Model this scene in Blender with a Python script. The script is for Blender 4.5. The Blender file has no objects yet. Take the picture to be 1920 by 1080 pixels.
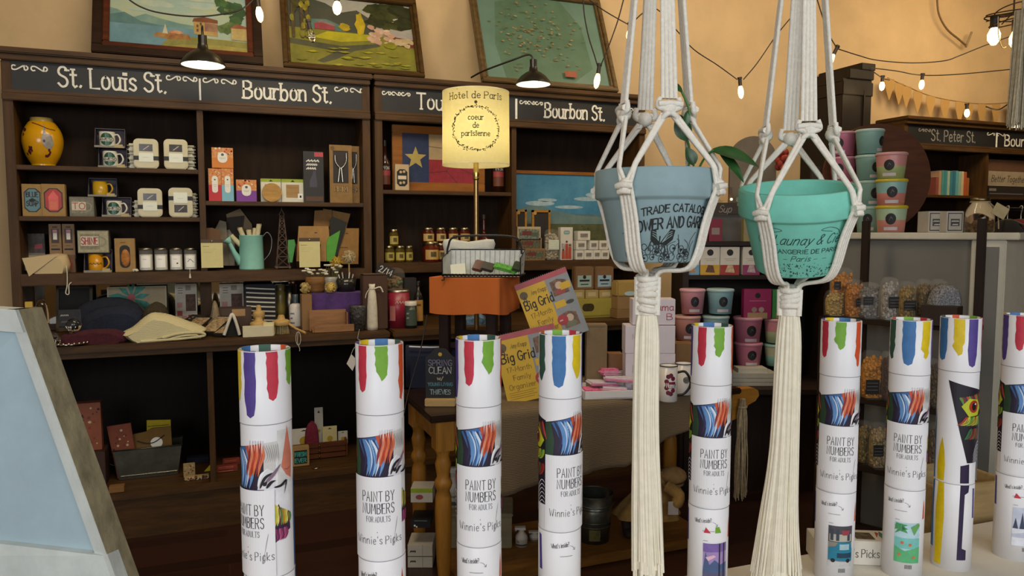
import bpy, bmesh, math, random
from mathutils import Vector, Matrix
from mathutils.geometry import tessellate_polygon
scn = bpy.context.scene
col = scn.collection
PI = math.pi
rnd = random.Random(11)

# ------------------------------------------------------------------ camera
FPX = 1400.0                       # focal length in pixels of a 1920 wide frame
YAW = math.radians(21.3)
PITCH = math.atan(105 / 1400)
CH = 1.5
cd = bpy.data.cameras.new('camera'); cam = bpy.data.objects.new('camera', cd); col.objects.link(cam)
cd.sensor_fit = 'HORIZONTAL'; cd.sensor_width = 36.0; cd.lens = 36.0 * FPX / 1920.0
cd.clip_start = 0.05; cd.clip_end = 60
cam.location = (0, 0, CH); cam.rotation_euler = (PI / 2 - PITCH, 0, -YAW)
scn.camera = cam

# ------------------------------------------------------------------ light and exposure
scn.view_settings.view_transform = 'Standard'
scn.view_settings.look = 'None'
scn.view_settings.gamma = 1.0
scn.view_settings.use_curve_mapping = False
scn.view_settings.exposure = 0.0
w = bpy.data.worlds.new('room_world'); scn.world = w; w.use_nodes = True
w.node_tree.nodes['Background'].inputs[0].default_value = (1.0, 0.88, 0.7, 1)
w.node_tree.nodes['Background'].inputs[1].default_value = 0.16

def area(name, loc, target, sx, sy, power, color, spread=180):
    d = bpy.data.lights.new(name, 'AREA'); d.shape = 'RECTANGLE'; d.size = sx; d.size_y = sy
    d.energy = power; d.color = color; d.spread = math.radians(spread)
    o = bpy.data.objects.new(name, d); col.objects.link(o); o.location = loc
    o.rotation_euler = (Vector(target) - Vector(loc)).to_track_quat('-Z', 'Y').to_euler()
    return o
def point(name, loc, power, color, r=0.03):
    d = bpy.data.lights.new(name, 'POINT'); d.energy = power; d.color = color; d.shadow_soft_size = r
    o = bpy.data.objects.new(name, d); col.objects.link(o); o.location = loc
    return o
WARM = (1.0, 0.82, 0.58)
area('shop_window_daylight_left', (-1.9, -1.9, 2.15), (0.3, 3.0, 0.9), 2.2, 1.3, 70, (0.90, 0.95, 1.0))
area('shop_window_daylight_right', (1.2, -1.9, 2.15), (0.9, 3.0, 0.9), 2.2, 1.3, 46, (0.90, 0.95, 1.0))
area('ceiling_lamp_over_shelves', (0.4, 2.5, 3.4), (0.4, 4.3, 1.5), 2.0, 0.5, 40, (1.0, 0.84, 0.60))
area('added_wall_wash', (3.2, 3.1, 3.4), (3.8, 4.76, 2.1), 1.6, 0.5, 25, WARM)  # added light without a fixture, washes the back wall warm

area('added_wash_far_right', (5.6, 3.4, 3.4), (5.9, 4.76, 2.2), 1.4, 0.5, 24, (1.0, 0.76, 0.46))  # added light without a fixture, brightens the wall around the bunting

# ------------------------------------------------------------------ picture to place
_al, _p = YAW, PITCH
RV = Vector((math.cos(_al), -math.sin(_al), 0))
FV = Vector((math.sin(_al) * math.cos(_p), math.cos(_al) * math.cos(_p), -math.sin(_p)))
UV = Vector((math.sin(_al) * math.sin(_p), math.cos(_al) * math.sin(_p), math.cos(_p)))
FH = Vector((math.sin(_al), math.cos(_al), 0))
CV = Vector((0, 0, CH))
def ray(x, y): return RV * ((x - 960) / FPX) - UV * ((y - 540) / FPX) + FV
def WY(x, y, Y): d = ray(x, y); return CV + d * (Y / d.y)           # the point of a wall-parallel plane seen there
def PZ(x, y, D): d = ray(x, y); return CV + d * (D / d.dot(FH))     # the point at a depth in front of the lens
def FL(x, y, z): d = ray(x, y); return CV + d * ((z - CH) / d.z)    # the point of a level surface

# ------------------------------------------------------------------ materials
def lin(h):
    h = h.lstrip('#'); o = []
    for i in (0, 2, 4):
        c = int(h[i:i + 2], 16) / 255
        o.append(c / 12.92 if c <= 0.04045 else ((c + 0.055) / 1.055) ** 2.4)
    return tuple(o)
_mc = {}
def m(h, r=0.6, metal=0.0, n=0.12, s=14, bump=0.0, emit=0.0, trans=0.0, kind='noise', h2=None, name=None, alpha=1.0):
    key = (h, r, metal, n, s, bump, emit, trans, kind, h2, alpha)
    if key in _mc: return _mc[key]
    mt = bpy.data.materials.new(name or (kind + '_' + h.strip('#'))); mt.use_nodes = True
    nt = mt.node_tree; b = nt.nodes['Principled BSDF']; L = nt.links.new
    c = lin(h); c2 = lin(h2) if h2 else tuple(min(1, v * (1 - n * 1.6)) for v in c)
    tc = nt.nodes.new('ShaderNodeTexCoord')
    mp = nt.nodes.new('ShaderNodeMapping'); L(tc.outputs['Object'], mp.inputs[0])
    if kind == 'wood': mp.inputs['Scale'].default_value = (1.0, 6.0, 7.0)
    if kind == 'woodv': mp.inputs['Scale'].default_value = (7.0, 6.0, 0.8)
    if kind in ('weave', 'rib'):
        tx = nt.nodes.new('ShaderNodeTexWave'); tx.inputs['Scale'].default_value = s
        tx.inputs['Distortion'].default_value = 3.0; tx.inputs['Detail'].default_value = 3
        tx.inputs['Detail Scale'].default_value = 2.0
        tx.bands_direction = 'Z'
        L(mp.outputs[0], tx.inputs[0]); fac = tx.outputs['Fac']
    elif kind == 'planks':
        tx = nt.nodes.new('ShaderNodeTexBrick'); tx.inputs['Scale'].default_value = 1.0
        tx.inputs['Brick Width'].default_value = 1.6; tx.inputs['Row Height'].default_value = 0.11
        tx.inputs['Mortar Size'].default_value = 0.003
        tx.inputs['Color1'].default_value = (1, 1, 1, 1); tx.inputs['Color2'].default_value = (.2, .2, .2, 1); tx.inputs['Mortar'].default_value = (0, 0, 0, 1)
        L(mp.outputs[0], tx.inputs[0]); fac = tx.outputs['Color']
    else:
        tx = nt.nodes.new('ShaderNodeTexNoise'); tx.inputs['Scale'].default_value = s
        tx.inputs['Detail'].default_value = 5; tx.inputs['Roughness'].default_value = 0.65
        L(mp.outputs[0], tx.inputs[0])
        rm = nt.nodes.new('ShaderNodeMapRange'); rm.inputs[1].default_value = 0.35; rm.inputs[2].default_value = 0.65
        L(tx.outputs[0], rm.inputs[0]); fac = rm.outputs[0]
    mx = nt.nodes.new('ShaderNodeMixRGB'); mx.inputs[1].default_value = (*c, 1); mx.inputs[2].default_value = (*c2, 1)
    L(fac, mx.inputs[0]); L(mx.outputs[0], b.inputs['Base Color'])
    if kind in ('wood', 'woodv'): b.inputs['Specular IOR Level'].default_value = .28
    b.inputs['Roughness'].default_value = r; b.inputs['Metallic'].default_value = metal
    if bump:
        bp = nt.nodes.new('ShaderNodeBump'); bp.inputs['Strength'].default_value = bump; bp.inputs['Distance'].default_value = 0.01
        L(fac, bp.inputs['Height']); L(bp.outputs[0], b.inputs['Normal'])
    if emit:
        L(mx.outputs[0], b.inputs['Emission Color']); b.inputs['Emission Strength'].default_value = emit
    if trans:
        b.inputs['Transmission Weight'].default_value = trans
    if alpha < 1:
        b.inputs['Alpha'].default_value = alpha
    _mc[key] = mt
    return mt
DW = '#523718'
def dwood(): return m(DW, .55, kind='wood', s=5, n=.28, bump=.06)
def dwoodv(): return m(DW, .55, kind='woodv', s=5, n=.28, bump=.06)
def paper(h='#f2efe6'): return m(h, .7, n=.04)
def ink(h='#151515'): return m(h, .6, n=.05)
def glass(h='#ffffff'): return m(h, .06, n=.02, trans=1.0)
def film(h='#ffffff', a=.1): return m(h, .15, n=.05, s=30, bump=.3, alpha=a * .6)
def metal(h='#b8b8b4', r=.3): return m(h, r, metal=1.0, n=.08)

# ------------------------------------------------------------------ strokes for the lettering: cap height 10, x height 6.4
GL = {
'A': (6, '0 0 3 10 6 0|1.1 3.6 4.9 3.6'), 'B': (6, '0 0 0 10 3 10 5 9 5 6.6 3 5.4 0 5.4|3 5.4 5.6 4 5.6 1.4 3.4 0 0 0'),
'C': (6, '~5.6 8.4 4 9.8 2 9.6 .3 7 .3 3 2 .4 4 .2 5.6 1.6'), 'D': (6, '0 0 0 10 2.5 10 4.8 8.2 5.4 5 4.8 1.8 2.5 0 0 0'),
'E': (5, '5 10 0 10 0 0 5 0|0 5.3 4 5.3'), 'F': (5, '5 10 0 10 0 0|0 5.3 4 5.3'),
'G': (6, '~5.6 8.4 4 9.8 2 9.6 .3 7 .3 3 2 .4 4 .2 5.6 1.6|5.6 1.6 5.6 4.6 3.4 4.6'), 'H': (6, '0 0 0 10|5.4 0 5.4 10|0 5.2 5.4 5.2'),
'I': (2, '.8 0 .8 10'), 'J': (4, '3.4 10 3.4 2 2.2 .2 .2 1.4'), 'K': (6, '0 0 0 10|5.4 10 0 4.6 5.6 0'), 'L': (5, '0 10 0 0 5 0'),
'M': (7.4, '0 0 .8 10 3.6 3 6.4 10 7.2 0'), 'N': (6, '0 0 0 10 5.6 0 5.6 10'),
'O': (6.6, '~3.2 10 1 8.8 .1 5 1 1.2 3.2 0 5.4 1.2 6.3 5 5.4 8.8 3.2 10'), 'P': (5.6, '0 0 0 10 3.2 10 5.2 8.8 5.2 6 3.2 4.8 0 4.8'),
'Q': (6.6, '~3.2 10 1 8.8 .1 5 1 1.2 3.2 0 5.4 1.2 6.3 5 5.4 8.8 3.2 10|3.8 2.6 6.4 -.6'), 'R': (6, '0 0 0 10 3.2 10 5.2 8.8 5.2 6.2 3.2 5 0 5|2.6 5 5.8 0'),
'S': (5.4, '~5 8.4 3.4 10 1.2 9.6 .2 7.8 1 6 4 4.6 5.1 2.6 4.2 .6 2 0 0 1.6'), 'T': (6, '0 10 6 10|3 10 3 0'),
'U': (6, '~0 10 0 3 1 .6 2.8 0 4.6 .6 5.6 3 5.6 10'), 'V': (6, '0 10 3 0 6 10'), 'W': (8.4, '0 10 2.2 0 4.2 8 6.2 0 8.4 10'),
'X': (6, '0 0 6 10|0 10 6 0'), 'Y': (6, '0 10 3 5 6 10|3 5 3 0'), 'Z': (6, '0 10 6 10 0 0 6 0'),
'a': (5, '~4.4 5.4 2.4 6.4 .4 4.8 .3 1.6 2 .1 4 1.4 4.4 3.4|4.4 6.2 4.4 1.4 5.2 .1'), 'b': (5, '0 10 0 0|~0 4 1.4 6.2 3.6 6 4.6 3.4 3.6 .4 1.6 .1 0 1.6'),
'c': (4.6, '~4.2 5.2 2.4 6.4 .6 5 .3 2 1.8 .1 4.2 1.2'), 'd': (5, '4.5 10 4.5 0|~4.5 4.4 3 6.3 .8 5.6 .2 3 1.2 .3 3.2 .3 4.5 2'),
'e': (4.8, '~.4 3.4 4.3 3.6 3.6 5.8 2 6.4 .6 5 .3 2.4 1.8 .1 4.4 1'), 'f': (3.4, '~3.4 9.4 2.2 10 1.3 8.4 1.3 0|0 6 3 6'),
'g': (5, '~4.4 5 2.4 6.4 .4 4.6 .6 1.4 2.6 .6 4.4 2.4|~4.4 6.2 4.4 -1.6 3 -3.2 .6 -2.4'), 'h': (5, '0 10 0 0|~0 4 1.8 6.2 3.8 5.8 4.3 4 4.3 0'),
'i': (1.8, '.8 6.2 .8 0|.8 8.2 .8 9'), 'j': (2.4, '~1.6 6.2 1.6 -1.6 0 -3'), 'k': (4.6, '0 10 0 0|4 6.2 0 2.6 4.4 0'), 'l': (2, '.8 10 .8 .8 1.8 0'),
'm': (7.4, '0 6.2 0 0|~0 4 1.4 6.2 3 5.8 3.4 4 3.4 0|~3.4 4 5 6.2 6.6 5.8 7 4 7 0'), 'n': (5, '0 6.2 0 0|~0 4 1.8 6.2 3.8 5.8 4.3 4 4.3 0'),
'o': (5, '~2.4 6.4 .7 5.4 .2 3.2 .7 .9 2.4 0 4.1 .9 4.6 3.2 4.1 5.4 2.4 6.4'), 'p': (5, '0 6.2 0 -3|~0 4 1.4 6.2 3.6 6 4.6 3.4 3.6 .4 1.6 .1 0 1.6'),
'q': (5, '~4.4 5 2.4 6.4 .4 4.6 .6 1.4 2.6 .6 4.4 2.4|4.4 6.2 4.4 -3'), 'r': (3.6, '0 6.2 0 0|~0 3.6 1.4 6 3.4 6'),
's': (4.2, '~3.8 5.4 2.4 6.4 .6 5.6 .8 4 3 2.8 3.9 1.4 2.6 .1 .2 1'), 't': (3.4, '1.4 9 1.4 1 2.4 0 3.4 .6|0 6.2 3.2 6.2'),
'u': (5, '~0 6.2 0 2 1.2 .1 3 .3 4.3 2|4.3 6.2 4.3 0'), 'v': (4.6, '0 6.2 2.3 0 4.6 6.2'), 'w': (6.6, '0 6.2 1.6 0 3.3 5 5 0 6.6 6.2'),
'x': (4.4, '0 0 4.4 6.2|0 6.2 4.4 0'), 'y': (4.6, '0 6.2 2.3 .4|4.6 6.2 2.3 .4 .8 -3'), 'z': (4.4, '0 6.2 4.4 6.2 0 0 4.4 0'),
'0': (5.4, '~2.6 10 .8 8.6 .2 5 .8 1.4 2.6 0 4.4 1.4 5 5 4.4 8.6 2.6 10'), '1': (3, '.2 8 1.8 10 1.8 0'), '2': (5.2, '~.3 8 1.8 10 4 9.6 4.6 7.4 3 4.2 0 0|0 0 5 0'),
'3': (5, '~.3 9 2.4 10 4.4 8.4 3.8 6 2 5.4 4.4 4.6 4.8 2 3 0 .2 1'), '4': (5.4, '4 0 4 10 0 3 5.4 3'), '5': (5, '4.6 10 .6 10 .4 5.6|~.4 5.6 2.6 6.4 4.6 5 4.6 1.8 2.6 0 .2 1'),
'6': (5, '~4.2 9.4 2 9 .4 5.4 .4 2 2 0 4.2 1 4.6 3.6 3 5.4 .6 4'), '7': (5, '0 10 5 10 1.6 0'), '8': (5, '~2.4 5.4 .6 7.4 1.2 9.6 3.6 9.6 4.2 7.4 2.4 5.4 .3 3.2 .8 .4 4 .4 4.6 3.2 2.4 5.4'),
'9': (5, '~4.4 6.4 2.4 4.6 .6 6 .6 8.8 2.4 10 4.4 8.6 4.4 4 2.4 0'), '.': (1.6, '.5 0 .9 .6'), ',': (1.6, '.9 .8 .2 -1.4'), "'": (1.6, '.8 10 .5 8'),
'?': (4.4, '~0 8.4 1.6 10 4 9.2 4 7 2 5 2 3|2 .2 2 .9'), '-': (3.6, '0 4 3 4'), '/': (4.6, '0 -1 4.4 10.4'), '&': (6, '~6 0 1.4 7 1.4 9.4 3 10 3.8 8.4 .6 3.6 .6 1 2.6 0 5.4 3.6'), '!': (1.6, '.6 10 .6 3|.6 .2 .6 .8'), ':': (1.6, '.6 .4 .6 1|.6 5 .6 5.6'), '^': (3, '0 0 1.4 1.8 2.8 0'),
}
def smooth(p, k=4):
    q = []
    for i in range(len(p) - 1):
        a = p[max(i - 1, 0)]; b = p[i]; c = p[i + 1]; d = p[min(i + 2, len(p) - 1)]
        for j in range(k):
            t = j / k
            q.append(tuple(0.5 * ((2 * b[n]) + (-a[n] + c[n]) * t + (2 * a[n] - 5 * b[n] + 4 * c[n] - d[n]) * t * t + (-a[n] + 3 * b[n] - 3 * c[n] + d[n]) * t ** 3) for n in range(len(b))))
    q.append(tuple(p[-1]))
    return q

# ------------------------------------------------------------------ mesh builder
class MB:
    def __init__(s): s.v = []; s.f = []; s.fm = []; s.sm = []; s.mats = []; s.T = Matrix.Identity(4)
    def mi(s, mt):
        if mt not in s.mats: s.mats.append(mt)
        return s.mats.index(mt)
    def add(s, vs, fs, mt, sm=False):
        o = len(s.v); k = s.mi(mt)
        s.v += [s.T @ Vector(p) for p in vs]
        for f in fs: s.f.append(tuple(i + o for i in f)); s.fm.append(k); s.sm.append(sm)
        return s
    def box(s, x0, x1, y0, y1, z0, z1, mt, bev=0.0):
        if bev:
            bm = bmesh.new(); bmesh.ops.create_cube(bm, size=1)
            for v in bm.verts: v.co = Vector(((x0 + x1) / 2 + v.co.x * (x1 - x0), (y0 + y1) / 2 + v.co.y * (y1 - y0), (z0 + z1) / 2 + v.co.z * (z1 - z0)))
            bmesh.ops.bevel(bm, geom=bm.edges[:], offset=bev, segments=2, affect='EDGES')
            return s.bm(bm, mt)
        vs = [(x, y, z) for z in (z0, z1) for y in (y0, y1) for x in (x0, x1)]
        return s.add(vs, [(0, 2, 3, 1), (4, 5, 7, 6), (0, 1, 5, 4), (2, 6, 7, 3), (0, 4, 6, 2), (1, 3, 7, 5)], mt)
    def bm(s, bm, mt, sm=False):
        bm.verts.index_update()
        s.add([v.co.copy() for v in bm.verts], [tuple(v.index for v in f.verts) for f in bm.faces], mt, sm); bm.free(); return s
    def prism(s, pts, y0, y1, mt):
        n = len(pts); a = [(x, y0, z) for x, z in pts] + [(x, y1, z) for x, z in pts]
        tr = tessellate_polygon([[Vector((x, z, 0)) for x, z in pts]])
        fs = [tuple(t) for t in tr] + [tuple(i + n for i in reversed(t)) for t in tr]
        fs += [(i, i + n, (i + 1) % n + n, (i + 1) % n) for i in range(n)]
        return s.add(a, fs, mt)
    def lathe(s, prof, mt, seg=24, cx=0, cy=0, a0=0, a1=2 * PI, sm=True):
        full = abs(a1 - a0 - 2 * PI) < 1e-6; k = seg if full else seg + 1
        vs = [(cx + r * math.cos(a0 + (a1 - a0) * i / seg), cy + r * math.sin(a0 + (a1 - a0) * i / seg), z) for r, z in prof for i in range(k)]
        fs = []
        for j in range(len(prof) - 1):
            for i in range(seg):
                a = j * k + i; b = j * k + (i + 1) % k
                fs.append((a, b, b + k, a + k))
        return s.add(vs, fs, mt, sm)
    def cyl(s, x, y, z0, z1, r, mt, seg=20, r1=None):
        r1 = r if r1 is None else r1
        s.lathe([(0, z0), (r, z0)], mt, seg, x, y, sm=False); s.lathe([(r, z0), (r1, z1)], mt, seg, x, y); return s.lathe([(r1, z1), (0, z1)], mt, seg, x, y, sm=False)
    def tube(s, pts, r, mt, seg=6, closed=False, caps=True):
        P = [Vector(p) for p in pts]; n = len(P); vs = []; fs = []
        up = None
        for i in range(n):
            t = (P[(i + 1) % n] - P[i - 1]) if closed else (P[min(i + 1, n - 1)] - P[max(i - 1, 0)])
            if t.length < 1e-9: t = Vector((0, 0, 1))
            t.normalize()
            if up is None:
                up = Vector((0, 0, 1)) if abs(t.z) < 0.9 else Vector((0, 1, 0))
            a = up - t * up.dot(t)
            if a.length < 1e-6: a = t.orthogonal()
            a.normalize(); up = a; b = t.cross(a)
            rr = r[i] if isinstance(r, (list, tuple)) else r
            for k in range(seg):
                an = 2 * PI * k / seg
                vs.append(P[i] + a * (rr * math.cos(an)) + b * (rr * math.sin(an)))
        m_ = n if closed else n - 1
        for i in range(m_):
            for k in range(seg):
                j = (i + 1) % n
                fs.append((i * seg + k, i * seg + (k + 1) % seg, j * seg + (k + 1) % seg, j * seg + k))
        s.add(vs, fs, mt, True)
        if caps and not closed:
            s.add(vs[:seg], [tuple(reversed(range(seg)))], mt); s.add(vs[-seg:], [tuple(range(seg))], mt)
        return s
    def ball(s, c, r, mt, seg=12, rings=8, jit=0.0, q=None):
        r = (r, r, r) if not isinstance(r, (tuple, list)) else r
        q = q or rnd
        vs = []; fs = []
        for j in range(rings + 1):
            th = PI * j / rings
            for i in range(seg):
                ph = 2 * PI * i / seg; k = 1 + (q.uniform(-jit, jit) if jit else 0)
                vs.append((c[0] + r[0] * k * math.sin(th) * math.cos(ph), c[1] + r[1] * k * math.sin(th) * math.sin(ph), c[2] + r[2] * k * math.cos(th)))
        for j in range(rings):
            for i in range(seg): fs.append((j * seg + i, (j + 1) * seg + i, (j + 1) * seg + (i + 1) % seg, j * seg + (i + 1) % seg))
        return s.add(vs, fs, mt, True)
    def ribbon(s, pts, wd0, mt, mp, lift=0.0006, taper=False):
        n = len(pts); vs = []; wd = wd0
        for i in range(n):
            a = Vector(pts[max(i - 1, 0)]); b = Vector(pts[min(i + 1, n - 1)]); p = Vector(pts[i])
            if taper: wd = wd0 * (.08 + .92 * math.sin(PI * (i / (n - 1)) ** .7))
            d = b - a
            if d.length < 1e-9: d = Vector((1, 0))
            d.normalize()
            if i == 0: p = p - d * wd * .4
            if i == n - 1: p = p + d * wd * .4
            nn = Vector((-d.y, d.x)) * (wd / 2)
            if 0 < i < n - 1:
                d1 = (Vector(pts[i]) - a); d1.normalize() if d1.length else 0
                c = max(0.5, abs(d1.dot(d))); nn = nn / c
            vs += [mp(*(p + nn), lift), mp(*(p - nn), lift)]
        return s.add(vs, [(2 * i, 2 * i + 1, 2 * i + 3, 2 * i + 2) for i in range(n - 1)], mt)
    def text(s, t, u, v, h, mt, mp, wd=None, align='l', sx=1.0, gap=1.5, rot=0.0, jig=0.0, lift=0.0006, arc=0.0, sl=0.0, serif=0.0):
        k = h / 10; wd = wd or h * .11
        if t[0] == '~':                                     # print too small to read in the photograph
            n = max(6, len(t) * 4); L_ = len(t) * h * .55 * sx; return s.ribbon([(u + L_ * i / n, v + h * (.3 + .26 * ((i * 7) % 3 - 1))) for i in range(n + 1)], wd, mt, mp, lift)
        tot = sum((GL[c][0] + gap) if c in GL else 3.4 for c in t) * k * sx - gap * k * sx
        x = {'l': 0, 'c': -tot / 2, 'r': -tot}[align]
        cr, sr = math.cos(rot), math.sin(rot); n_ = 0
        for c in t:
            if c not in GL: x += 3.4 * k * sx; continue
            g = GL[c]; jy = rnd.uniform(-jig, jig) * h
            for st in g[1].split('|'):
                sm = st.startswith('~'); a = [float(q) for q in st.lstrip('~').split()]
                p = [(a[i], a[i + 1]) for i in range(0, len(a), 2)]
                if sm: p = smooth(p, 3)
                q = []
                for (px, py) in p:
                    Y = py * k + jy; X = x + px * k * sx + Y * sl; Y -= arc * X * X
                    q.append((u + X * cr - Y * sr, v + X * sr + Y * cr))
                n_ += 1; lf = lift + 6e-5 * (n_ % 7); s.ribbon(q, wd, mt, mp, lf)
                if serif and c not in '.,':
                    for e, o in ((q[0], q[1]), (q[-1], q[-2])):
                        if abs(e[1] - o[1]) > 1.3 * abs(e[0] - o[0]) and (not sm or c in 'Ss'): s.ribbon([(e[0] - h * serif, e[1]), (e[0] + h * serif, e[1])], wd * .8, mt, mp, lf + .0005)
            x += (g[0] + gap) * k * sx
        return s
    def poly(s, pts, mt, mp, cut=0.0, lift=0.0003):
        bm = bmesh.new()
        tr = tessellate_polygon([[Vector((a, b, 0)) for a, b in pts]])
        vv = [bm.verts.new((a, b, 0)) for a, b in pts]
        for t in tr:
            try: bm.faces.new([vv[i] for i in t])
            except ValueError: pass
        if cut:
            lo = min(p[0] for p in pts); hi = max(p[0] for p in pts)
            k = math.floor(lo / cut) + 1
            while k * cut < hi:
                bmesh.ops.bisect_plane(bm, geom=bm.verts[:] + bm.edges[:] + bm.faces[:], plane_co=(k * cut, 0, 0), plane_no=(1, 0, 0)); k += 1
        for v in bm.verts: v.co = Vector(mp(v.co.x, v.co.y, lift))
        return s.bm(bm, mt)
    def rect(s, u0, u1, v0, v1, mt, mp, cut=0.0, lift=0.0003): return s.poly([(u0, v0), (u1, v0), (u1, v1), (u0, v1)], mt, mp, cut, lift)
    def disc(s, u, v, r, mt, mp, n=16, ry=None, lift=0.0005, cut=0.0):
        ry = ry or r
        return s.poly([(u + r * math.cos(2 * PI * i / n), v + ry * math.sin(2 * PI * i / n)) for i in range(n)], mt, mp, cut, lift)
    def build(s, name, parent=None, loc=None, rz=None, shade=True):
        me = bpy.data.meshes.new(name); me.from_pydata([tuple(v) for v in s.v], [], s.f)
        for mt in s.mats: me.materials.append(mt)
        me.polygons.foreach_set('material_index', s.fm); me.polygons.foreach_set('use_smooth', s.sm)
        me.validate(); me.update()
        o = bpy.data.objects.new(name, me); col.objects.link(o)
        if parent: o.parent = parent
        if loc is not None: o.location = loc
        if rz is not None: o.rotation_euler = (0, 0, rz)
        return o
def front(y=0.0): return lambda u, v, l=0.0: (u, y - l, v)          # a flat face turned to the shopper
def topf(z): return lambda u, v, l=0.0: (u, v, z + l)
def cylm(r): return lambda u, v, l=0.0: ((r + l) * math.sin(u / r), -(r + l) * math.cos(u / r), v)
def conem(rf): return lambda u, v, l=0.0: ((rf(v) + l) * math.sin(u), -(rf(v) + l) * math.cos(u), v)

# ------------------------------------------------------------------ naming
def tag(o, label, cat, group=None, kind=None):
    o['label'] = label; o['category'] = cat
    if group: o['group'] = group
    if kind: o['kind'] = kind
    return o
def thing(name, label, cat, loc=(0, 0, 0), rz=0.0, group=None):
    o = bpy.data.objects.new(name, None); o.empty_display_size = 0.03; col.objects.link(o)
    o.location = loc; o.rotation_euler = (0, 0, rz)
    return tag(o, label, cat, group)
def struct(mb, name): o = mb.build(name); o['kind'] = 'structure'; return o
def dup(root, label=None, loc=None, rz=None):
    c = root.copy(); col.objects.link(c)
    if loc is not None: c.location = loc
    if rz is not None: c.rotation_euler = (0, 0, rz)
    if label: c['label'] = label
    for ch in [o for o in root.children]:
        d = ch.copy(); col.objects.link(d); d.parent = c
        for g in [o for o in ch.children]:
            e = g.copy(); col.objects.link(e); e.parent = d
    return c
def slab(x0, y0, x1, y1, Y, z=None):
    """what a pixel box means on a wall-parallel plane: base centre, width, height"""
    a = WY(x0, (y0 + y1) / 2, Y); b = WY(x1, (y0 + y1) / 2, Y); t = WY((x0 + x1) / 2, y0, Y); q = WY((x0 + x1) / 2, y1, Y)
    z0 = q.z if z is None else z
    return Vector(((a.x + b.x) / 2, Y, z0)), abs(b.x - a.x), t.z - z0
def bill(x0, y0, x1, y1, D, z=None):
    """the same at a depth in front of the lens, for things turned to the lens side of the room"""
    q = PZ((x0 + x1) / 2, y1, D); t = PZ((x0 + x1) / 2, y0, D)
    if z is not None: q.z = z
    return q, (x1 - x0) / FPX * D, t.z - q.z
# ------------------------------------------------------------------ the room
YU, YC, YB, YW = 4.43, 3.96, 4.70, 4.78       # hutch fronts, counter fronts, hutch backs, wall
WALLM = m('#cdb084', .85, n=.10, s=2.2, bump=.03)
b = MB(); b.box(-3.2, 9.2, -2.6, YW, -.1, 0, m('#3c2116', .38, kind='planks', h2='#26130c')); struct(b, 'floor')
b = MB(); b.box(-3.2, 9.2, YW, YW + .1, 0, 3.7, WALLM); struct(b, 'wall_back')
b = MB(); b.box(-3.3, -3.2, -2.6, YW, 0, 3.7, WALLM); struct(b, 'wall_left')
b = MB(); b.box(9.2, 9.3, -2.6, YW, 0, 3.7, WALLM); struct(b, 'wall_right')
b = MB(); b.box(-3.2, 9.2, -2.6, YW, 3.7, 3.8, m('#cbb48c', .9, n=.06)); struct(b, 'ceiling')
b = MB()
for x0, x1, z0, z1 in ((-3.2, -3.0, 0, 3.7), (-.8, .1, 0, 3.7), (2.3, 9.2, 0, 3.7), (-3.0, -.8, 0, .8), (-3.0, -.8, 2.7, 3.7), (.1, 2.3, 0, .8), (.1, 2.3, 2.7, 3.7)):
    b.box(x0, x1, -2.7, -2.6, z0, z1, WALLM)
struct(b, 'wall_front')
for i, x0 in enumerate((-3.0, .1)):
    b = MB(); fr = m('#4a3a2a', .5, kind='wood')
    for a, c, e, g in ((x0, x0 + .06, .8, 2.7), (x0 + 2.14, x0 + 2.2, .8, 2.7), (x0, x0 + 2.2, .8, .86), (x0, x0 + 2.2, 2.64, 2.7), (x0 + 1.07, x0 + 1.13, .86, 2.64)):
        b.box(a, c, -2.69, -2.61, e, g, fr)
    b.box(x0 + .06, x0 + 2.14, -2.655, -2.65, .86, 2.64, glass())
    struct(b, 'window_%d' % (i + 1))
b = MB(); b.box(-3.2, 9.2, YW - .02, YW, 0, .14, dwood()); struct(b, 'baseboard_back')

CHALK = m('#e9e6da', .8, n=.12, s=60)
BOARD = m('#191a1b', .55, n=.25, s=5)
def fit(mb, t, u0, u1, v, h, mt, mp, gap=1.5, **k):
    if t[0] == '~': return mb.text(t, u0, v, h, mt, mp, sx=(u1 - u0) / (len(t) * h * .55), **k)
    n = sum((GL[c][0] + gap) if c in GL else 3.4 for c in t) - gap
    return mb.text(t, u0, v, h, mt, mp, sx=(u1 - u0) / (n * h / 10), gap=gap, **k)
def scroll(mb, u0, u1, v, a, n, mt, mp, wd):
    w_ = (u1 - u0) / n
    for i in range(n):
        c = u0 + w_ * (i + .5); s = 1 if i % 2 == 0 else -1; p = []
        for j in range(15):
            t = j / 14
            if t < .3: an = PI * .3 + (t / .3) * PI * 1.1; p.append((c - w_ * .3 + math.cos(an) * a * .7, v + s * math.sin(an) * a * .8))
            elif t > .7: an = PI * 1.3 + ((t - .7) / .3) * PI * 1.1; p.append((c + w_ * .3 + math.cos(an + PI) * -a * .7, v + s * math.sin(an + PI) * a * -.0 + s * math.sin(an) * a * -.8 * -.9))
            else: q = (t - .3) / .4; p.append((c - w_ * .3 + q * w_ * .6, v - s * a * .8 * math.cos(q * PI)))
        mb.ribbon(smooth(p, 2), wd, mt, mp)

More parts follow.
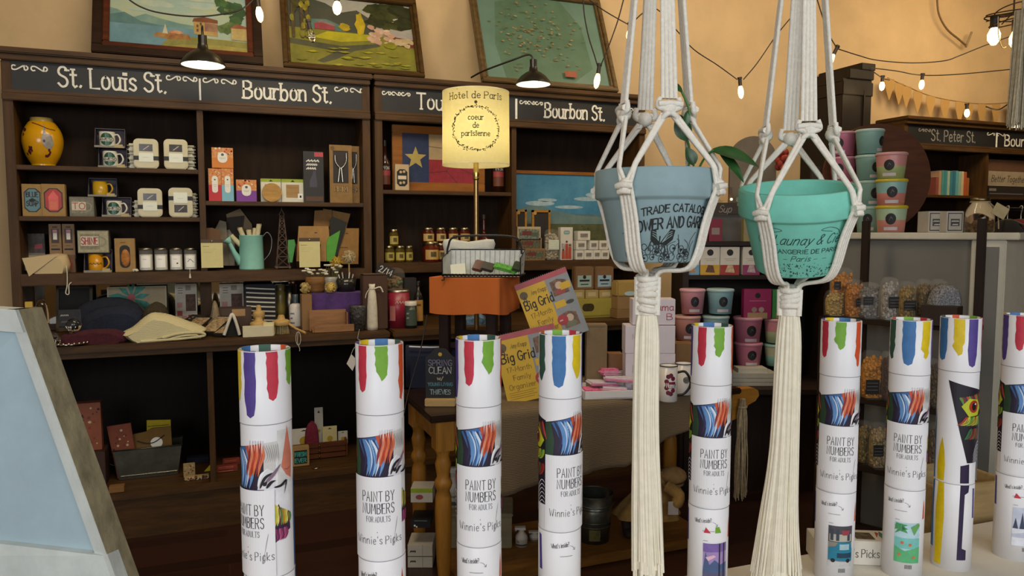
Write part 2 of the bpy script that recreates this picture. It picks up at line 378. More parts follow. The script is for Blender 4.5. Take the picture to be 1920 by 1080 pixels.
# ------------------------------------------------------------------ the wall hutches
def hutch(label, X0, X1, sgn, shelves, div, main_z, mirror=False, zt=2.41, light_back=True):
    """parts in coordinates of the hutch's left front foot"""
    W = X1 - X0; t = thing('shelving_hutch', label, 'shelving unit', (X0, YU, .967))
    o = -.967; D = YB - YU
    b = MB()
    b.box(-.012, W + .012, -.045, D, zt - .03 + o, zt + o, dwood(), .006)
    b.box(.0, W, -.025, D, zt - .06 + o, zt - .03 + o, dwood(), .004)
    b.build('cornice', t)
    b = MB(); b.box(.03, W - .03, .0, .02, 2.205 + o, 2.36 + o, BOARD); sgn(b, X0, o); b.build('street_sign_board', t)
    b = MB()
    b.box(.0, W, -.012, .022, 2.19 + o, 2.208 + o, dwood(), .003); b.box(.0, W, -.02, .03, 2.155 + o, 2.19 + o, dwood(), .004)
    b.build('sign_moulding', t)
    for x in (0, W - .045):
        b = MB(); b.box(x, x + .045, -.004, D, -.0, zt - .06 + o, dwoodv(), .003); b.build('side_post', t)
    b = MB(); b.box(div - X0 - .016, div - X0 + .016, 0, D, main_z + o, 2.155 + o, dwoodv(), .002); b.build('divider', t)
    b = MB(); b.box(.04, W - .04, -.012, D, main_z - .062 + o, main_z + o, dwood(), .004); b.build('shelf', t)
    for (xa, xb, z) in shelves:
        b = MB(); b.box(xa - X0, xb - X0, .004, D, z - .024 + o, z + o, dwood(), .003); b.build('shelf', t)
    b = MB(); b.box(.02, W - .02, D - .016, D, (main_z - .06 if mirror else 0) + o * (1 if mirror else 0), zt - .05 + o, m('#291808', .8, kind='woodv', s=4, n=.3)); b.build('back_panel', t)
    if mirror:
        for xa, xb in ((.05, div - X0 - .03), (div - X0 + .03, W - .05)):
            b = MB(); b.box(xa, xb, D - .012, D - .004, .035, main_z - .06 + o, m('#c9c6bb', .04, metal=1.0, n=.03)); b.build('mirror', t)
        b = MB(); b.box(.04, W - .04, D - .03, D, 0, .035, dwood(), .003); b.build('mirror_rail', t)
        b = MB(); b.box(div - X0 - .03, div - X0 + .03, D - .08, D, 0, main_z - .06 + o, dwoodv(), .003); b.build('support_post', t)
    return t
def sx(px, y=160): return WY(px, y, YU).x
def sz(px, py): return WY(px, py, YU).z
def sign_a(b, X0, o):
    f = front(0.0); U = lambda p, y=160: sx(p, y) - X0; V = lambda p, y: sz(p, y) + o
    fit(b, 'St. Louis St.', U(110), U(312), 2.238 + o, .098, CHALK, f, wd=.0105, jig=.03, serif=.085)
    fit(b, 'Bourbon St.', U(457, 180), U(622, 190), 2.238 + o, .092, CHALK, f, wd=.011, jig=.03, serif=.085)
    b.rect(U(373), U(376.5), 2.21 + o, 2.325 + o, CHALK, f)
    for a, c, n in ((20, 93, 2), (310, 372, 2), (378, 446, 2), (625, 683, 2)):
        scroll(b, U(a), U(c), 2.318 + o, .014, n, CHALK, f, .0065)
def sign_b(b, X0, o):
    f = front(0.0); U = lambda p, y=200: sx(p, y) - X0
    fit(b, 'Toulouse St.', U(782), U(948), 2.238 + o, .092, CHALK, f, wd=.0105, jig=.03, serif=.085)
    fit(b, 'Bourbon St.', U(1022, 215), U(1134, 215), 2.232 + o, .09, CHALK, f, wd=.0115, jig=.03, serif=.085)
    b.rect(U(966), U(970), 2.21 + o, 2.335 + o, CHALK, f)
    for a, c, n in ((716, 770, 3), (974, 1018, 3), (1171, 1192, 2)):
        scroll(b, U(a), U(c), 2.315 + o, .012, n, CHALK, f, .006)
D1 = sx(377, 300); D2 = sx(964, 300)
UA0, UA1, UB0, UB1 = -.99, .835, .862, 2.69
hutch('dark wooden wall hutch whose chalk sign reads St. Louis St. and Bourbon St.', UA0, UA1, sign_a,
      [(UA0 + .04, D1 - .014, 1.838), (UA0 + .04, D1 - .014, 1.58), (D1 + .014, UA1 - .04, 1.67)], D1, 1.286, True)
hutch('dark wooden wall hutch whose chalk sign reads Toulouse St. and Bourbon St., behind the lamp', UB0, UB1, sign_b,
      [(UB0 + .04, D2 - .014, 1.75)], D2, 1.315)

def base(label, X0, X1, div):
    W = X1 - X0; t = thing('base_cabinet', label, 'cabinet', (X0, YC + .02, 0)); D = YB - YC - .02
    for x in (0, W - .05):
        b = MB(); b.box(x, x + .05, 0, D, 0, .93, dwoodv(), .003); b.build('side_panel', t)
    b = MB(); b.box(div - X0 - .014, div - X0 + .014, .02, D, .23, .93, dwoodv(), .002); b.build('divider', t)
    b = MB(); b.box(.05, W - .05, .0, D, .20, .235, dwood(), .003); b.build('shelf', t)
    b = MB(); b.box(.05, W - .05, .02, .045, 0, .2, dwood()); b.build('plinth', t)
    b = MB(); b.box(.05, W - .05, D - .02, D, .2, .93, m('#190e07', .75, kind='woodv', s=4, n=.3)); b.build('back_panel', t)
    b = MB(); b.box(-.005, W + .005, -.02, D, .93, .966, dwood(), .006); b.box(.0, W, -.006, .03, .905, .93, dwood(), .004); b.build('countertop', t)
    return t
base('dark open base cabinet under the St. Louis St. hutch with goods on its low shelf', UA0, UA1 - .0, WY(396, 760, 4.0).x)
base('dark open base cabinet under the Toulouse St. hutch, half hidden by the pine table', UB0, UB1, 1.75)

# gooseneck lamps over the signs
def sign_lamp(label, px, py, Y, r, arm):
    q = WY(px, py, Y); t = thing('sign_lamp', label, 'lamp', q)
    b = MB(); blk = m('#15140f', .35, n=.1)
    prof = [(r, 0), (r * .93, r * .16), (r * .72, r * .42), (r * .45, r * .62), (r * .25, r * .72), (r * .22, r * .95)]
    b.lathe(prof, blk, 28)
    b.lathe([(x - .004, z - .002) for x, z in prof[:5]] + [(0, prof[4][1] - .004)], m('#f4f2ea', .5, n=.02), 28); b.build('shade', t)
    b = MB(); b.cyl(0, 0, r * .9, r * 1.35, r * .2, metal('#4a4a48', .3), 14); b.build('socket', t)
    b = MB(); b.ball((0, 0, r * .2), (r * .26, r * .26, r * .3), m('#fff6e0', .4, n=.02, emit=16.0)); b.build('bulb', t)
    b = MB(); b.tube(smooth([(0, 0, r * 1.3)] + arm, 5), .0055, blk, 8); b.build('gooseneck_arm', t)
    l = point('bulb_light', (q.x, q.y, q.z + .012), 4.5, (1, .95, .86), .02); 
    return t
sign_lamp('black gooseneck sign lamp lit above the St. Louis St. sign', 381, 122, 4.16, .108, [(0, .02, .19), (0, .1, .21), (0, .2, .16), (0, .27, .095)])
sign_lamp('black gooseneck sign lamp lit above the Toulouse and Bourbon St. hutch', 1000, 158, 4.16, .106, [(-.02, .02, .175), (-.1, .08, .15), (-.24, .2, .1), (-.3, .27, .068)])

# ------------------------------------------------------------------ the white display ledge in front
LZ = 1.331 - .510
t = thing('display_ledge', 'white display ledge in front that carries the row of paper tubes', 'table', (.8, 1.215, 0), -.03)
b = MB(); b.box(-1.1, 1.9, -.62, 0, LZ - .035, LZ, m('#dcd6c8', .5, n=.06, s=6), .005); b.build('top', t)
for x, y in ((-1.0, -.57), (-1.0, -.05), (1.8, -.57), (1.8, -.05)):
    b = MB(); b.box(x - .03, x + .03, y - .03, y + .03, 0, LZ - .035, m('#d8d2c4', .6)); b.build('leg', t)

# ------------------------------------------------------------------ pine table in the middle
TZ = .76
TA = FL(806, 782, TZ); TB = FL(757, 750, TZ); TX1 = FL(1392, 728, TZ).x
PINE = m('#b07a30', .4, kind='woodv', s=4, n=.22); PINEH = m('#b07a30', .4, kind='wood', s=4, n=.22)
TW = TX1 - TA.x; TD = .56
t = thing('pine_table', 'honey pine table with turned legs and dark top in the middle of the shop', 'table', (TA.x, TA.y, 0))
b = MB(); b.box(0, TW, 0, TD, TZ - .028, TZ, m('#2c1a10', .3, kind='wood', s=4, n=.25), .006); b.build('tabletop', t)
b = MB(); b.box(.05, TW - .05, .05, .07, TZ - .13, TZ - .03, PINEH)
b.box(.05, TW - .05, TD - .07, TD - .05, TZ - .13, TZ - .03, PINEH); b.box(.05, .07, .05, TD - .05, TZ - .13, TZ - .03, PINEH); b.box(TW - .07, TW - .05, .05, TD - .05, TZ - .13, TZ - .03, PINEH)
b.build('apron', t)
LEG = [(.02, 0), (.024, .05), (.03, .12), (.034, .25), (.036, .34), (.033, .40), (.026, .425), (.034, .44), (.038, .455), (.034, .47), (.026, .485), (.03, .51), (.034, .54), (.028, .56), (.026, .575), (.034, .6)]
for x, y in ((.075, .075), (TW - .075, .075), (.075, TD - .075), (TW - .075, TD - .075)):
    b = MB(); b.lathe(LEG, PINE, 20, x, y); b.box(x - .04, x + .04, y - .04, y + .04, .6, TZ - .03, PINE, .004); b.build('leg', t)
b = MB()
b.prism([(TW - .01, TZ - .17), (TW + .035, TZ - .16), (TW + .09, TZ - .1), (TW + .13, TZ - .085), (TW + .15, TZ - .06), (TW + .145, TZ - .035), (TW + .12, TZ - .02), (TW + .02, TZ - .02), (TW - .01, TZ + .004)], .06, .12, PINEH)
b.build('scrolled_bracket', t)
# burlap cloth: a sheet over the top that falls in front
def cloth_grid(fn, nu, nv, mt, name, parent=None, thick=0.0):
    b = MB(); vs = [fn(i / nu, j / nv) for j in range(nv + 1) for i in range(nu + 1)]
    b.add(vs, [(j * (nu + 1) + i, j * (nu + 1) + i + 1, (j + 1) * (nu + 1) + i + 1, (j + 1) * (nu + 1) + i) for j in range(nv) for i in range(nu)], mt, True)
    o = b.build(name, parent)
    if thick:
        md = o.modifiers.new('thickness', 'SOLIDIFY'); md.thickness = thick; md.offset = 1
    return o
c0, c1 = TA.x + .26, TX1 - .14
cm = MB()
def clothf(u, v):
    x = c0 + (c1 - c0) * u
    hang = .36 - .06 * math.sin(u * 3.0) - (.0 if u < .55 else (u - .55) * .56)
    if v < .35: return (x, TA.y + .5 - (v / .35) * .512, TZ + .003)
    q = (v - .35) / .65
    return (x + .01 * math.sin(u * 40) * q, TA.y - .014 - .028 * q * (math.sin(u * 23) * .5 + .5) - .006, TZ + .003 - hang * q)
o = cloth_grid(clothf, 70, 26, m('#75634a', .95, kind='weave', s=45, n=.14, bump=.2), 'burlap_cloth', None, .002)
tag(o, 'coarse brown burlap cloth over the pine table, hanging down in front', 'tablecloth')

# ------------------------------------------------------------------ grey half wall and food rack on the right
RH = -math.radians(72)            # faces left along the shop
GP = m('#77746c', .7, n=.08, s=3); CREAM = m('#cfc8b4', .6, n=.05)
def rd(a): return Vector((math.cos(RH) * a, math.sin(RH) * a, 0))
g0 = PZ(1556, 436, 3.645); g1 = PZ(1822, 436, 3.2)
hd = math.atan2(g1.y - g0.y, g1.x - g0.x); GLN = (g1 - g0).to_2d().length
t = thing('grey_counter', 'tall grey panelled counter with cream top ledge at the right', 'counter', (g0.x, g0.y, 0), hd)
HZ = g0.z
b = MB(); b.box(0, GLN, .02, .34, .0, HZ - .03, GP); b.build('panel', t)
b = MB(); b.box(-.03, GLN + .18, -.02, .54, HZ - .03, HZ, CREAM, .004); b.build('ledge', t)
b = MB(); b.box(GLN, GLN + .13, -.0, .36, 0, HZ - .03, CREAM, .004); b.box(GLN + .025, GLN + .105, -.008, 0, .1, HZ - .06, GP); b.build('end_pillar', t)
# ------------------------------------------------------------------ paper tubes on the ledge
TR = .0362; TH = .452; DZ = .058     # lid and body are drawn as for a shorter tube and lifted by DZ
WHITE = m('#eceaec', .42, n=.03, s=5)
PC = dict(red='#c63145', green='#78ad33', orange='#d8521f', forest='#33594a', blue='#3d74ad', yellow='#e3c40f', purple='#54418f', dark='#2b1c40')
def pm(k): return m(PC.get(k, k), .5, n=.1, s=60)
def dg(a, r=TR): return math.radians(a) * r
def drip(c, wd, z0, z1, q, ragged):
    """outline of one brushed stroke running down from the rim"""
    L_ = []; R_ = []; n = 9
    for i in range(n + 1):
        t = i / n; z = z0 + (z1 - z0) * t; j = q.uniform(-.0009, .0009) * (1 + 2 * ragged * (t > .6))
        sh = 1 if t < .75 else 1 - (t - .75) * (1.5 if not ragged else 2.2)
        L_.append((c - wd / 2 * sh + j, z)); R_.append((c + wd / 2 * sh + j * .6 + (q.uniform(-.0015, .0012) if ragged and t > .5 else 0), z))
    return L_ + [(c, z1 - .004)] + R_[::-1]
LIDS = [('purple', -52, 30, .092, 0), ('red', 0, 26, .068, 0), ('green', 50, 30, .050, 1), ('orange', 108, 22, .083, 1), ('forest', 163, 30, .075, 1), ('blue', 219, 36, .083, 0), ('yellow', 271, 30, .07, 1)]
def paper_tube(i, px, D, la, ba, pic, label):
    q = random.Random(40 + i)
    x, y = PZ(px, 625, D).xy; base_rz = math.atan2(-x, y)
    t = thing('paper_tube', label, 'paper tube', (x, y, LZ), base_rz, 'paint by numbers tubes on the ledge')
    mp = lambda u, v, l=0.0: cylm(TR)(u, v + .006, l)
    # lid
    lm = cylm(TR + .0004); z0 = .346
    b = MB(); b.T = Matrix.Translation((0, 0, DZ)); b.lathe([(TR + .0004, z0), (TR + .0004, TH - .001), (TR - .0008, TH), (TR - .003, TH - .001), (TR - .003, TH - .016), (0, TH - .016)], WHITE, 48)
    b.lathe([(TR, z0), (TR + .0007, z0 - .0006), (TR + .0007, z0 + .0006), (TR + .0004, z0 + .0006)], m('#a5a3a6', .6, n=.02), 48)
    for nm, a, wd, ln, rg in LIDS:
        b.poly(drip(dg(a), dg(wd), TH - .0012, TH - ln, q, rg), pm(nm), lm, .004, .00025)
        a0 = math.radians(a - wd / 2); a1 = math.radians(a + wd / 2); vs = []
        for k in range(5):
            an = a0 + (a1 - a0) * k / 4
            vs += [((TR + .0005) * math.sin(an), -(TR + .0005) * math.cos(an), TH + .0003), ((TR - .0033) * math.sin(an), -(TR - .0033) * math.cos(an), TH + .0003), ((TR - .0033) * math.sin(an), -(TR - .0033) * math.cos(an), TH - .015)]
        b.add(vs, [f for k in range(4) for f in ((3 * k, 3 * k + 1, 3 * k + 4, 3 * k + 3), (3 * k + 1, 3 * k + 2, 3 * k + 5, 3 * k + 4))], pm(nm))
    o = b.build('lid', t); o.rotation_euler = (0, 0, -math.radians(la))
    # body with its print
    b = MB(); b.T = Matrix.Translation((0, 0, DZ)); b.lathe([(TR, .118), (TR, z0)], WHITE, 48)
    def P(pts, c, l=.0003): b.poly([(dg(a), z) for a, z in pts], pm(c), mp, .004, l)
    def S(pts, wd, c, l=.0008): b.ribbon([(dg(a), z) for a, z in smooth(pts, 5)], wd * 1.25, pm(c), mp, l, True)
    # picture band above the label
    P([(-72, .24), (38, .244), (46, .262), (36, .314), (-72, .300)], '#2a2038')
    P([(-72, .24), (-50, .243), (-46, .27), (-56, .301), (-72, .299)], '#2f4a35', .0005)
    P([(-54, .300), (-30, .304), (-4, .308), (8, .292), (6, .27), (-4, .252), (-18, .246), (-24, .262), (-40, .285)], '#3b68a2', .0006)
    for k, (a, c, w_) in enumerate(((-46, '#2b2b52', .004), (-36, '#5f8fc6', .007), (-26, '#2f5a97', .006), (-20, '#86aed8', .006), (-10, '#2b3a72', .005), (-4, '#6c97c9', .006), (-14, '#dfe8f2', .003), (-30, '#c6d6ea', .002))):
        S([(a, .303), (a + 13, .29 - q.uniform(0, .006)), (a + 17, .268), (a + 8, .247)], w_, c, .0008 + .00004 * k)
    P([(-4, .309), (36, .314), (39, .298), (26, .284), (12, .268), (4, .26), (8, .284)], '#c4502c', .0013)
    for k, (a, c) in enumerate(((4, '#8e2a2c'), (10, '#e08a63'), (16, '#b6391f'), (22, '#e0764a'), (28, '#8e2a2c'), (33, '#d9714a'))): S([(a + 3, .312), (a + 5, .296), (a - 2, .28), (a - 6, .266)], .0042, c, .0015 + .00004 * k)
    for a in (8, 15, 21, 27, 32, 37): P([(a - 1.6, .318), (a + 1.6, .318), (a - .6, .318 - q.uniform(.012, .022))], '#e9e6e8', .0019)
    P([(24, .246), (62, .246), (64, .27), (46, .277), (33, .268)], '#e6e3e6', .0006)
    P([(38, .246), (60, .246), (70, .315), (40, .314)], '#d4d0cc', .0005)
    S([(30, .248), (40, .262), (52, .268), (66, .27)], .0032, '#18141c', .0016); S([(26, .25), (34, .268), (48, .276)], .003, '#f3f1f1', .0017)
    S([(44, .248), (54, .256), (64, .258)], .0035, '#18141c', .0017)
    for k in range(7): S([(40 + k * 5, .312), (48 + k * 4, .296), (42 + k * 5, .285)], .0006, '#9a9694', .0014)
    P([(70, .246), (112, .25), (112, .33), (70, .33)], '#dedbd8', .0004)
    P([(78, .276), (97, .335), (112, .29), (108, .255), (92, .262)], '#d77f66', .0006); S([(86, .272), (97, .27), (108, .274)], .001, '#a4503f', .0009)
    S([(42, .256), (60, .268), (76, .281)], .004, '#83697c', .0019); S([(38, .252), (45, .258)], .0042, '#1d171f', .002)
    # picture left of the label, with the eye
    P([(-72, .158), (-72, .302), (-188, .322), (-150, .216), (-126, .158)], '#1c1524')
    for k in range(12):
        a = -84 - k * 6.5; S([(a, .30 - k * .001), (a + 6, .285), (a + 15, .27)], .004, ['#c2452f', '#3c3442', '#7d2b2b', '#5c8f3a'][k % 4], .0006 + .00003 * k)
    P([(-76, .268), (-96, .285), (-128, .288), (-150, .272), (-128, .252), (-92, .254)], '#bfc62b', .0012)
    b.disc(dg(-112), .272, .0105, pm('#a8301c'), mp, 16, .0125, .0015, .004); b.disc(dg(-112), .272, .0048, pm('#120d12'), mp, 12, .008, .0018, .004); b.disc(dg(-108), .277, .0018, pm('#f2efe8'), mp, 8, None, .0021)
    for k in range(8):
        a = -76 - k * 8; S([(a, .252), (a - 10, .240), (a - 26, .234)], .006, ['#8fae2e', '#3d7a35', '#c4c938', '#a23a25'][k % 4], .0012 + .00004 * k)
    for k in range(6):
        a = -78 - k * 8; S([(a, .228), (a - 8, .214), (a - 20, .206)], .007, ['#9b2f24', '#5b1f2c', '#2f6b3d'][k % 3], .0012 + .00004 * k)
    for k in range(6): S([(-73, .196 - k * .007), (-84, .2 - k * .007), (-98, .19 - k * .007), (-108, .172 - k * .006)], .0009, '#f1eff4', .0016)
    # picture right of the label
    P([(60, .205), (64, .246), (100, .252), (104, .216), (100, .182), (62, .166)], '#efedf0', .0004)
    P([(60, .165), (60, .21), (70, .222), (82, .2), (100, .196), (102, .18), (84, .176)], '#35203f', .0006)
    for k in range(9):
        a = 62 + k * 4.6; S([(a, .222 - k * .002), (a + 3, .205 - k * .001), (a - 1, .19)], .004, ['#c9c431', '#e2d67a', '#74302d', '#56944a', '#d87f2c'][k % 5], .0008 + .00003 * k)
    for k in range(7): S([(62 + k * 4, .186), (66 + k * 4, .176), (63 + k * 3.4, .168)], .0036, ['#8c2e5e', '#5b2350', '#c45a86'][k % 3], .0013 + .00003 * k)
    S([(60, .248), (76, .249), (90, .254), (84, .236)], .003, '#17121a', .0016)
    # strokes on the plain side
    P([(-214, .117), (-216, .15), (-208, .185), (-200, .206), (-192, .18), (-188, .15), (-190, .117)], 'yellow'); P([(-240, .117), (-242, .2), (-236, .262), (-230, .24), (-228, .117)], 'blue'); P([(-144, .117), (-145, .152), (-118, .156), (-116, .117)], 'dark')
    b.rect(dg(-70), dg(60), .117, .2455, WHITE, mp, .004, .0024); lb = 0.0027
    K = m('#26262a', .6, n=.05); G = m('#77777c', .6, n=.05)
    fit2 = lambda tx, hw, v, h, mt, wd: fit(b, tx, -hw, hw, v, h, mt, mp, wd=wd, lift=lb, gap=2.4)
    fit2('PAINT BY', .0235, .2085, .0155, K, .0010); fit2('NUMBERS', .0235, .1895, .0155, K, .0010); fit2('FOR ADULTS', .0172, .1765, .0085, G, .0007)
    fit(b, "Winnie's Picks", -.036, .036, .142, .0125, m('#3a3a40', .6), mp, wd=.0007, lift=lb, jig=.02, gap=2.2)
    b.disc(dg(-2), .1605, .0006, K, mp, 8, None, lb)
    S([(46, .182), (41, .165), (37, .15)], .0007, '#8e8e94', lb); S([(37, .152), (33, .139), (37, .141), (39, .152)], .0016, '#a7a7ac', lb)
    o = b.build('tube_body', t); o.rotation_euler = (0, 0, math.radians(ba))
    # bottom cap
    cm_ = cylm(TR + .0004); b = MB(); b.T = Matrix.Translation((0, 0, DZ)); b.lathe([(0, -DZ), (TR + .0004, -DZ), (TR + .0004, .1195), (TR, .12)], WHITE, 48)
    b.lathe([(TR + .0004, .1188), (TR + .0007, .1195), (TR, .1202)], m('#a5a3a6', .6, n=.02), 48)
    def Q(pts, c, l=.0003): b.poly([(dg(a), z) for a, z in pts], pm(c), cm_, .004, l)
    fit(b, "What's inside?", dg(-52), dg(-4), .092, .0078, K, cm_, wd=.0006, rot=.12)
    b.ribbon([(dg(-2), .096), (dg(6), .094), (dg(12), .088)], .0005, K, cm_); b.ribbon([(dg(7), .0885), (dg(12), .088), (dg(13), .092)], .0005, K, cm_)
    Q([(58, .062), (60, .085), (64, .101), (68, .085), (69, .062)], 'orange'); Q([(100, .03), (102, .09), (116, .085), (112, .03)], 'red')
    Q([(-244, -.02), (-240, .118), (-226, .119), (-228, .06), (-224, -.02)], 'blue'); 
    Q([(-214, -.05), (-216, .06), (-210, .1195), (-190, .1195), (-186, .05), (-192, -.05)], 'yellow')
    Q([(-146, -.034), (-144, .119), (-116, .119), (-118, .105), (-130, .1), (-132, -.01), (-118, -.014), (-118, -.034)], 'dark'); Q([(-96, .05), (-100, .112), (-88, .11), (-84, .05)], 'purple')
    b.text('~~~~~~~~~~~~~~~~~~', dg(-30), .078, .0022, G, cm_, wd=.0003)
    if pic:
        x0, x1, z0_, z1_ = dg(-27), dg(46), -.024, .056
        def C(u0, v0, u1, v1, c, l=.0006): b.rect(x0 + (x1 - x0) * u0, x0 + (x1 - x0) * u1, z0_ + (z1_ - z0_) * v0, z0_ + (z1_ - z0_) * v1, pm(c), cm_, .004, l)
        def PP(pts, c, l): b.poly([(x0 + (x1 - x0) * u, z0_ + (z1_ - z0_) * v) for u, v in pts], pm(c), cm_, .004, l)
        if pic == 'peaks':
            C(0, 0, 1, 1, '#a48ac0'); C(0, .8, 1, 1, '#7d62a8', .0008); PP([(0, .35), (.1, .8), (.25, .5), (.45, .62), (.7, .5), (1, .55), (1, .3), (0, .3)], '#4a5f88', .0009)
            C(0, 0, 1, .32, '#5b5878', .001); PP([(0, 0), (0, .2), (.4, .25), (1, .1), (1, 0)], '#37314a', .0012)
            for u in (.62, .82): C(u, .2, u + .05, 1, '#1c1826', .0014)
            PP([(.2, .6), (.5, .7), (.4, .74), (.1, .68)], '#e6b8c8', .0013)
        elif pic == 'truck':
            C(0, 0, 1, 1, '#8d8a80'); C(0, .6, 1, 1, '#4c4a52', .0008); C(.05, .62, .95, .8, '#b9b3a4', .001)
            for u in (.08, .3, .75): C(u, .64, u + .12, .92, '#39424f', .0012)
            PP([(.55, .78), (.8, .78), (.86, .9), (.5, .9)], '#a33a48', .0013); PP([(.02, .16), (.02, .46), (.3, .5), (.4, .62), (.9, .6), (1, .42), (1, .14)], '#1f7f9c', .0014)
            C(.44, .42, .84, .56, '#a6c6cf', .0016); C(.35, .22, .95, .34, '#173c52', .0016); PP([(.0, 0), (0, .14), (1, .12), (1, 0)], '#c9c7c6', .0013)
            for u in (.2, .8): b.disc(x0 + (x1 - x0) * u, z0_ + (z1_ - z0_) * .15, .004, pm('#17171a'), cm_, 12, None, .0018)
        elif pic == 'beach':
            C(0, 0, 1, 1, '#b9dbe4'); C(0, .35, 1, .62, '#7cc7bf', .0008); PP([(0, 0), (0, .4), (.4, .3), (1, .42), (1, 0)], '#5fb57c', .001)
            for k in range(6): PP([(.5 - .5 * (k % 2), .95 - .05 * k), (.0 + (k % 3) * .12, .8), (.05 + k * .05, .98)], '#4d9c62', .0012)
            for u, v in ((.3, .5), (.6, .46), (.2, .2), (.75, .15)): b.disc(x0 + (x1 - x0) * u, z0_ + (z1_ - z0_) * v, .0028, pm('#e0703f'), cm_, 10, None, .0014)
            PP([(.6, .9), (.75, .7), (1, .95), (.9, 1)], '#6bab63', .0012)
        else:
            C(0, 0, 1, 1, '#c9d0e2'); C(0, 0, 1, .45, '#e7e9f2', .0008)
            for k in range(4):
                u = .12 + k * .25; h_ = .28 + .16 * (k % 2); PP([(u - .1, .45), (u, .45 + h_), (u + .1, .45)], '#3d4660', .001 + .0001 * k)
            PP([(0, .3), (.5, .36), (1, .25), (1, .2), (0, .22)], '#c4c8dc', .001)
        for k in range(14): b.rect(dg(4) + k * .00095, dg(4) + k * .00095 + (.0003 if k % 3 else .0006), -.036, -.028, K, cm_, 0, .0006)
        b.text('~~~~~~', x0, .060, .0024, G, cm_, wd=.0003)
        if pic in ('peaks', 'snow'): Q([(-26, .0755), (-20, .086), (-6, .0755)], 'red', .0008); Q([(6, .0755), (7, .087), (18, .087), (22, .08), (24, .0755)], 'green', .0008)
    o = b.build('bottom_cap', t); o.rotation_euler = (0, 0, math.radians(ba))
TUBES = [
    (495, 1.083, -16, -47, None, 'white paint by numbers tube nearest the pale blue easel, purple stroke facing front'),
    (711, 1.14, 45, -8, None, 'white paint by numbers tube second from the easel, green stroke centred on its lid'),
    (897, 1.19, 24, 5, None, 'white paint by numbers tube in front of the pine table leg, red and green strokes'),
    (1051, 1.25, 220, 31, None, 'white paint by numbers tube right beside the yellow wall calendars, blue stroke in front'),
    (1335, 1.355, 28, 14, 'peaks', 'white paint by numbers tube between the two macrame tassels with purple mountain picture'),
    (1577, 1.435, 50, 10, 'truck', 'white paint by numbers tube just right of the teal pot tassel with truck picture'),
    (1708, 1.45, 221, 4, 'beach', 'white paint by numbers tube with green beach picture, before the food rack'),
    (1801, 1.485, 271, 161, None, 'white paint by numbers tube turned to its eye print and yellow stroke'),
    (1919, 1.53, 8, 23, 'snow', 'white paint by numbers tube cut by the right edge, snowy tree picture')]
for i, (px, D, la, ba, pic, lb) in enumerate(TUBES): paper_tube(i, px, D, la, ba, pic, lb)

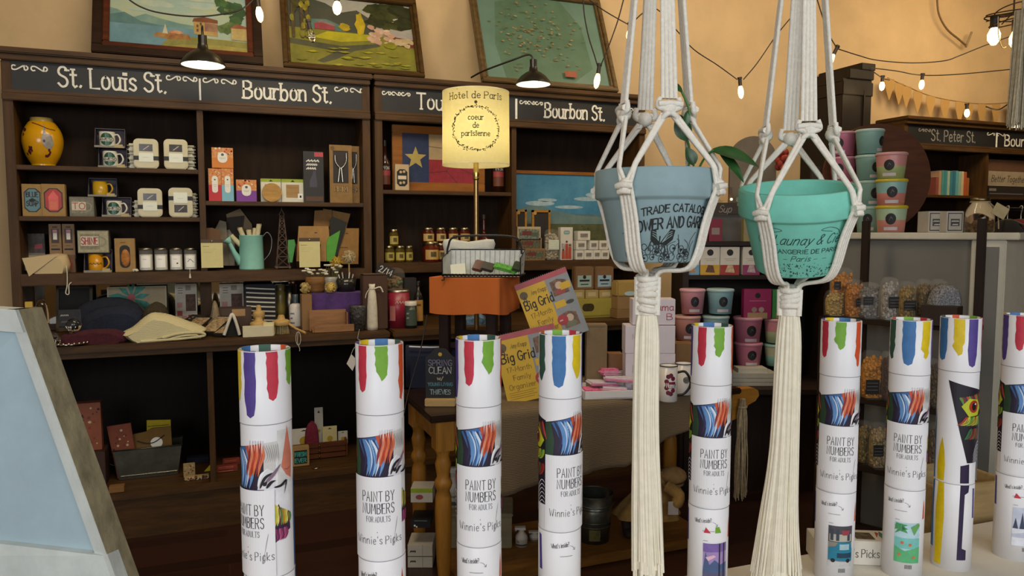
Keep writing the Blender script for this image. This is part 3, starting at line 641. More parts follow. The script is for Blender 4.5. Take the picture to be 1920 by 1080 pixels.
# ------------------------------------------------------------------ macrame hangers with pots
ROPE = m('#efe8da', .9, n=.07, s=150, bump=.25)
FRINGE = m('#efe6d0', .95, n=.06, s=60)
def macrame(label, px, D, zr, rim, upz, upr, botz, pxg, rot, tass, wrapend, tip, tilt=0.0):
    q = random.Random(int(px)); a0 = PZ(px, 435, D); ax, ay = a0.x, a0.y
    face = math.atan2(-ax, ay)
    t = thing('macrame_hanger', label, 'plant hanger', (ax, ay, 0), face)
    P = lambda an, r, z: Vector((r * math.sin(an), -r * math.cos(an), z))
    TL = Matrix.Translation((0, 0, zr - .15)) @ Matrix.Rotation(tilt, 4, 'X') @ Matrix.Translation((0, 0, .15 - zr)); T3 = lambda an, r_, z: TL @ P(an, r_, z)
    apex = 2.22; R4 = [math.radians(rot + 90 * k) for k in range(4)]; U4 = [r + math.radians(45) for r in R4]
    gz = botz - .022; gx = pxg
    cr = .0038
    b = MB(); b.tube([(0, 0, apex - .02), (0, 0, 3.68)], .006, ROPE, 8)
    b.tube([(.016 * math.cos(2 * PI * k / 14), 0, 3.685 + .016 * math.sin(2 * PI * k / 14)) for k in range(14)], .003, metal('#8a7a5a', .4), 6, True)
    b.build('hanging_cord', t)
    b = MB(); b.cyl(0, 0, apex - .05, apex + .02, .017, ROPE, 14)
    for z in range(6): b.tube([(.018 * math.cos(2 * PI * k / 14), .018 * math.sin(2 * PI * k / 14), apex - .045 + z * .011) for k in range(14)], .005, ROPE, 6, True)
    b.build('top_wrap', t)
    for k in range(4):
        u = U4[k]; kn = P(u, upr, upz); side = Vector((math.cos(u), math.sin(u), 0))
        b = MB()
        for j in range(4):
            off = side * ((j - 1.5) * .0072); st = Vector((0, 0, apex - .045)) + P(u, .009, 0) + side * ((j - 1.5) * .003)
            en = kn + off + Vector((0, 0, .012)); mid = (st + en) / 2 + P(u, .002, 0)
            b.tube([st, mid, en], cr, ROPE, 6)
        b.build('upper_cords', t)
        b = MB()
        for s_ in (-1, 1):
            b.tube(smooth([tuple(kn + side * (s_ * .015) + Vector((0, 0, .014))), tuple(kn + side * (s_ * .019)), tuple(kn + side * (s_ * .006) + P(u, .006, -.006)), tuple(kn + side * (-s_ * .01) + P(u, .005, -.016)), tuple(kn + side * (-s_ * .012) + Vector((0, 0, -.022)))], 4), cr * 1.25, ROPE, 6)
        b.tube([kn + side * -.019 + P(u, .0045, .003), kn + P(u, .0075, .004), kn + side * .019 + P(u, .0045, .003)], cr * 1.4, ROPE, 6)
        b.ball(tuple(kn + Vector((0, 0, -.004))), (.013, .013, .013), ROPE, 10, 6)
        b.build('knot', t)
        for s_ in (-1, 1):
            r = u + s_ * math.radians(45); rk = T3(r, rim + .007, zr - .028)
            b = MB()
            for j in (-1, 1):
                off = side * (s_ * .008 + j * .0036); mid = T3(r - s_ * math.radians(8), rim + .0045, zr + .001) + off * .3
                pa = kn + off + Vector((0, 0, -.012)); b.tube([pa, pa.lerp(mid, .4), pa.lerp(mid, .8), pa.lerp(mid, .94), mid + Vector((0, 0, -.002)), rk + Vector((math.cos(r), math.sin(r), 0)) * (j * .004 - s_ * .003)], cr, ROPE, 6)
            b.build('diamond_cords', t)
    for k in range(4):
        r = R4[k]; rk = T3(r, rim + .008, zr - .03); side = Vector((math.cos(r), math.sin(r), 0))
        b = MB(); b.ball(tuple(rk), (.011, .011, .013), ROPE, 10, 8)
        b.tube([rk + side * -.013 + P(r, .003, 0), rk + P(r, .01, .002), rk + side * .013 + P(r, .003, 0)], cr * 1.4, ROPE, 6)
        b.tube([rk + side * -.01 + P(r, .003, -.009), rk + P(r, .008, -.008), rk + side * .01 + P(r, .003, -.009)], cr * 1.2, ROPE, 6); b.build('knot', t)
        b = MB()
        for j in range(4):
            o = side * ((j - 1.5) * .0066)
            b.tube(smooth([tuple(rk + o * .9), tuple(T3(r, rim * .9, zr - .08) + o), tuple(T3(r, rim * .76, zr - .135) + o), tuple(T3(r, rim * .58, zr - .161) + o * .9), tuple(Vector((gx * .6, 0, gz + .006)) + P(r, .02, 0) + o * .3), tuple(Vector((gx, 0, gz - .014)) + P(r, .01, 0))], 5), cr, ROPE, 6)
        b.build('lower_cords', t)
    b = MB(); zz = gz - .004; n = int((zz - wrapend) / .0105)
    b.cyl(gx, 0, wrapend, zz, .0145, ROPE, 14)
    for k in range(n):
        z = zz - k * .0105; tw = q.uniform(-.0012, .0012)
        b.tube([(gx + .0155 * math.cos(2 * PI * j / 16), .0155 * math.sin(2 * PI * j / 16), z + .003 * math.sin(2 * PI * j / 16 + k) + tw) for j in range(16)], .0056, ROPE, 6, True)
    for s_ in (-1, 1): b.tube([(gx + s_ * .0175, -.004, zz), (gx + s_ * .0165, -.006, wrapend)], .0055, ROPE, 6)
    b.build('sinnet_wrap', t)
    b = MB(); b.tube([(gx + sh, 0, z) for z, w_, sh in tass], [w_ * .62 for z, w_, sh in tass], FRINGE, 10)
    for k in range(190):
        an = q.uniform(0, 2 * PI); rr = math.sqrt(q.random()); pts = []
        ln = q.uniform(-.03, .03)
        for (z, w_, sh) in tass:
            pts.append((gx + sh + math.sin(an) * w_ * rr + q.uniform(-.0012, .0012), -math.cos(an) * w_ * .6 * rr, z + (ln if z <= tip + .01 else 0)))
        b.tube(smooth(pts, 4), [.0027 * (1 - .25 * i / (4 * len(pts))) for i in range(len(smooth(pts, 4)))], FRINGE, 5)
    o = b.build('tassel', t)
    return t, face
def pot(label, px, D, zt, hm, hb, face_off, tilt, art):
    a0 = PZ(px, 435, D); h = .150; face = math.atan2(-a0.x, a0.y)
    t = thing('flower_pot', label, 'flower pot', (a0.x, a0.y, zt - h), face)
    t.rotation_euler = (tilt, 0, face)
    b = MB(); prof = [(0, 0), (.064, 0), (.068, .003), (.089, .098), (.0905, .101), (.098, .103), (.1, .106), (.1, .148), (.098, .15), (.092, .15), (.09, .146), (.088, .1), (.066, .02), (0, .02)]
    b.lathe(prof, hm, 56)
    rf = lambda v: .068 + (.089 - .068) * (v - .003) / .095
    art(b, conem(rf)); o = b.build('pot_body', t); o.rotation_euler = (0, 0, math.radians(face_off))
    return t
INK = m('#1b1d1e', .7, n=.05)
def art_flower(b, f):
    k = .082
    # text heights are real, widths are angles: scale the strokes by mapping angle to length
    def line(s, hw, v, h, wd, arc, o=0.0): fit(b, s, -hw, hw, v, h, INK, lambda u, vv, l: f((u + o) / k, vv - arc * u * u, l), wd=wd, lift=.0005)
    line('TRADE CATALOGUE', .062, .081, .0115, .0018, 2.0); line('FLOWER AND GARDEN SEEDS', .103, .057, .0165, .0024, 1.2, .016)
    q = random.Random(3); g = lambda u, v, l: f((u - .034) / k, v, l)
    for s in (-1, 1):                                       # butterfly on the blossoms
        b.poly([(.0, .030), (.012 * s + .006, .054), (.020 * s + .006, .052), (.019 * s + .004, .037), (.010 * s + .002, .028)], INK, g, .01, .0004)
        for j in range(3): b.ribbon([(.003 + .002 * s, .033), (.010 * s + .005, .040 + j * .004), (.016 * s + .005, .044 + j * .003)], .0009, m('#8fa9a8', .7), g, .0008)
    b.ribbon([(-.001, .024), (.001, .042)], .0022, INK, g, .0009)
    for i in range(34):
        u = q.uniform(-.062, .058); v = .006 + q.random() * (.026 - abs(u) * .25); r = q.uniform(.0035, .0068)
        pts = [(u + r * math.cos(a * 1.05) * (1 - .12 * (a % 2)), v + r * math.sin(a * 1.05)) for a in range(7)]
        b.ribbon(smooth(pts, 3), .0010, INK, g)
        if i % 2 == 0: b.disc(u + q.uniform(-.003, .003), v, r * .55, INK, g, 7, r * .35, .0005)
    for i in range(16):
        u = q.uniform(-.02, .066); v = q.uniform(.01, .02); b.ribbon(smooth([(u, v), (u + q.uniform(-.006, .006), v + .014), (u + q.uniform(-.01, .014), v + q.uniform(.018, .032))], 3), .0009, INK, g)
    for i in range(9): b.ribbon([(-.066 + i * .003, .046 + .002 * math.sin(i)), (-.064 + i * .003, .0475)], .0007, INK, g)
def art_bakery(b, f):
    k = .082; g = lambda u, v, l: f(u / k, v, l); q = random.Random(5)
    T = m('#17332e', .7, n=.05)
    def line(s, hw, v, h, wd, **o): fit(b, s, -hw, hw, v, h, T, g, wd=wd, lift=.0005, **o)
    line('E. Launay & Cie', .068, .063, .017, .0013, sl=.45); line('BOULANGERIE DE PARIS', .072, .047, .0072, .0011); line('Paris', .017, .033, .0095, .0009, sl=.35)
    for s in (-1, 1): b.ribbon([(s * .024, .036), (s * .048, .036)], .0007, T, g); b.ribbon(smooth([(s * .05, .084), (s * .03, .088), (s * .044, .092), (s * .062, .086), (s * .068, .078)], 4), .0008, T, g)
    b.ribbon(smooth([(-.07, .06), (-.076, .07), (-.066, .082), (-.058, .076), (-.064, .07)], 4), .0009, T, g)
    for i in range(150):
        u = q.uniform(-.07, .07); v = .003 + q.random() * (.026 - abs(abs(u) - .02) * .12); r = q.uniform(.0009, .0024); a = q.uniform(0, 3)
        b.poly([(u + r * math.cos(a), v + r * math.sin(a)), (u - r * .5 * math.sin(a), v + r * .5 * math.cos(a)), (u - r * math.cos(a), v - r * math.sin(a)), (u + r * .5 * math.sin(a), v - r * .5 * math.cos(a))], T, g, 0, .0005)
Z1 = lambda y, D: CH + (435 - y) * D / FPX
MA = (1228, 1.25); MBp = (1493, 1.353)
macrame('macrame hanger of cream cotton cord holding the grey-blue pot', *MA, Z1(322, 1.25), .1, Z1(214, 1.25), .056, Z1(490, 1.25), -.011, -25,
        [(Z1(588, 1.25), .014, 0), (Z1(640, 1.25), .019, 0), (Z1(800, 1.25), .020, 0), (Z1(950, 1.25), .024, .004), (Z1(1090, 1.25), .027, .008)], Z1(590, 1.25), Z1(1090, 1.25))
macrame('macrame hanger of cream cotton cord holding the mint green pot', *MBp, Z1(350, 1.353), .1, Z1(252, 1.353), .058, Z1(516, 1.353), -.008, -30,
        [(Z1(588, 1.353), .014, 0), (Z1(650, 1.353), .0195, 0), (Z1(850, 1.353), .024, -.003), (Z1(990, 1.353), .034, -.008), (Z1(1110, 1.353), .046, -.01)], Z1(592, 1.353), Z1(1110, 1.353), .2)
pot('grey-blue flower pot printed with a butterfly and garden seed lettering', *MA, Z1(322, 1.25), m('#8fa7ab', .8, n=.05, s=40, bump=.02), None, 29, 0, art_flower)
pot('mint green flower pot printed with bakery lettering, tipped towards the tubes', *MBp, Z1(350, 1.353), m('#7ccdb9', .8, n=.05, s=40, bump=.02), None, 6, .2, art_bakery)
# the trailing plant in the first pot
a0 = PZ(1228, 435, 1.25); PL = thing('pothos_plant', 'green trailing pothos with heart leaves growing in the grey-blue pot', 'plant', (a0.x, a0.y, Z1(322, 1.25) - .02), math.atan2(-a0.x, a0.y))
b = MB(); b.lathe([(0, 0), (.088, 0), (.085, -.012), (0, -.02)], m('#2c2018', .95, n=.3, s=60, bump=.5), 24); b.build('soil', PL)
LEAF = m('#2f5a2a', .35, n=.35, s=30); STEM = m('#4f7a34', .5)
def leaf(b, base, direc, ln, wd, nrm, mt, fold=.22, droop=.25):
    d = Vector(direc).normalized(); n = Vector(nrm); n = (n - d * n.dot(d)).normalized(); s = d.cross(n); vs = []; K = 8
    for i in range(K + 1):
        t = i / K; wv = wd * (math.sin(PI * min(1, t * .92 + .06)) ** .8) * (1 - .35 * t) * (1 if i < K else 0)
        c = Vector(base) + d * (ln * t) - n * (droop * ln * t * t)
        for j in (-1, -.5, 0, .5, 1): vs.append(c + s * (wv * j) + n * (abs(j) * wv * fold))
    fs = [(i * 5 + j, i * 5 + j + 1, i * 5 + j + 6, i * 5 + j + 5) for i in range(K) for j in range(4)]
    b.add(vs, fs, mt, True)
st = [(.05, .02, 0), (.055, .015, .05), (.047, .0, .085), (.052, -.01, .115), (.04, -.012, .145)]
b = MB(); b.tube(smooth(st, 6), .0022, STEM, 6)
b.tube(smooth([(.06, 0, 0), (.075, -.02, .035), (.09, -.03, .05)], 5), .0018, STEM, 6); b.tube(smooth([(.06, 0, 0), (.06, -.02, .03)], 5), .0018, STEM, 6); b.build('stem', PL)
for bs, d, ln, wd, nr in (((.088, -.03, .048), (1, -.1, -.15), .075, .025, (0, -.6, 1)), ((.06, -.02, .028), (-.3, -.3, .9), .03, .013, (.4, -1, .2)), ((.05, .0, .07), (-.35, -.2, .8), .045, .017, (-.3, -1, .2)),
                          ((.05, -.01, .115), (-.15, -.2, -1), .032, .008, (.6, -1, .2)), ((.04, -.012, .145), (-.8, .1, .9), .035, .007, (.4, -1, .3)), ((.1, -.028, .045), (.8, -.3, -.75), .06, .012, (.4, -.8, .6))):
    b = MB(); leaf(b, bs, d, ln, wd, nr, LEAF); b.build('leaf', PL)

# ------------------------------------------------------------------ pale blue easel on the left
t = thing('easel_board', 'pale blue painted easel board with grey side rails, at left', 'easel', (PZ(40, 583, 1.35).x, PZ(40, 583, 1.35).y, 0))
O = Vector(t.location); A = PZ(36, 580, 1.35) - O; B_ = PZ(216, 1080, 1.29) - O
B_ = A + (B_ - A) * 1.9
wl = (-RV * .905 + FH * .425); nn = (RV * .425 + FH * .905)
Wt = .46; fl = (B_ - A); fl_l = fl - 2 * RV * fl.dot(RV) * .9
GREY = m('#8d8468', .8, kind='woodv', s=5, n=.3, bump=.1); PALE = m('#dfe6e2', .6, n=.12, s=9, bump=.05); BLUE = m('#b4ccd6', .6, n=.1, s=4)  # rails in grey-brown wood, darker than the pale face strips
def plate(name, pts, th, mt, off=0.0):
    b = MB(); b.T = Matrix.Identity(4); k = len(pts)
    vs = [Vector(p) + nn * off for p in pts] + [Vector(p) + nn * (off + th) for p in pts]
    b.add(vs, [tuple(range(k))] + [tuple(reversed(range(k, 2 * k)))] + [(i, (i + 1) % k, (i + 1) % k + k, i + k) for i in range(k)], mt); return b.build(name, t)
AL = A + wl * Wt; BL = AL + fl_l
in_ = lambda P, s, v: P + wl * s + (B_ - A).normalized() * v
plate('side_rail', [A, B_, B_ + wl * .02, A + wl * .02], .042, GREY); plate('side_rail', [AL, BL, BL - wl * .02, AL - wl * .02], .042, GREY)
d_ = (B_ - A).normalized()
plate('face_strip', [A + wl * .002, B_ + wl * .002, B_ + wl * .026, A + wl * .026], .006, PALE, -.006)
plate('top_rail', [A + wl * .002 + d_ * .0, A + wl * .002 + d_ * .045, AL + fl_l.normalized() * .045, AL], .03, PALE, -.008)
mid = .47
plate('bottom_rail', [A + d_ * mid, A + d_ * (mid + .075), AL + fl_l.normalized() * (mid + .075), AL + fl_l.normalized() * mid], .03, PALE, -.008)
plate('panel', [A + wl * .02 + d_ * .04, A + d_ * mid + wl * .02, AL + fl_l.normalized() * mid, AL + fl_l.normalized() * .04], .008, BLUE, .004)
back = A + nn * .03; foot = Vector((back.x, back.y, -.0)) + nn * .25 + wl * .12; foot.z = 0
b = MB(); b.tube([A + nn * .06 + wl * .2 + d_ * .05, Vector((A.x, A.y, 0)) + nn * .42 + wl * .2], .018, GREY, 4); b.build('rear_leg', t)
# rails reach the floor
for P0, P1 in ((B_, None), (BL, None)):
    b = MB(); dn = Vector((P0.x, P0.y, 0)); b.tube([P0 + nn * .02, Vector((P0.x + (d_.x * .1), P0.y, .0)) + nn * .02], .02, GREY, 4); b.build('foot', t)
# ------------------------------------------------------------------ goods on the left hutch
Z1A, Z1B, ZM, ZR, ZC, Z2A, Z2M = 1.8385, 1.5805, 1.2865, 1.6705, .9668, 1.7505, 1.3155
ORD = ['topmost', 'second from the top', 'third from the top', 'fourth from the top', 'lowest']
KRAFT = m('#a5834f', .8, n=.12, s=30); INKB = ink('#1a1614')
def carton(name, label, cat, px, Y, z, d, c, art=None, group=None, rz=0.0, bev=.0015, par=None):
    p, w_, h = slab(*px, Y, z); b = MB(); mt = m(c, .6, n=.08) if isinstance(c, str) else c
    b.box(-w_ / 2, w_ / 2, 0, d, 0, h, mt, min(bev, w_ * .1, h * .1))
    if art: art(b, w_, h, front(0.0))
    o = b.build(name, None, p, rz)
    return tag(o, label, cat, group)
def octa(w_, h, k=.3, cx=0, cz=0):
    a, c = w_ / 2, h / 2; q = min(a, c) * k * 2 * .5
    return [(cx - a + q, cz - c), (cx + a - q, cz - c), (cx + a, cz - c + q), (cx + a, cz + c - q), (cx + a - q, cz + c), (cx - a + q, cz + c), (cx - a, cz + c - q), (cx - a, cz - c + q)]
def rrect(w_, h, r, cx=0, cz=0, n=4):
    o = []
    for sx_, sz_, a in ((1, -1, -PI / 2), (1, 1, 0), (-1, 1, PI / 2), (-1, -1, PI)):
        for i in range(n + 1):
            t = a + PI / 2 * i / n; o.append((cx + sx_ * (w_ / 2 - r) + r * math.cos(t), cz + sz_ * (h / 2 - r) + r * math.sin(t)))
    return o

# yellow ginger jar
p, w_, h = slab(40, 222, 119, 306, YU + .13, Z1A); r = w_ / 2
t = thing('ceramic_vase', 'round yellow ceramic vase with grey bird and flower painting, top left shelf', 'vase', p)
pr = smooth([(r * .58, 0), (r * .58, h * .05), (r * .62, h * .08), (r * .86, h * .26), (r, h * .5), (r * .92, h * .72), (r * .66, h * .9)], 5)
YEL = m('#d69a12', .18, n=.1, s=8); b = MB(); b.lathe([(0, 0)] + pr + [(r * .6, h * .92)], YEL, 40)
def vf(u, v, l=0):
    zz = min(max(v, 0), h * .9); k = 0
    while k < len(pr) - 2 and pr[k + 1][1] < zz: k += 1
    f_ = (zz - pr[k][1]) / max(1e-6, pr[k + 1][1] - pr[k][1]); rr = pr[k][0] + (pr[k + 1][0] - pr[k][0]) * f_ + l
    return (rr * math.sin(u), -rr * math.cos(u), v)
GRY = m('#9a948c', .3, n=.15, s=50); MAR = m('#5a1f28', .4, n=.3, s=50); q = random.Random(2)
b.poly([(.25, h * .78), (.38, h * .66), (.62, h * .62), (.72, h * .45), (.6, h * .33), (.4, h * .34), (.2, h * .42), (.12, h * .56), (.2, h * .64)], GRY, vf, .1, .0015)
b.poly([(.26, h * .74), (.3, h * .88), (.36, h * .74)], GRY, vf, .1, .0016)
for (u0, v0, n) in ((-.6, .3, 9), (.55, .27, 7), (-.95, .68, 6), (.05, .55, 1)):
    for i in range(n): b.disc(u0 + q.uniform(-.22, .22), h * (v0 + q.uniform(-.07, .07)), .06, MAR, vf, 7, h * .03, .002)
b.ribbon(smooth([(-.5, h * .88), (0, h * .83), (.5, h * .76), (.9, h * .74)], 5), .004, MAR, lambda u, v, l=0: vf(u, v, .002))
o = b.build('vase_body', t); b = MB(); b.lathe([(r * .6, h * .9), (r * .56, h * .93), (r * .55, h), (r * .48, h), (r * .47, h * .86)], m('#a8924e', .3, n=.15), 36); b.build('neck_rim', t)

def mug_mesh(b, r, h, c, word=None, wc=None, cx=0, cy=0, z=0):
    mt = m(c, .25, n=.04); b.lathe([(0, z), (r * .95, z), (r, z + .004), (r, z + h), (r - .004, z + h), (r - .005, z + h * .1), (0, z + h * .08)], mt, 28, cx, cy)
    f = lambda u, v, l=0: (cx + (r + l) * math.sin(u / r), cy - (r + l) * math.cos(u / r), z + v)
    if wc: b.disc(0, h * .5, r * .85, m(wc, .3), f, 18, h * .42, .0006, .006); 
    if word:
        b.rect(-r * 1.0, r * 1.0, h * .36, h * .6, m('#d8d4c6', .5), f, .006, .0009) if wc else None
        fit(b, word, -r * .95, r * .95, h * .4, h * .17, m('#24302a' if wc else '#7a5a10', .5), f, wd=h * .035, lift=.0013)
def mug_handle(b, r, h, c, cx=0, cy=0, z=0, a=0.35, rr=.0045):
    d = Vector((math.cos(a), -math.sin(a), 0)); pts = [Vector((cx, cy, z + h * .8)) + d * (r - .003), Vector((cx, cy, z + h * .82)) + d * (r + h * .22), Vector((cx, cy, z + h * .5)) + d * (r + h * .36), Vector((cx, cy, z + h * .22)) + d * (r + h * .2), Vector((cx, cy, z + h * .16)) + d * (r - .003)]
    b.tube(smooth([tuple(x) for x in pts], 5), rr, m(c, .25, n=.04), 8)
def mug_box(label, px, Y, z, c, word, wc, lean=.1, trayc='#4c4450'):
    p, w_, h = slab(*px, Y, z); t = thing('boxed_mug', label, 'mug', p, 0, 'boxed mugs on the left hutch'); d = .095; C = m(trayc, .6, n=.2, s=40)
    b = MB(); a, e = -w_ / 2, w_ / 2
    b.box(a, e, 0, d, 0, .004, C); b.box(a, e, d - .004, d, 0, h, C); b.box(a, e, d * .5, d, h - .004, h, C)
    for x in (a, e - .003):
        b.add([(x + i, y, zz) for i in (0, .003) for y, zz in ((0, 0), (d, 0), (d, h), (d * .5, h))], [(0, 1, 2, 3), (7, 6, 5, 4), (0, 4, 5, 1), (1, 5, 6, 2), (2, 6, 7, 3), (3, 7, 4, 0)], C)
    b.box(a, e, -.002, 0, 0, h * .1, m('#8b8578', .6)); b.rect(e - w_ * .34, e - w_ * .06, h * .02, h * .17, m('#b8a878', .6), front(-.0022))
    b.build('display_box', t)
    r = w_ * .27; b = MB(); mug_mesh(b, r, h * .76, c, word, wc, -w_ * .1, d * .46, .005); mg = b.build('mug', t)
    b = MB(); mug_handle(b, r, h * .76, c if wc is None or c != '#d9d5c8' else c, -w_ * .1, d * .46, .005); b.build('handle', mg)
    return t
mug_box('boxed white and green mug on the top shelf, upper one of the stack of two', (176, 239, 233, 275), YU + .05, Z1A + .105, '#d9d5c8', 'AWESO', '#27573f')
mug_box('boxed white and green mug on the top shelf, lower one of the stack of two', (183, 275, 237, 309), YU + .05, Z1A, '#d9d5c8', 'AWESO', '#27573f')
mug_box('boxed plain yellow mug resting on the green mug box, middle shelf', (164, 333, 218, 368), YU + .05, Z1B + .106, '#c39a22', None, None)
mug_box('boxed white and green mug below the plain yellow mug, middle shelf', (190, 369, 245, 404), YU + .05, Z1B, '#d9d5c8', 'AWESO', '#27573f')
mug_box('boxed yellow mug below the SHINE mug box, left hutch lowest shelf', (156, 468, 209, 503), YU + .04, ZM, '#d3941c', '~~~', None)
def pic_mug(label, px, z, bg, word, wcol, Y=YU + .04):
    def art(b, w_, h, f):
        b.rect(-w_ * .48, w_ * .48, h * .04, h * .96, m(bg, .6, n=.2, s=60), f)
        b.poly([(-w_ * .42, h * .16), (-w_ * .42, h * .84), (w_ * .2, h * .84), (w_ * .2, h * .16)], m('#8f8a6a', .5, n=.35, s=70), f, 0, .0005)
        b.ribbon(smooth([(w_ * .2, h * .72), (w_ * .38, h * .6), (w_ * .36, h * .36), (w_ * .2, h * .28)], 5), h * .07, m('#8f8a6a', .5), f, .0006)
        b.rect(-w_ * .4, w_ * .17, h * .32, h * .74, m('#d2c7b0', .5), f, 0, .0008); fit(b, word, -w_ * .37, w_ * .14, h * .38, h * .3, m(wcol, .5), f, wd=h * .04, lift=.0012)
    carton('mug_box', label, 'mug box', px, Y, z, .09, '#6f6a58', art, 'boxed mugs on the left hutch')
pic_mug('flat printed mug box with red word SHINE on top of the yellow boxed mug', (145, 432, 204, 467), ZM + .103, '#b0a888', 'SHINE', '#a02a20')
pic_mug('dim printed mug box with red lettering left of the green mug, middle shelf', (130, 369, 176, 404), Z1B, '#7b776a', 'TO', '#b5483a')

TIN = m('#c9c09a', .35, n=.06, s=20)
def tin(label, px, Y, z, flip=False):
    p, w_, h = slab(*px, Y, z); t = thing('soap_tin', label, 'tin', p, 0, 'soap tins on the left hutch'); d = .04
    b = MB(); b.prism(rrect(w_, h, w_ * .2, 0, h / 2), .004, d, TIN); b.prism(rrect(w_ * .94, h * .94, w_ * .19, 0, h / 2), 0, .006, TIN); b.build('tin_body', t)
    v = (.58, .82) if not flip else (.16, .42); lb = (.22, .52) if not flip else (.48, .84)
    b = MB(); b.rect(-w_ * .27, w_ * .27, h * v[0], h * v[1], m('#42342a', .2, n=.4, s=60), front(-.0004)); b.ribbon([(-w_ * .1, h * (v[0] + .05)), (w_ * .12, h * (v[1] - .06))], .004, m('#b9ad98', .3), front(-.0006)); b.build('window', t)
    b = MB(); zz = (lb[0] + lb[1]) / 2; b.box(-w_ * .505, w_ * .505, -.0008, d + .0006, h * (zz - .09), h * (zz + .05), m('#2a2a2c', .6)); b.build('elastic_band', t)
    b = MB(); b.box(-w_ * .29, w_ * .29, -.0022, -.001, h * lb[0], h * lb[1], paper('#e8ecdf')); fit(b, '~~~~', -w_ * .12, w_ * .12, h * (lb[0] + .14), h * .05, m('#9a9c94', .6), front(-.0022), wd=.0006); b.build('paper_label', t)
    return p, w_, h
def flat_tins(pxs, Y, z, n, where):
    p, w_, h = slab(*pxs, Y, z); hh = h / n
    for k in range(n):
        b = MB(); b.box(-w_ / 2, w_ / 2, 0, .10, 0, hh * .55, TIN, hh * .2); b.box(-w_ / 2 + .001, w_ / 2 - .001, .001, .099, hh * .52, hh * .98, TIN, hh * .2)
        b.rect(-w_ * .3, w_ * .3, hh * .1, hh * .5, m('#e1dcc4', .5), front(-.0005)); 
        for x in (-w_ * .42, w_ * .2): b.box(x, x + w_ * .2, -.001, .02, hh * .38, hh * .62, INKB)
        o = b.build('soap_tin', None, Vector((p.x, p.y, z + hh * k))); tag(o, 'soap tin lying flat %s, %s' % (where, ORD[n - 1 - k] if k else 'lowest'), 'tin', 'soap tins on the left hutch')
tin('upright cream soap tin right of the two stacked mugs, top shelf', (250, 260, 297, 312), YU + .03, Z1A)
tin('upright cream soap tin at the right end of the top shelf', (307, 261, 352, 312), YU + .03, Z1A)
tin('upright cream soap tin with low label next to the green mug, middle shelf', (258, 353, 304, 402), YU + .03, Z1B)
tin('upright cream soap tin with its label at the top, middle shelf right end', (316, 352, 361, 401), YU + .03, Z1B, True)
flat_tins((238, 268, 256, 311), YU + .09, Z1A, 3, 'behind the left tin of the top shelf')
flat_tins((348, 272, 367, 313), YU + .09, Z1A, 4, 'behind the right tin of the top shelf')
flat_tins((248, 375, 264, 404), YU + .09, Z1B, 2, 'behind the left tin of the middle shelf')
flat_tins((355, 362, 371, 405), YU + .09, Z1B, 4, 'behind the right tin of the middle shelf')

def ornate(bg, fg, text=None, tc='#1a1614', red=False):
    def art(b, w_, h, f):
        b.poly(octa(w_ * .8, h * .74, .55, 0, h * .5), m('#241a14', .5), f, 0, .0004); b.poly(octa(w_ * .7, h * .68, .6, 0, h * .5), m(bg, .5, n=.15), f, 0, .0006)
        if text:
            for i, tx in enumerate(text): fit(b, tx, -w_ * .28, w_ * .28, h * (.6 - .28 * i), h * .15, m(fg, .5), f, wd=h * .03, lift=.001)
            b.poly([(0, h * .57), (w_ * .2, h * .5), (0, h * .43), (-w_ * .2, h * .5)], INKB, f, 0, .001)
        else:
            b.poly([(-w_ * .2, h * .2), (-w_ * .22, h * .6), (0, h * .8), (w_ * .22, h * .6), (w_ * .2, h * .2)], m(fg, .4, n=.2), f, 0, .001)
            b.rect(-w_ * .16, w_ * .16, h * .2, h * .45, m('#d9622a', .4), f, 0, .0012)
    return art
carton('soap_box', 'kraft soap box with blue oval lettering, far left of the middle shelf', 'box', (41, 345, 80, 402), YU + .04, Z1B, .05, KRAFT, ornate('#5f8791', '#2c2724', ('BLUE', 'SOAP')))
carton('soap_box', 'kraft soap box with bright red and orange window, middle shelf', 'box', (78, 345, 122, 402), YU + .035, Z1B, .05, KRAFT, ornate('#b5352c', '#e0503c'))
def spice_art(b, w_, h, f):
    b.rect(-w_ * .32, w_ * .32, h * .46, h * .86, m('#3a2018', .5), f); b.rect(-w_ * .16, w_ * .16, h * .56, h * .8, m('#d0c5a8', .2), f, 0, .0006); b.rect(-w_ * .18, w_ * .18, h * .74, h * .84, m('#a1282a', .3), f, 0, .0009); b.rect(-w_ * .2, w_ * .2, h * .9, h * .93, INKB, f)
    b.rect(-w_ * .36, w_ * .36, h * .26, h * .31, INKB, f); b.text('~~~~~', -w_ * .3, h * .37, h * .05, INKB, f, wd=.0008)
carton('spice_box', 'tall kraft spice box with red capped vial window, left one of the pair', 'box', (92, 420, 115, 478), YU + .09, ZM + .07, .03, '#8a6a45', spice_art)
carton('spice_box', 'tall kraft spice box with red capped vial window, right one of the pair', 'box', (117, 420, 140, 478), YU + .09, ZM + .07, .03, '#8a6a45', spice_art)
carton('spice_box', 'squat brown spice box standing below the pair of tall spice boxes', 'box', (92, 478, 141, 506), YU + .085, ZM, .04, '#6a4a30', lambda b, w_, h, f: b.rect(w_ * .12, w_ * .38, h * .2, h * .75, m('#8e2f22', .4), f))
def print_art(b, w_, h, f):
    b.rect(-w_ * .5, w_ * .5, h * .5, h, m('#5b5248', .6, n=.4, s=40), f); b.rect(-w_ * .45, w_ * .45, .0, h * .44, m('#b7ae9f', .6, n=.15, s=30), f)
    b.poly([(w_ * .1, h * .6), (w_ * .42, h * .62), (w_ * .4, h * .74), (w_ * .12, h * .72)], m('#b03a48', .5), f, 0, .0006); b.rect(-w_ * .2, -w_ * .02, h * .04, h * .3, m('#6d675c', .6), f, 0, .0006)
carton('picture_booklet', 'dim picture booklet behind the folded cream cloth, lowest shelf left', 'booklet', (35, 438, 84, 492), YU + .17, ZM, .02, '#857a6c', print_art)
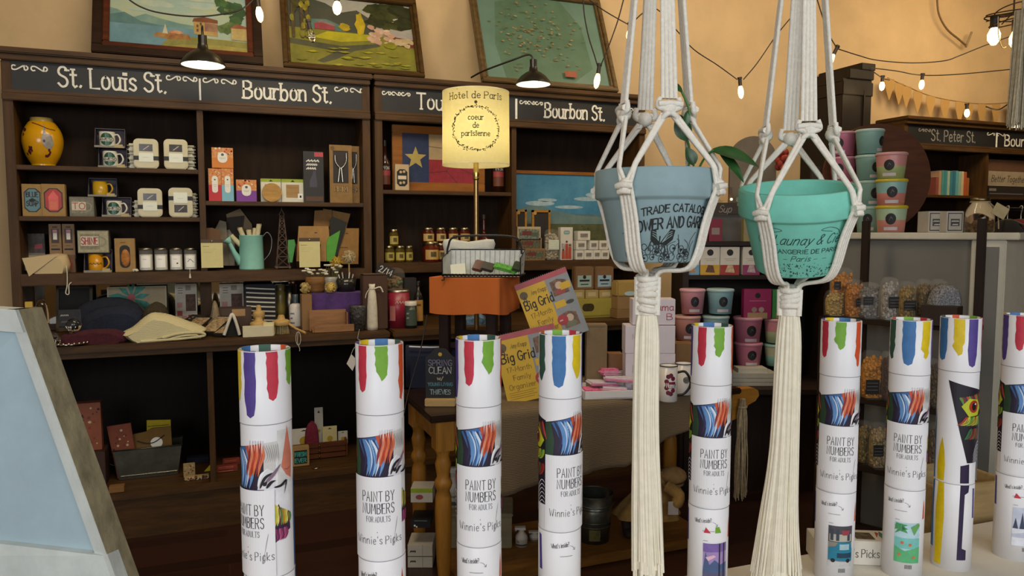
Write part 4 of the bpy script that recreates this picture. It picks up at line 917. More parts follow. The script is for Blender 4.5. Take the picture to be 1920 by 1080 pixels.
def loof(b, w_, h, f):
    b.poly(rrect(w_ * .52, h * .68, w_ * .24, 0, h * .46), INKB, f, 0, .0004); b.ball((.002, .0, h * .42), (w_ * .23, .006, h * .26), m('#c27a32', .7, n=.3, s=60, bump=.2)); b.text('~~~~~', -w_ * .22, h * .86, h * .05, INKB, f, wd=.0009)
carton('soap_box', 'kraft box with an oval window onto orange soap, left of the candles', 'box', (215, 447, 253, 503), YU + .04, ZM, .045, KRAFT, loof)

# folded cream cloth with drawstring
def lump(b, prof, y0, y1, mt, q, seg=8, amp=.004):
    """soft folded cloth: a closed outline in the facing plane carried back and pinched at both ends"""
    n = len(prof); vs = []; cx = sum(p[0] for p in prof) / n; cz = min(p[1] for p in prof)
    for k in range(seg + 1):
        t = k / seg; sc = 1 - .22 * (abs(2 * t - 1) ** 3)
        for x, z in prof: vs.append((cx + (x - cx) * sc + q.uniform(-amp, amp) * .5, y0 + (y1 - y0) * t, cz + (z - cz) * (sc if z > cz + .01 else 1) + (q.uniform(-amp, amp) if z > cz + .01 else 0)))
    fs = [(k * n + i, k * n + (i + 1) % n, (k + 1) * n + (i + 1) % n, (k + 1) * n + i) for k in range(seg) for i in range(n)]
    b.add(vs, fs, mt, True); b.add(vs[:n], [tuple(reversed(range(n)))], mt, True); b.add(vs[-n:], [tuple(range(n))], mt, True)
p, w_, h = slab(42, 476, 128, 506, YU - .004, ZM)
t = thing('folded_cloth_bag', 'folded cream drawstring cloth bag at the left end of the lowest shelf', 'cloth bag', p); q = random.Random(4)
CR = m('#cdb78c', .9, kind='weave', s=60, n=.1, bump=.05)
b = MB(); lump(b, [(-w_ * .5, h * .2), (-w_ * .49, h * .8), (-w_ * .2, h * .9), (w_ * .2, h), (w_ * .42, h * .95), (w_ * .5, h * .45), (w_ * .46, 0), (-w_ * .3, 0)], .0, .12, CR, q, 8, .002)
b.add([(-w_ * .5, -.006, h * .8), (w_ * .3, -.004, h * .97), (-w_ * .36, -.014, -.012)], [(0, 2, 1)], CR); b.build('cloth', t)
b = MB(); x = w_ * .46; b.tube(smooth([(x, -.01, h * .4), (x + .004, -.02, 0), (x + .002, -.022, -.06), (x - .006, -.022, -.1), (x + .008, -.022, -.105), (x + .01, -.022, -.06), (x + .022, -.02, -.045)], 5), .0028, m('#d8d2be', .8), 6); b.build('drawstring', t)

# candles
p, w_, h = slab(259, 466, 285, 500, YU + .03, ZM)
def candle(label, px, mark):
    p, w_, h = slab(*px, YU + .035, ZM); r = w_ / 2; t = thing('jar_candle', label, 'candle', p + Vector((0, r, 0)), 0, 'glass jar candles on the lowest shelf')
    b = MB(); b.lathe([(0, 0), (r * .9, 0), (r, .004), (r, h * .9), (r * .96, h * .9), (r * .94, .01), (0, .008)], film('#ffffff', .08), 28); b.build('glass_jar', t)
    b = MB(); b.cyl(0, 0, .009, h * .72, r * .93, m('#e3dfcf', .5, n=.04), 24); b.tube([(0, 0, h * .7), (0, 0, h * .8)], .001, INKB, 5); b.build('wax', t)
    f = cylm(r + .0004); b = MB(); b.rect(-r * .72, r * .72, h * .16, h * .66, paper('#fbfbf4'), f, .004); b.text('~~~~', -r * .4, h * .5, h * .07, m('#8c8a80', .6), f, wd=.0007)
    if mark == 1: b.disc(r * .2, h * .34, r * .13, INKB, f, 10, None, .0008)
    if mark == 2: b.ribbon(smooth([(-r * .4, h * .4), (0, h * .5), (r * .5, h * .38)], 4), .003, m('#77756c', .6), f); b.ribbon([(-r * .3, h * .3), (r * .4, h * .25)], .002, m('#77756c', .6), f)
    b.build('paper_label', t)
    b = MB(); b.lathe([(r * .97, h * .9), (r * 1.02, h * .92), (r * 1.0, h), (r * .9, h), (r * .9, h * .94)], metal('#8d8878', .35), 28); b.build('rim', t)
for lb, px, mk in (('white jar candle next to the kraft soap box, first of the row of four', (259, 465, 286, 501), 0), ('white jar candle with plain label, second in the row of four', (288, 465, 314, 500), 0),
                   ('white jar candle with small black dot on its label, third of the row', (317, 465, 342, 500), 1), ('white jar candle with grey bird mark, last of the row by the divider', (344, 465, 369, 499), 2)): candle(lb, px, mk)
p, _, _ = slab(249, 494, 258, 502, YU + .01, ZM)
b = MB(); PAP = m('#ddd7c4', .8)
for k in range(7): b.ball((.009 * math.cos(k * .9), .006 * math.sin(k * .9), .008 + .004 * (k % 2)), (.007, .006, .006), PAP, 8, 5)
tag(b.build('paper_flower', None, p), 'tiny cream paper flower on the shelf edge by the first candle', 'flower')
p = WY(356, 505, YU - .016); b = MB(); b.tube([(0, 0, .0), (0, 0, -.025)], .0015, PAP, 5); b.cyl(0, 0, -.047, -.024, .006, PAP, 10, .003)
tag(b.build('small_tassel', None, p), 'small cream tassel hanging at the shelf edge below the last candle', 'tassel')

# right bay: boxed cards, coasters, bottle box, tool boxes
def deco(base):
    def art(b, w_, h, f):
        b.rect(-w_ * .5, w_ * .5, h * .5, h, m('#d3a05a', .6, n=.5, s=70, h2='#c2603a'), f); b.rect(-w_ * .5, w_ * .5, 0, h * .5, m(base, .5, n=.08), f)
        qn = random.Random(int(w_ * 9999))
        for i in range(12): b.disc(qn.uniform(-w_ * .44, w_ * .44), h * qn.uniform(.62, .97), w_ * .05, m(['#e8d8b0', '#c0392b', '#dc8a2e'][i % 3], .6), f, 8, None, .0005)
        b.poly(rrect(w_ * .46, h * .52, w_ * .2, 0, h * .52), paper('#e6e4d8'), f, 0, .0008); b.disc(0, h * .66, w_ * .07, m('#55595e', .6), f, 10, None, .001); b.ribbon([(-w_ * .14, h * .5), (w_ * .14, h * .5)], .0015, m('#8f9298', .6), f, .001); b.ribbon([(-w_ * .1, h * .45), (w_ * .1, h * .45)], .0012, m('#8f9298', .6), f, .001)
    return art
carton('tea_box', 'orange patterned tea box on top of the red and blue ones', 'box', (397, 277, 437, 313), YU + .04, ZR + .183, .05, '#c2711e', deco('#d07a1c'))
carton('tea_box', 'tall red patterned tea box at the left of its stack', 'box', (391, 316, 415, 375), YU + .04, ZR, .05, '#b02a28', deco('#bf2226'))
carton('tea_box', 'tall pale blue patterned tea box under the orange one', 'box', (415.5, 316, 438, 375), YU + .04, ZR, .05, '#78b0c0', deco('#7cb7c9'))
carton('tea_box', 'small purple patterned tea box standing on its own', 'box', (443, 337, 481, 373), YU + .04, ZR, .05, '#6d2f86', deco('#7a3595'))
def coas(b, w_, h, f):
    b.rect(-w_ * .5, w_ * .5, h * .86, h, m('#9aad2c', .6), f); b.poly([(-w_ * .1, h * .88), (w_ * .1, h * .88), (0, h * .96)], INKB, f, 0, .0006)
    b.rect(-w_ * .3, w_ * .28, h * .2, h * .76, m('#b08c58', .6, kind='wood', s=6, n=.2), f); b.rect(w_ * .22, w_ * .44, h * .14, h * .38, paper(), f, 0, .0006); b.rect(w_ * .3, w_ * .38, h * .2, h * .3, INKB, f, 0, .0009)
carton('coaster_box', 'white and lime coaster box partly behind the round wooden lid', 'box', (489, 335, 527, 377), YU + .06, ZR, .04, '#d8d5c2', coas)
carton('coaster_box', 'white and lime coaster box with square wooden window', 'box', (528, 336, 570, 377), YU + .06, ZR, .04, '#d8d5c2', coas)
p, w_, h = slab(491, 344, 528, 378, YU + .03, ZR); b = MB()
b.T = Matrix.Translation((0, 0, h / 2)) @ Matrix.Rotation(PI / 2 - .12, 4, 'X'); b.cyl(0, 0, -.007, .007, w_ / 2, m('#b98d45', .45, kind='wood', s=8, n=.25), 32); tag(b.build('round_coaster', None, p), 'round wooden coaster leaning on the lime coaster box', 'coaster')
def bot(b, w_, h, f):
    b.rect(w_ * .05, w_ * .48, h * .9, h * .985, m('#c0404a', .5), f)
    for i, tx in enumerate(('~~~', '~~~~', '~~~')): fit(b, tx, -w_ * .34, w_ * (.26 - .08 * i), h * (.80 - .075 * i), h * .055, paper('#d6d3cc'), f, wd=h * .02)
    b.poly([(-w_ * .02, h * .62), (w_ * .1, h * .62), (w_ * .12, h * .54), (w_ * .16, h * .44), (w_ * .16, h * .3), (-w_ * .2, h * .3), (-w_ * .2, h * .42), (-w_ * .06, h * .54)], m('#38333c', .4), f)
    b.rect(-w_ * .4, w_ * .45, h * .03, h * .12, m('#5a3a24', .6), f)
carton('bottle_box', 'tall charcoal bottle box with red corner tag on the right bay shelf', 'box', (569, 284, 607, 377), YU + .04, ZR, .07, '#2b2929', bot)
def bbq_box(label, px, Y, full):
    p, w_, h = slab(*px, Y, ZR); t = thing('grill_tool_box', label, 'tool box', p); d = .06; b = MB(); a = w_ / 2
    b.box(-a, a, .003, d, 0, h, m('#2a211a', .6)); K2 = m('#8f6d3c', .7, n=.14, s=30)
    for x0, x1, z0, z1 in ((-a, -a * .68, 0, h), (a * .68, a, 0, h), (-a * .68, a * .68, h * .9, h), (-a * .68, a * .68, 0, h * .34)): b.box(x0, x1, 0, .004, z0, z1, K2)
    b.disc(-a * .72, h * .94, w_ * .1, m('#6b4c22', .6), front(0), 12)
    for i, ch in enumerate('BBQ'):
        x = -a * .6 + i * a * .42; b.rect(x - .001, x + a * .38, h * .19, h * .29, INKB, front(0)); b.rect(x, x + a * .36, h * .195, h * .285, m('#b08c50', .6), front(0), 0, .0006); b.text(ch, x + a * .08, h * .205, h * .07, INKB, front(0), wd=.003, lift=.001, sx=.7)
    b.build('box', t); b = MB(); ST = metal('#b9b4aa', .25)
    b.tube(smooth([(-a * .5, -.004, h * .82), (-a * .45, -.004, h * .7), (0, -.004, h * .6), (a * .45, -.004, h * .7), (a * .5, -.004, h * .86)], 5), .004, ST, 6); b.tube([(-a * .1, -.004, h * .6), (-a * .25, -.004, h * .36)], .006, ST, 6); b.tube([(a * .05, -.004, h * .6), (a * .15, -.004, h * .36)], .006, ST, 6); b.build('grill_tools', t)
bbq_box('kraft grill tool box lettered BBQ with a window, front one of two', (618, 272, 660, 378), YU + .03, True)
bbq_box('kraft grill tool box behind, second one next to the hutch post', (650, 274, 674, 377), YU + .10, False)

# watering can with rolled towels
p, w_, h = slab(448, 442, 496, 498, YU + .06, ZM); r = w_ / 2
t = thing('watering_can', 'mint green watering can holding rolled cream towels', 'watering can', p + Vector((0, r, 0)))
MINT = m('#93d0bf', .5, n=.06); b = MB(); b.lathe([(0, 0), (r, 0), (r, .004), (r * .94, h), (r * .98, h + .003), (r * .9, h), (r * .95, .01), (0, .008)], MINT, 32); b.build('can_body', t)
b = MB(); b.tube([(-r * .85, -.0, h * .2), (-r * 1.35, -.02, h * .5), (-r * 1.75, -.03, h * .82)], [.022, .014, .011], MINT, 12); b.build('spout', t)
b = MB(); b.T = Matrix.Translation((-r * 1.78, -.032, h * .84)) @ Matrix.Rotation(-.75, 4, 'Y'); b.lathe([(.011, -.012), (.026, .012), (.024, .016), (0, .018)], MINT, 20); b.lathe([(.022, .0165), (0, .019)], m('#8fd0be', .5), 20); b.build('spout_rose', t)
b = MB(); b.tube(smooth([(r * .9, 0, h * .95), (r * 1.3, 0, h * 1.1), (r * 1.65, 0, h * .9), (r * 1.5, 0, h * .5), (r * .95, 0, h * .25)], 6), .003, metal('#8f8d84', .3), 8); b.build('handle', t)
for i, (dx, tilt, ln) in enumerate(((-.055, -.75, .12), (-.025, -.35, .14), (.0, -.1, .12), (.018, .12, .13), (.036, .18, .155))):
    b = MB(); a = Vector((dx * .5, .0 + .01 * (i % 2), h * .55)); dd = Vector((math.sin(tilt), -.05, math.cos(tilt)))
    K = m('#d8cba2', .9, n=.1, s=50, bump=.1); pts = [a + dd * (ln * k / 6) for k in range(7)]; b.tube(pts, [.014, .0145, .014, .0135, .015, .014, .015], K, 10)
    sp = [Vector(pts[-1]) + Vector((math.cos(k * .8) * .013 * (1 - k / 20), math.sin(k * .8) * .006, .001)) for k in range(18)]; b.tube(sp, .002, m('#b5a67a', .9), 5)
    o = b.build('rolled_towel', None, Vector(t.location)); tag(o, 'rolled cream cloth towel in the watering can, %s' % ('leaning furthest left', 'second from the left', 'the middle one', 'second from the right', 'rightmost and tallest')[i], 'towel', 'rolled towels in the watering can')

# oil derrick
p, w_, h = slab(516, 388, 544, 494, YU + .05, ZM); IR = m('#6a5444', .6, metal=.0, n=.25, s=40)
t = thing('derrick_model', 'dark iron oil derrick model beside the watering can', 'model', p + Vector((0, w_ / 2, 0))); b = MB(); a = w_ * .44; tp = w_ * .12
cor = [(-1, -1), (1, -1), (1, 1), (-1, 1)]
P = lambda c, f_: Vector((c[0] * (a + (tp - a) * f_), c[1] * (a + (tp - a) * f_), .012 + (h * .86 - .012) * f_))
for c in cor: b.tube([P(c, 0), P(c, 1)], .0024, IR, 5)
L_ = [0, .2, .38, .54, .68, .8, .9, 1]
for i in range(7):
    for k in range(4):
        c, d = cor[k], cor[(k + 1) % 4]; b.tube([P(c, L_[i]), P(d, L_[i + 1])], .0014, IR, 4); b.tube([P(c, L_[i + 1]), P(d, L_[i + 1])], .0014, IR, 4); b.tube([P(d, L_[i]), P(c, L_[i + 1])], .0014, IR, 4)
for c in cor: b.tube([P(c, 1), (c[0] * tp * 1.4, c[1] * tp * 1.4, h * .88), (0, 0, h * .965), (0, 0, h)], .0018, IR, 5)
b.build('tower', t); b = MB(); b.box(-a, a, -a, a, .008, .014, IR)
for c in cor: b.ball((c[0] * a * .98, c[1] * a * .98, .009), .009, IR, 10, 7)
b.build('base', t)

# price cards hanging from pins, bags of goods
def note(label, px, Y):
    p, w_, h = slab(*px, Y); t = thing('note_card', label, 'card', p)
    b = MB(); b.box(-w_ / 2, w_ / 2, 0, .0015, 0, h * .9, m('#d6cd92', .8, n=.06)); b.text('~~~~~~~~~~~~', -w_ * .42, h * .74, h * .045, m('#8c845c', .8), front(0), wd=.0006, sx=.7)
    for k in range(3): b.ribbon([(-w_ * .4, h * (.66 - .06 * k)), (w_ * (.2 - .1 * k), h * (.66 - .06 * k))], .0008, m('#a8a070', .8), front(0))
    b.build('paper', t); b = MB(); b.box(-w_ / 2, w_ / 2, -.001, .004, h * .88, h, m('#54402f', .6)); b.build('card_clip', t)
    b = MB(); b.ball((0, -.004, h * .94), .005, metal('#cfc8b0', .3), 8, 6); b.build('pin', t)
note('pale yellow note card hung on the shelf edge left of the watering can', (377, 449, 418, 502), YU - .018)
note('pale green note card hung on the shelf edge by the kraft bags', (561, 446, 600, 501), YU - .018)
def sheet(name, label, cat, pts, Y, c, d=.004, art=None, group=None, hz=None):
    """a stiff card or pouch traced at its own distance; pts are its corners"""
    W = [WY(x, y, Y) for x, y in pts]; cx = sum(v.x for v in W) / len(W); z0 = min(v.z for v in W) if hz is None else hz
    b = MB(); mt = m(c, .75, n=.12, s=25) if isinstance(c, str) else c
    b.prism([(v.x - cx, v.z - z0) for v in W], 0, d, mt)
    if art: art(b, [(v.x - cx, v.z - z0) for v in W], front(0.0))
    o = b.build(name, None, (cx, Y, z0)); return tag(o, label, cat, group)
sheet('gift_bag', 'grey brown paper bag sticking up behind the rolled towels', 'bag', [(424, 402), (450, 391), (472, 420), (482, 498), (440, 498)], YU + .22, '#8a7556', .02)
sheet('gift_bag', 'dark pouch with black top behind the watering can spout', 'bag', [(425, 408), (458, 404), (456, 420), (444, 497), (424, 497)], YU + .205, '#33291f', .008)
sheet('gift_bag', 'small grey paper pouch standing at the left of the watering can', 'bag', [(402, 432), (412, 413), (424, 416), (430, 498), (404, 498)], YU + .16, '#857a66', .02)
sheet('gift_bag', 'brown paper packet at the divider behind the yellow note card', 'bag', [(380, 428), (398, 427), (414, 433), (416, 499), (384, 499)], YU + .06, '#6b4c30', .025)
sheet('gift_bag', 'grey and white paper packet low behind the watering can spout', 'bag', [(415, 435), (430, 430), (440, 447), (440, 498), (416, 498)], YU + .19, '#9a9482', .012)
p, w_, h = slab(548, 458, 612, 495, YU + .1, ZM); b = MB(); b.lathe([(0, 0), (w_ * .36, 0), (w_ * .48, h), (w_ * .44, h), (w_ * .34, .01), (0, .01)], m('#5a3522', .8, n=.2), 28)
tag(b.build('terracotta_pot', None, p + Vector((0, .02, 0))), 'dark terracotta pot behind the pale green note card', 'pot')
hang = lambda b, P_, f: None
sheet('kraft_pouch', 'kraft pouch behind the pale green note card with a hang slot', 'pouch', [(560, 424), (616, 424), (618, 452), (612, 490), (556, 490)], YU + .05, '#a98048', .02, lambda b, P_, f: (b.text('~~~~~~', -.04, .13, .008, INKB, f, wd=.001), b.poly([(-.012, .165), (.012, .165), (0, .171)], INKB, f)))
sheet('kraft_pouch', 'large plain kraft bag leaning at the right post with printed word', 'pouch', [(640, 428), (673, 428), (672, 495), (632, 495), (636, 450)], YU + .06, '#9a7038', .03, lambda b, P_, f: (b.text('~~~~~~', -.04, .095, .013, m('#3b2815', .7), f, wd=.0016), b.poly([(-.012, .18), (.012, .18), (0, .186)], INKB, f)))
sheet('kraft_pouch', 'upper kraft envelope at the left behind the dark pouch', 'pouch', [(590, 395), (622, 393), (622, 424), (588, 424)], YU + .11, '#8a6232', .006, hz=None)
sheet('kraft_pouch', 'upper kraft envelope at the right with a silver tape patch', 'pouch', [(606, 391), (657, 401), (650, 426), (648, 490), (606, 490)], YU + .13, '#96703c', .006, lambda b, P_, f: b.rect(-.005, .03, .20, .235, m('#a89c88', .4), f))
sheet('dark_pouch', 'black pouch tilted between the kraft bags', 'pouch', [(618, 415), (624, 406), (650, 417), (646, 436), (632, 480), (622, 480)], YU + .045, '#22231f', .01)
sheet('green_packet', 'lime green packet tucked under the black pouch', 'packet', [(612, 458), (616, 445), (638, 432), (634, 452), (626, 490), (613, 490)], YU + .04, '#57a33c', .008)
sheet('green_packet', 'small lime green packet at the left of the terracotta pot', 'packet', [(540, 450), (552, 449), (554, 458), (548, 492), (540, 492)], YU + .06, '#4d9a50', .012)
# ------------------------------------------------------------------ goods on the counters
def cy(x, y, z=ZC): return max(FL(x, y, z).y, YC + .01)
def cbox(name, label, cat, px, d, c, art=None, group=None, rz=0.0, z=ZC, Y=None):
    return carton(name, label, cat, px, cy((px[0] + px[2]) / 2, px[3], z) if Y is None else Y, z + .0008, d, c, art, group, rz)
def on(px, z=ZC, Y=None):
    return slab(*px, cy((px[0] + px[2]) / 2, px[3], z) if Y is None else Y, z + .0008)
def soft(name, label, cat, px, prof, d, c, z=ZC, Y=None, amp=.004, rz=0.0, group=None, dz=0.0):
    p, w_, h = on(px, z, Y); p.z += dz; b = MB(); q_ = random.Random(px[0]); mt = m(c, .95, n=.25, s=60, bump=.2) if isinstance(c, str) else c
    pr = [tuple(v) for v in smooth([(x * w_, zz * h) for x, zz in prof], 3)]
    lump(b, pr, 0, d, mt, q_, 8, amp); return tag(b.build(name, None, p, rz), label, cat, group)
DOME = [(-.5, 0), (-.5, .35), (-.4, .75), (-.15, .97), (.15, 1), (.4, .8), (.5, .4), (.5, 0), (.2, -.0), (-.2, -.0), (-.5, 0)]
soft('folded_garment', 'dark navy folded knit garment, lower and wider of the pair on the counter', 'sweater', (148, 578, 274, 628), DOME, .15, '#20283c')
soft('folded_garment', 'dark navy folded knit garment, upper one at the back of the pair', 'sweater', (132, 560, 270, 618), DOME, .12, '#1a2130', Y=4.42)
soft('folded_cloth', 'maroon folded cloth lying under the navy garments at the counter edge', 'cloth', (112, 620, 234, 640), [(-.5, 0), (-.5, .6), (-.3, .9), (.2, 1), (.5, .7), (.5, 0), (0, 0), (-.5, 0)], .08, '#4a1523', Y=4.0)
p, w_, h = on((222, 588, 384, 640), Y=4.0)
b = MB(); KN = m('#ddd2a4', .95, kind='rib', s=70, n=.12, bump=.35); q = random.Random(8)
b.box(-w_ * .36, w_ * .47, .02, .2, 0, h * .2, KN, .008)
lump(b, smooth([(-w_ * .5, h * .3), (-w_ * .38, h * .02), (-w_ * .3, 0), (w_ * .1, h * .2), (w_ * .48, h * .24), (w_ * .5, h * .36), (w_ * .3, h * .62), (w_ * .1, h * .86), (-w_ * .1, h), (-w_ * .22, h * .84), (-w_ * .36, h * .5), (-w_ * .5, h * .3)], 3), -.01, .16, KN, q, 8, .002)
b.tube(smooth([(w_ * .0, -.012, h * .12), (w_ * .2, -.016, h * .26), (w_ * .44, -.014, h * .26), (w_ * .49, -.012, h * .14), (w_ * .3, -.014, h * .08), (w_ * .05, -.014, h * .05), (-w_ * .25, -.012, h * .03)], 6), .007, KN, 8)
b.tube(smooth([(w_ * .08, -.012, h * .08), (w_ * .24, -.017, h * .17), (w_ * .4, -.015, h * .17), (w_ * .4, -.014, h * .1)], 6), .005, KN, 8)
tag(b.build('folded_sweater', None, p), 'cream ribbed folded sweater at the counter edge right of the navy garments', 'sweater')
soft('folded_cloth', 'olive folded cloth with pale edge behind the cream sweater', 'cloth', (264, 569, 316, 604), DOME, .1, '#3d3524', Y=4.3)
# silver tray with chalk stand
p, w_, h = on((88, 630, 172, 640), Y=4.03); t = thing('serving_tray', 'round beaded silver tray at the counter edge', 'tray', p); r = w_ / 2; SV = metal('#bdb4a0', .22)
b = MB(); b.lathe([(0, .003), (r * .7, .003), (r * .95, .012), (r, .012), (r * .75, 0), (0, 0)], SV, 36); b.build('dish', t)
b = MB(); [b.ball((r * .97 * math.cos(2 * PI * i / 26), r * .97 * math.sin(2 * PI * i / 26), .013), .0065, SV, 8, 6) for i in range(26)]; b.build('beaded_rim', t)
p, w_, h = on((111, 586, 153, 634), Y=4.02); p.z += .014; t = thing('chalk_sign_stand', 'small black chalk label on a clear stem standing on the silver tray', 'sign', p)
b = MB(); b.cyl(0, 0, 0, .006, .02, glass(), 16); b.cyl(0, 0, .006, h * .5, .006, glass(), 10); b.build('stem', t)
b = MB(); b.box(-w_ / 2, w_ / 2, -.004, .002, h * .5, h, m('#2a2a30', .7, n=.3, s=40)); b.text('~~~~', -w_ * .42, h * .8, h * .1, CHALK, front(-.004), wd=.0012, jig=.1); b.text('~~~~', -w_ * .4, h * .6, h * .1, m('#8d8a86', .8), front(-.004), wd=.001, jig=.1); b.build('label_board', t)
b = MB(); b.T = Matrix.Translation((.012, .008, h * .52)) @ Matrix.Rotation(.5, 4, 'Y'); b.lathe([(.034 * math.cos(a * .2), .034 * math.sin(a * .2)) for a in range(-6, 7)], glass(), 24); b.build('glass_bulb', t)
cbox('soap_packet', 'small yellow and green packet at the far left of the counter', 'packet', (47, 566, 61, 602), .02, '#c9a53a', lambda b, w_, h, f: b.rect(-w_ * .5, w_ * .5, 0, h * .45, m('#9fae6a', .6), f), Y=4.2)
p, w_, h = on((62, 562, 89, 602), Y=4.22); t = thing('glass_cloche', 'small glass dome on a brown wooden base, far left of the counter', 'glass dome', p + Vector((0, w_ / 2, 0))); r = w_ / 2
b = MB(); b.lathe([(r, h * .4), (r, h * .62), (r * .9, h * .84), (r * .5, h * .97), (0, h)], glass(), 24); b.build('dome', t); b = MB(); b.cyl(0, 0, 0, h * .4, r * 1.02, m('#5b3a24', .6, kind='wood', s=6), 24); b.build('base', t)
def pouch(label, px, Y, tilt, roll, c, c2, ln, z=0.0, wd=None):
    p, w_, h = on(px, Y=Y); b = MB(); wd = (wd or w_) * .74; q_ = random.Random(px[0])
    b.T = Matrix.Rotation(roll, 4, 'Z') @ Matrix.Rotation(tilt, 4, 'X'); mt = m(c, .7, n=.2, s=30)
    b.box(-wd / 2, wd / 2, 0, ln, 0, .012, mt, .005); tf = topf(.0122); P2 = m(c2, .7, n=.5, s=70)
    b.rect(-wd * .44, wd * .44, ln * .08, ln * .92, P2, tf)
    for i in range(10): b.disc(q_.uniform(-wd * .38, wd * .38), ln * q_.uniform(.15, .85), wd * .06, m(['#c9a24a', '#7d5d3a', '#b9876a'][i % 3], .7), tf, 7)
    b.ribbon([(-wd * .46, ln * .03), (wd * .46, ln * .03)], .003, metal('#b7a877', .3), tf)
    p.z += z + .004; return tag(b.build('zip_pouch', None, p), label, 'pouch', 'zip pouches on the counter')
pouch('flat brown patterned zip pouch left of the silver tray', (58, 600, 110, 634), 4.06, .12, .5, '#46322a', '#8c6a56', .14, .004)
pouch('dark zip pouch behind the silver tray, nearly hidden', (70, 585, 112, 612), 4.2, .1, .3, '#2a2226', '#4a3a36', .12, .002)
pouch('black zip pouch with cream flower print leaning right of the cream sweater', (322, 585, 372, 612), 4.13, .32, -.5, '#1d1a18', '#b79d78', .2, .004)
pouch('black zip pouch behind, furthest back of the printed pouches', (305, 570, 362, 596), 4.3, .3, -.6, '#1b1a1a', '#2f2a28', .2, .004)
pouch('black zip pouch with tan and gold print in the middle of the fan', (364, 590, 412, 620), 4.10, .34, -.5, '#1a1716', '#c4a981', .2, .004)
pouch('black zip pouch with pale tan print, nearest the scrub brushes', (392, 598, 430, 622), 4.04, .22, -.45, '#1d1a19', '#d0b58c', .15, .002)
soft('striped_pouch', 'black pouch with a white folded stripe beside the printed pouches', 'pouch', (417, 592, 455, 623), [(-.5, 0), (-.35, .5), (-.05, 1), (.15, .95), (.4, .4), (.5, 0), (0, 0), (-.5, 0)], .06, '#1c1a19', Y=4.04)
p, w_, h = on((418, 590, 452, 622), Y=4.032); b = MB(); b.tube(smooth([(-w_ * .45, 0, h * .1), (-w_ * .15, -.004, h * .75), (w_ * .02, -.002, h * 1.02), (w_ * .2, -.004, h * .7), (w_ * .4, 0, h * .08)], 6), .008, m('#ddd6c6', .8), 8); tag(b.build('cloth_strap', None, p), 'white cloth strap looped over the striped black pouch', 'strap')
# prints standing against the mirror
def leaner(name, label, cat, px, Y, d, c, art, tilt=-.14, group=None):
    p, w_, h = on(px, Y=Y); b = MB(); b.box(-w_ / 2, w_ / 2, 0, d, 0, h, m(c, .6, n=.1)); art(b, w_, h, front(0)); o = b.build(name, None, p); o.rotation_euler = (tilt, 0, 0); return tag(o, label, cat, group)
def teal_flower(b, w_, h, f):
    b.rect(-w_ * .48, w_ * .48, h * .02, h * .98, m('#b9a682', .7, n=.12, s=12), f); TEAL = m('#3f9b88', .6, n=.3, s=25)
    for k in range(9):
        a = .2 + k * .7; L1 = w_ * (.32 + .08 * (k % 3)); cx, cz = -w_ * .1, h * .72
        b.poly([(cx, cz), (cx + math.cos(a - .28) * L1 * .6, cz + math.sin(a - .28) * L1 * .62), (cx + math.cos(a) * L1, min(h * .98, max(h * .02, cz + math.sin(a) * L1))), (cx + math.cos(a + .24) * L1 * .55, cz + math.sin(a + .24) * L1 * .6)], TEAL, f, 0, .0005 + .00005 * k)
    b.disc(-w_ * .1, h * .74, w_ * .07, m('#b9575a', .6), f, 10, None, .0012); b.disc(w_ * .26, h * .2, w_ * .16, m('#cdb791', .7), f, 14, h * .2, .0008)
leaner('canvas_print', 'cream canvas print with a big teal flower standing at the mirror', 'picture', (200, 537, 312, 592), 4.6, .02, '#c8bfa8', teal_flower)
def stamps(b, w_, h, f):
    b.rect(-w_ * .46, w_ * .46, h * .03, h * .97, m('#c9bfae', .7, n=.1), f); b.rect(-w_ * .02, w_ * .44, h * .35, h * .75, m('#6b4a3a', .7, n=.4, s=60), f, 0, .0005)
    for i, (u, v, c) in enumerate(((-.3, .3, '#a8443c'), (-.1, .18, '#b88a80'), (.2, .2, '#8c3a36'), (-.3, .5, '#c58e84'), (.1, .9, '#8e8376'))): b.rect(w_ * u - w_ * .12, w_ * u + w_ * .12, h * v - h * .06, h * v + h * .06, m(c, .6), f, 0, .0008 + .0001 * i)
    for i in range(3): b.ribbon([(-w_ * .36, h * (.9 - .06 * i)), (-w_ * .16, h * (.9 - .06 * i))], .003, m('#3a302c', .7), f)
leaner('card_print', 'travel collage print at the mirror just left of the middle post', 'picture', (328, 532, 369, 588), 4.6, .006, '#d4cbbb', stamps)
leaner('card_print', 'travel collage print at the mirror right of the middle post', 'picture', (412, 532, 457, 586), 4.6, .006, '#d4cbbb', stamps)
def slate(b, w_, h, f):
    for x0, x1, z0, z1 in ((-.5, -.42, 0, 1), (.42, .5, 0, 1), (-.5, .5, .92, 1), (-.5, .5, 0, .08)): b.box(w_ * x0, w_ * x1, -.008, 0, h * z0, h * z1, m('#4a3f2c', .6, kind='wood', s=5))
    b.rect(-w_ * .42, w_ * .42, h * .08, h * .92, m('#26241f', .8, n=.3, s=9), f)
leaner('reflected_chalkboard', 'olive framed blank chalkboard standing in for a reflection in the mirror', 'chalkboard', (103, 534, 172, 596), 4.58, .012, '#3d3425', slate, -.2)  # solid board put where the mirror would show a chalkboard's reflection
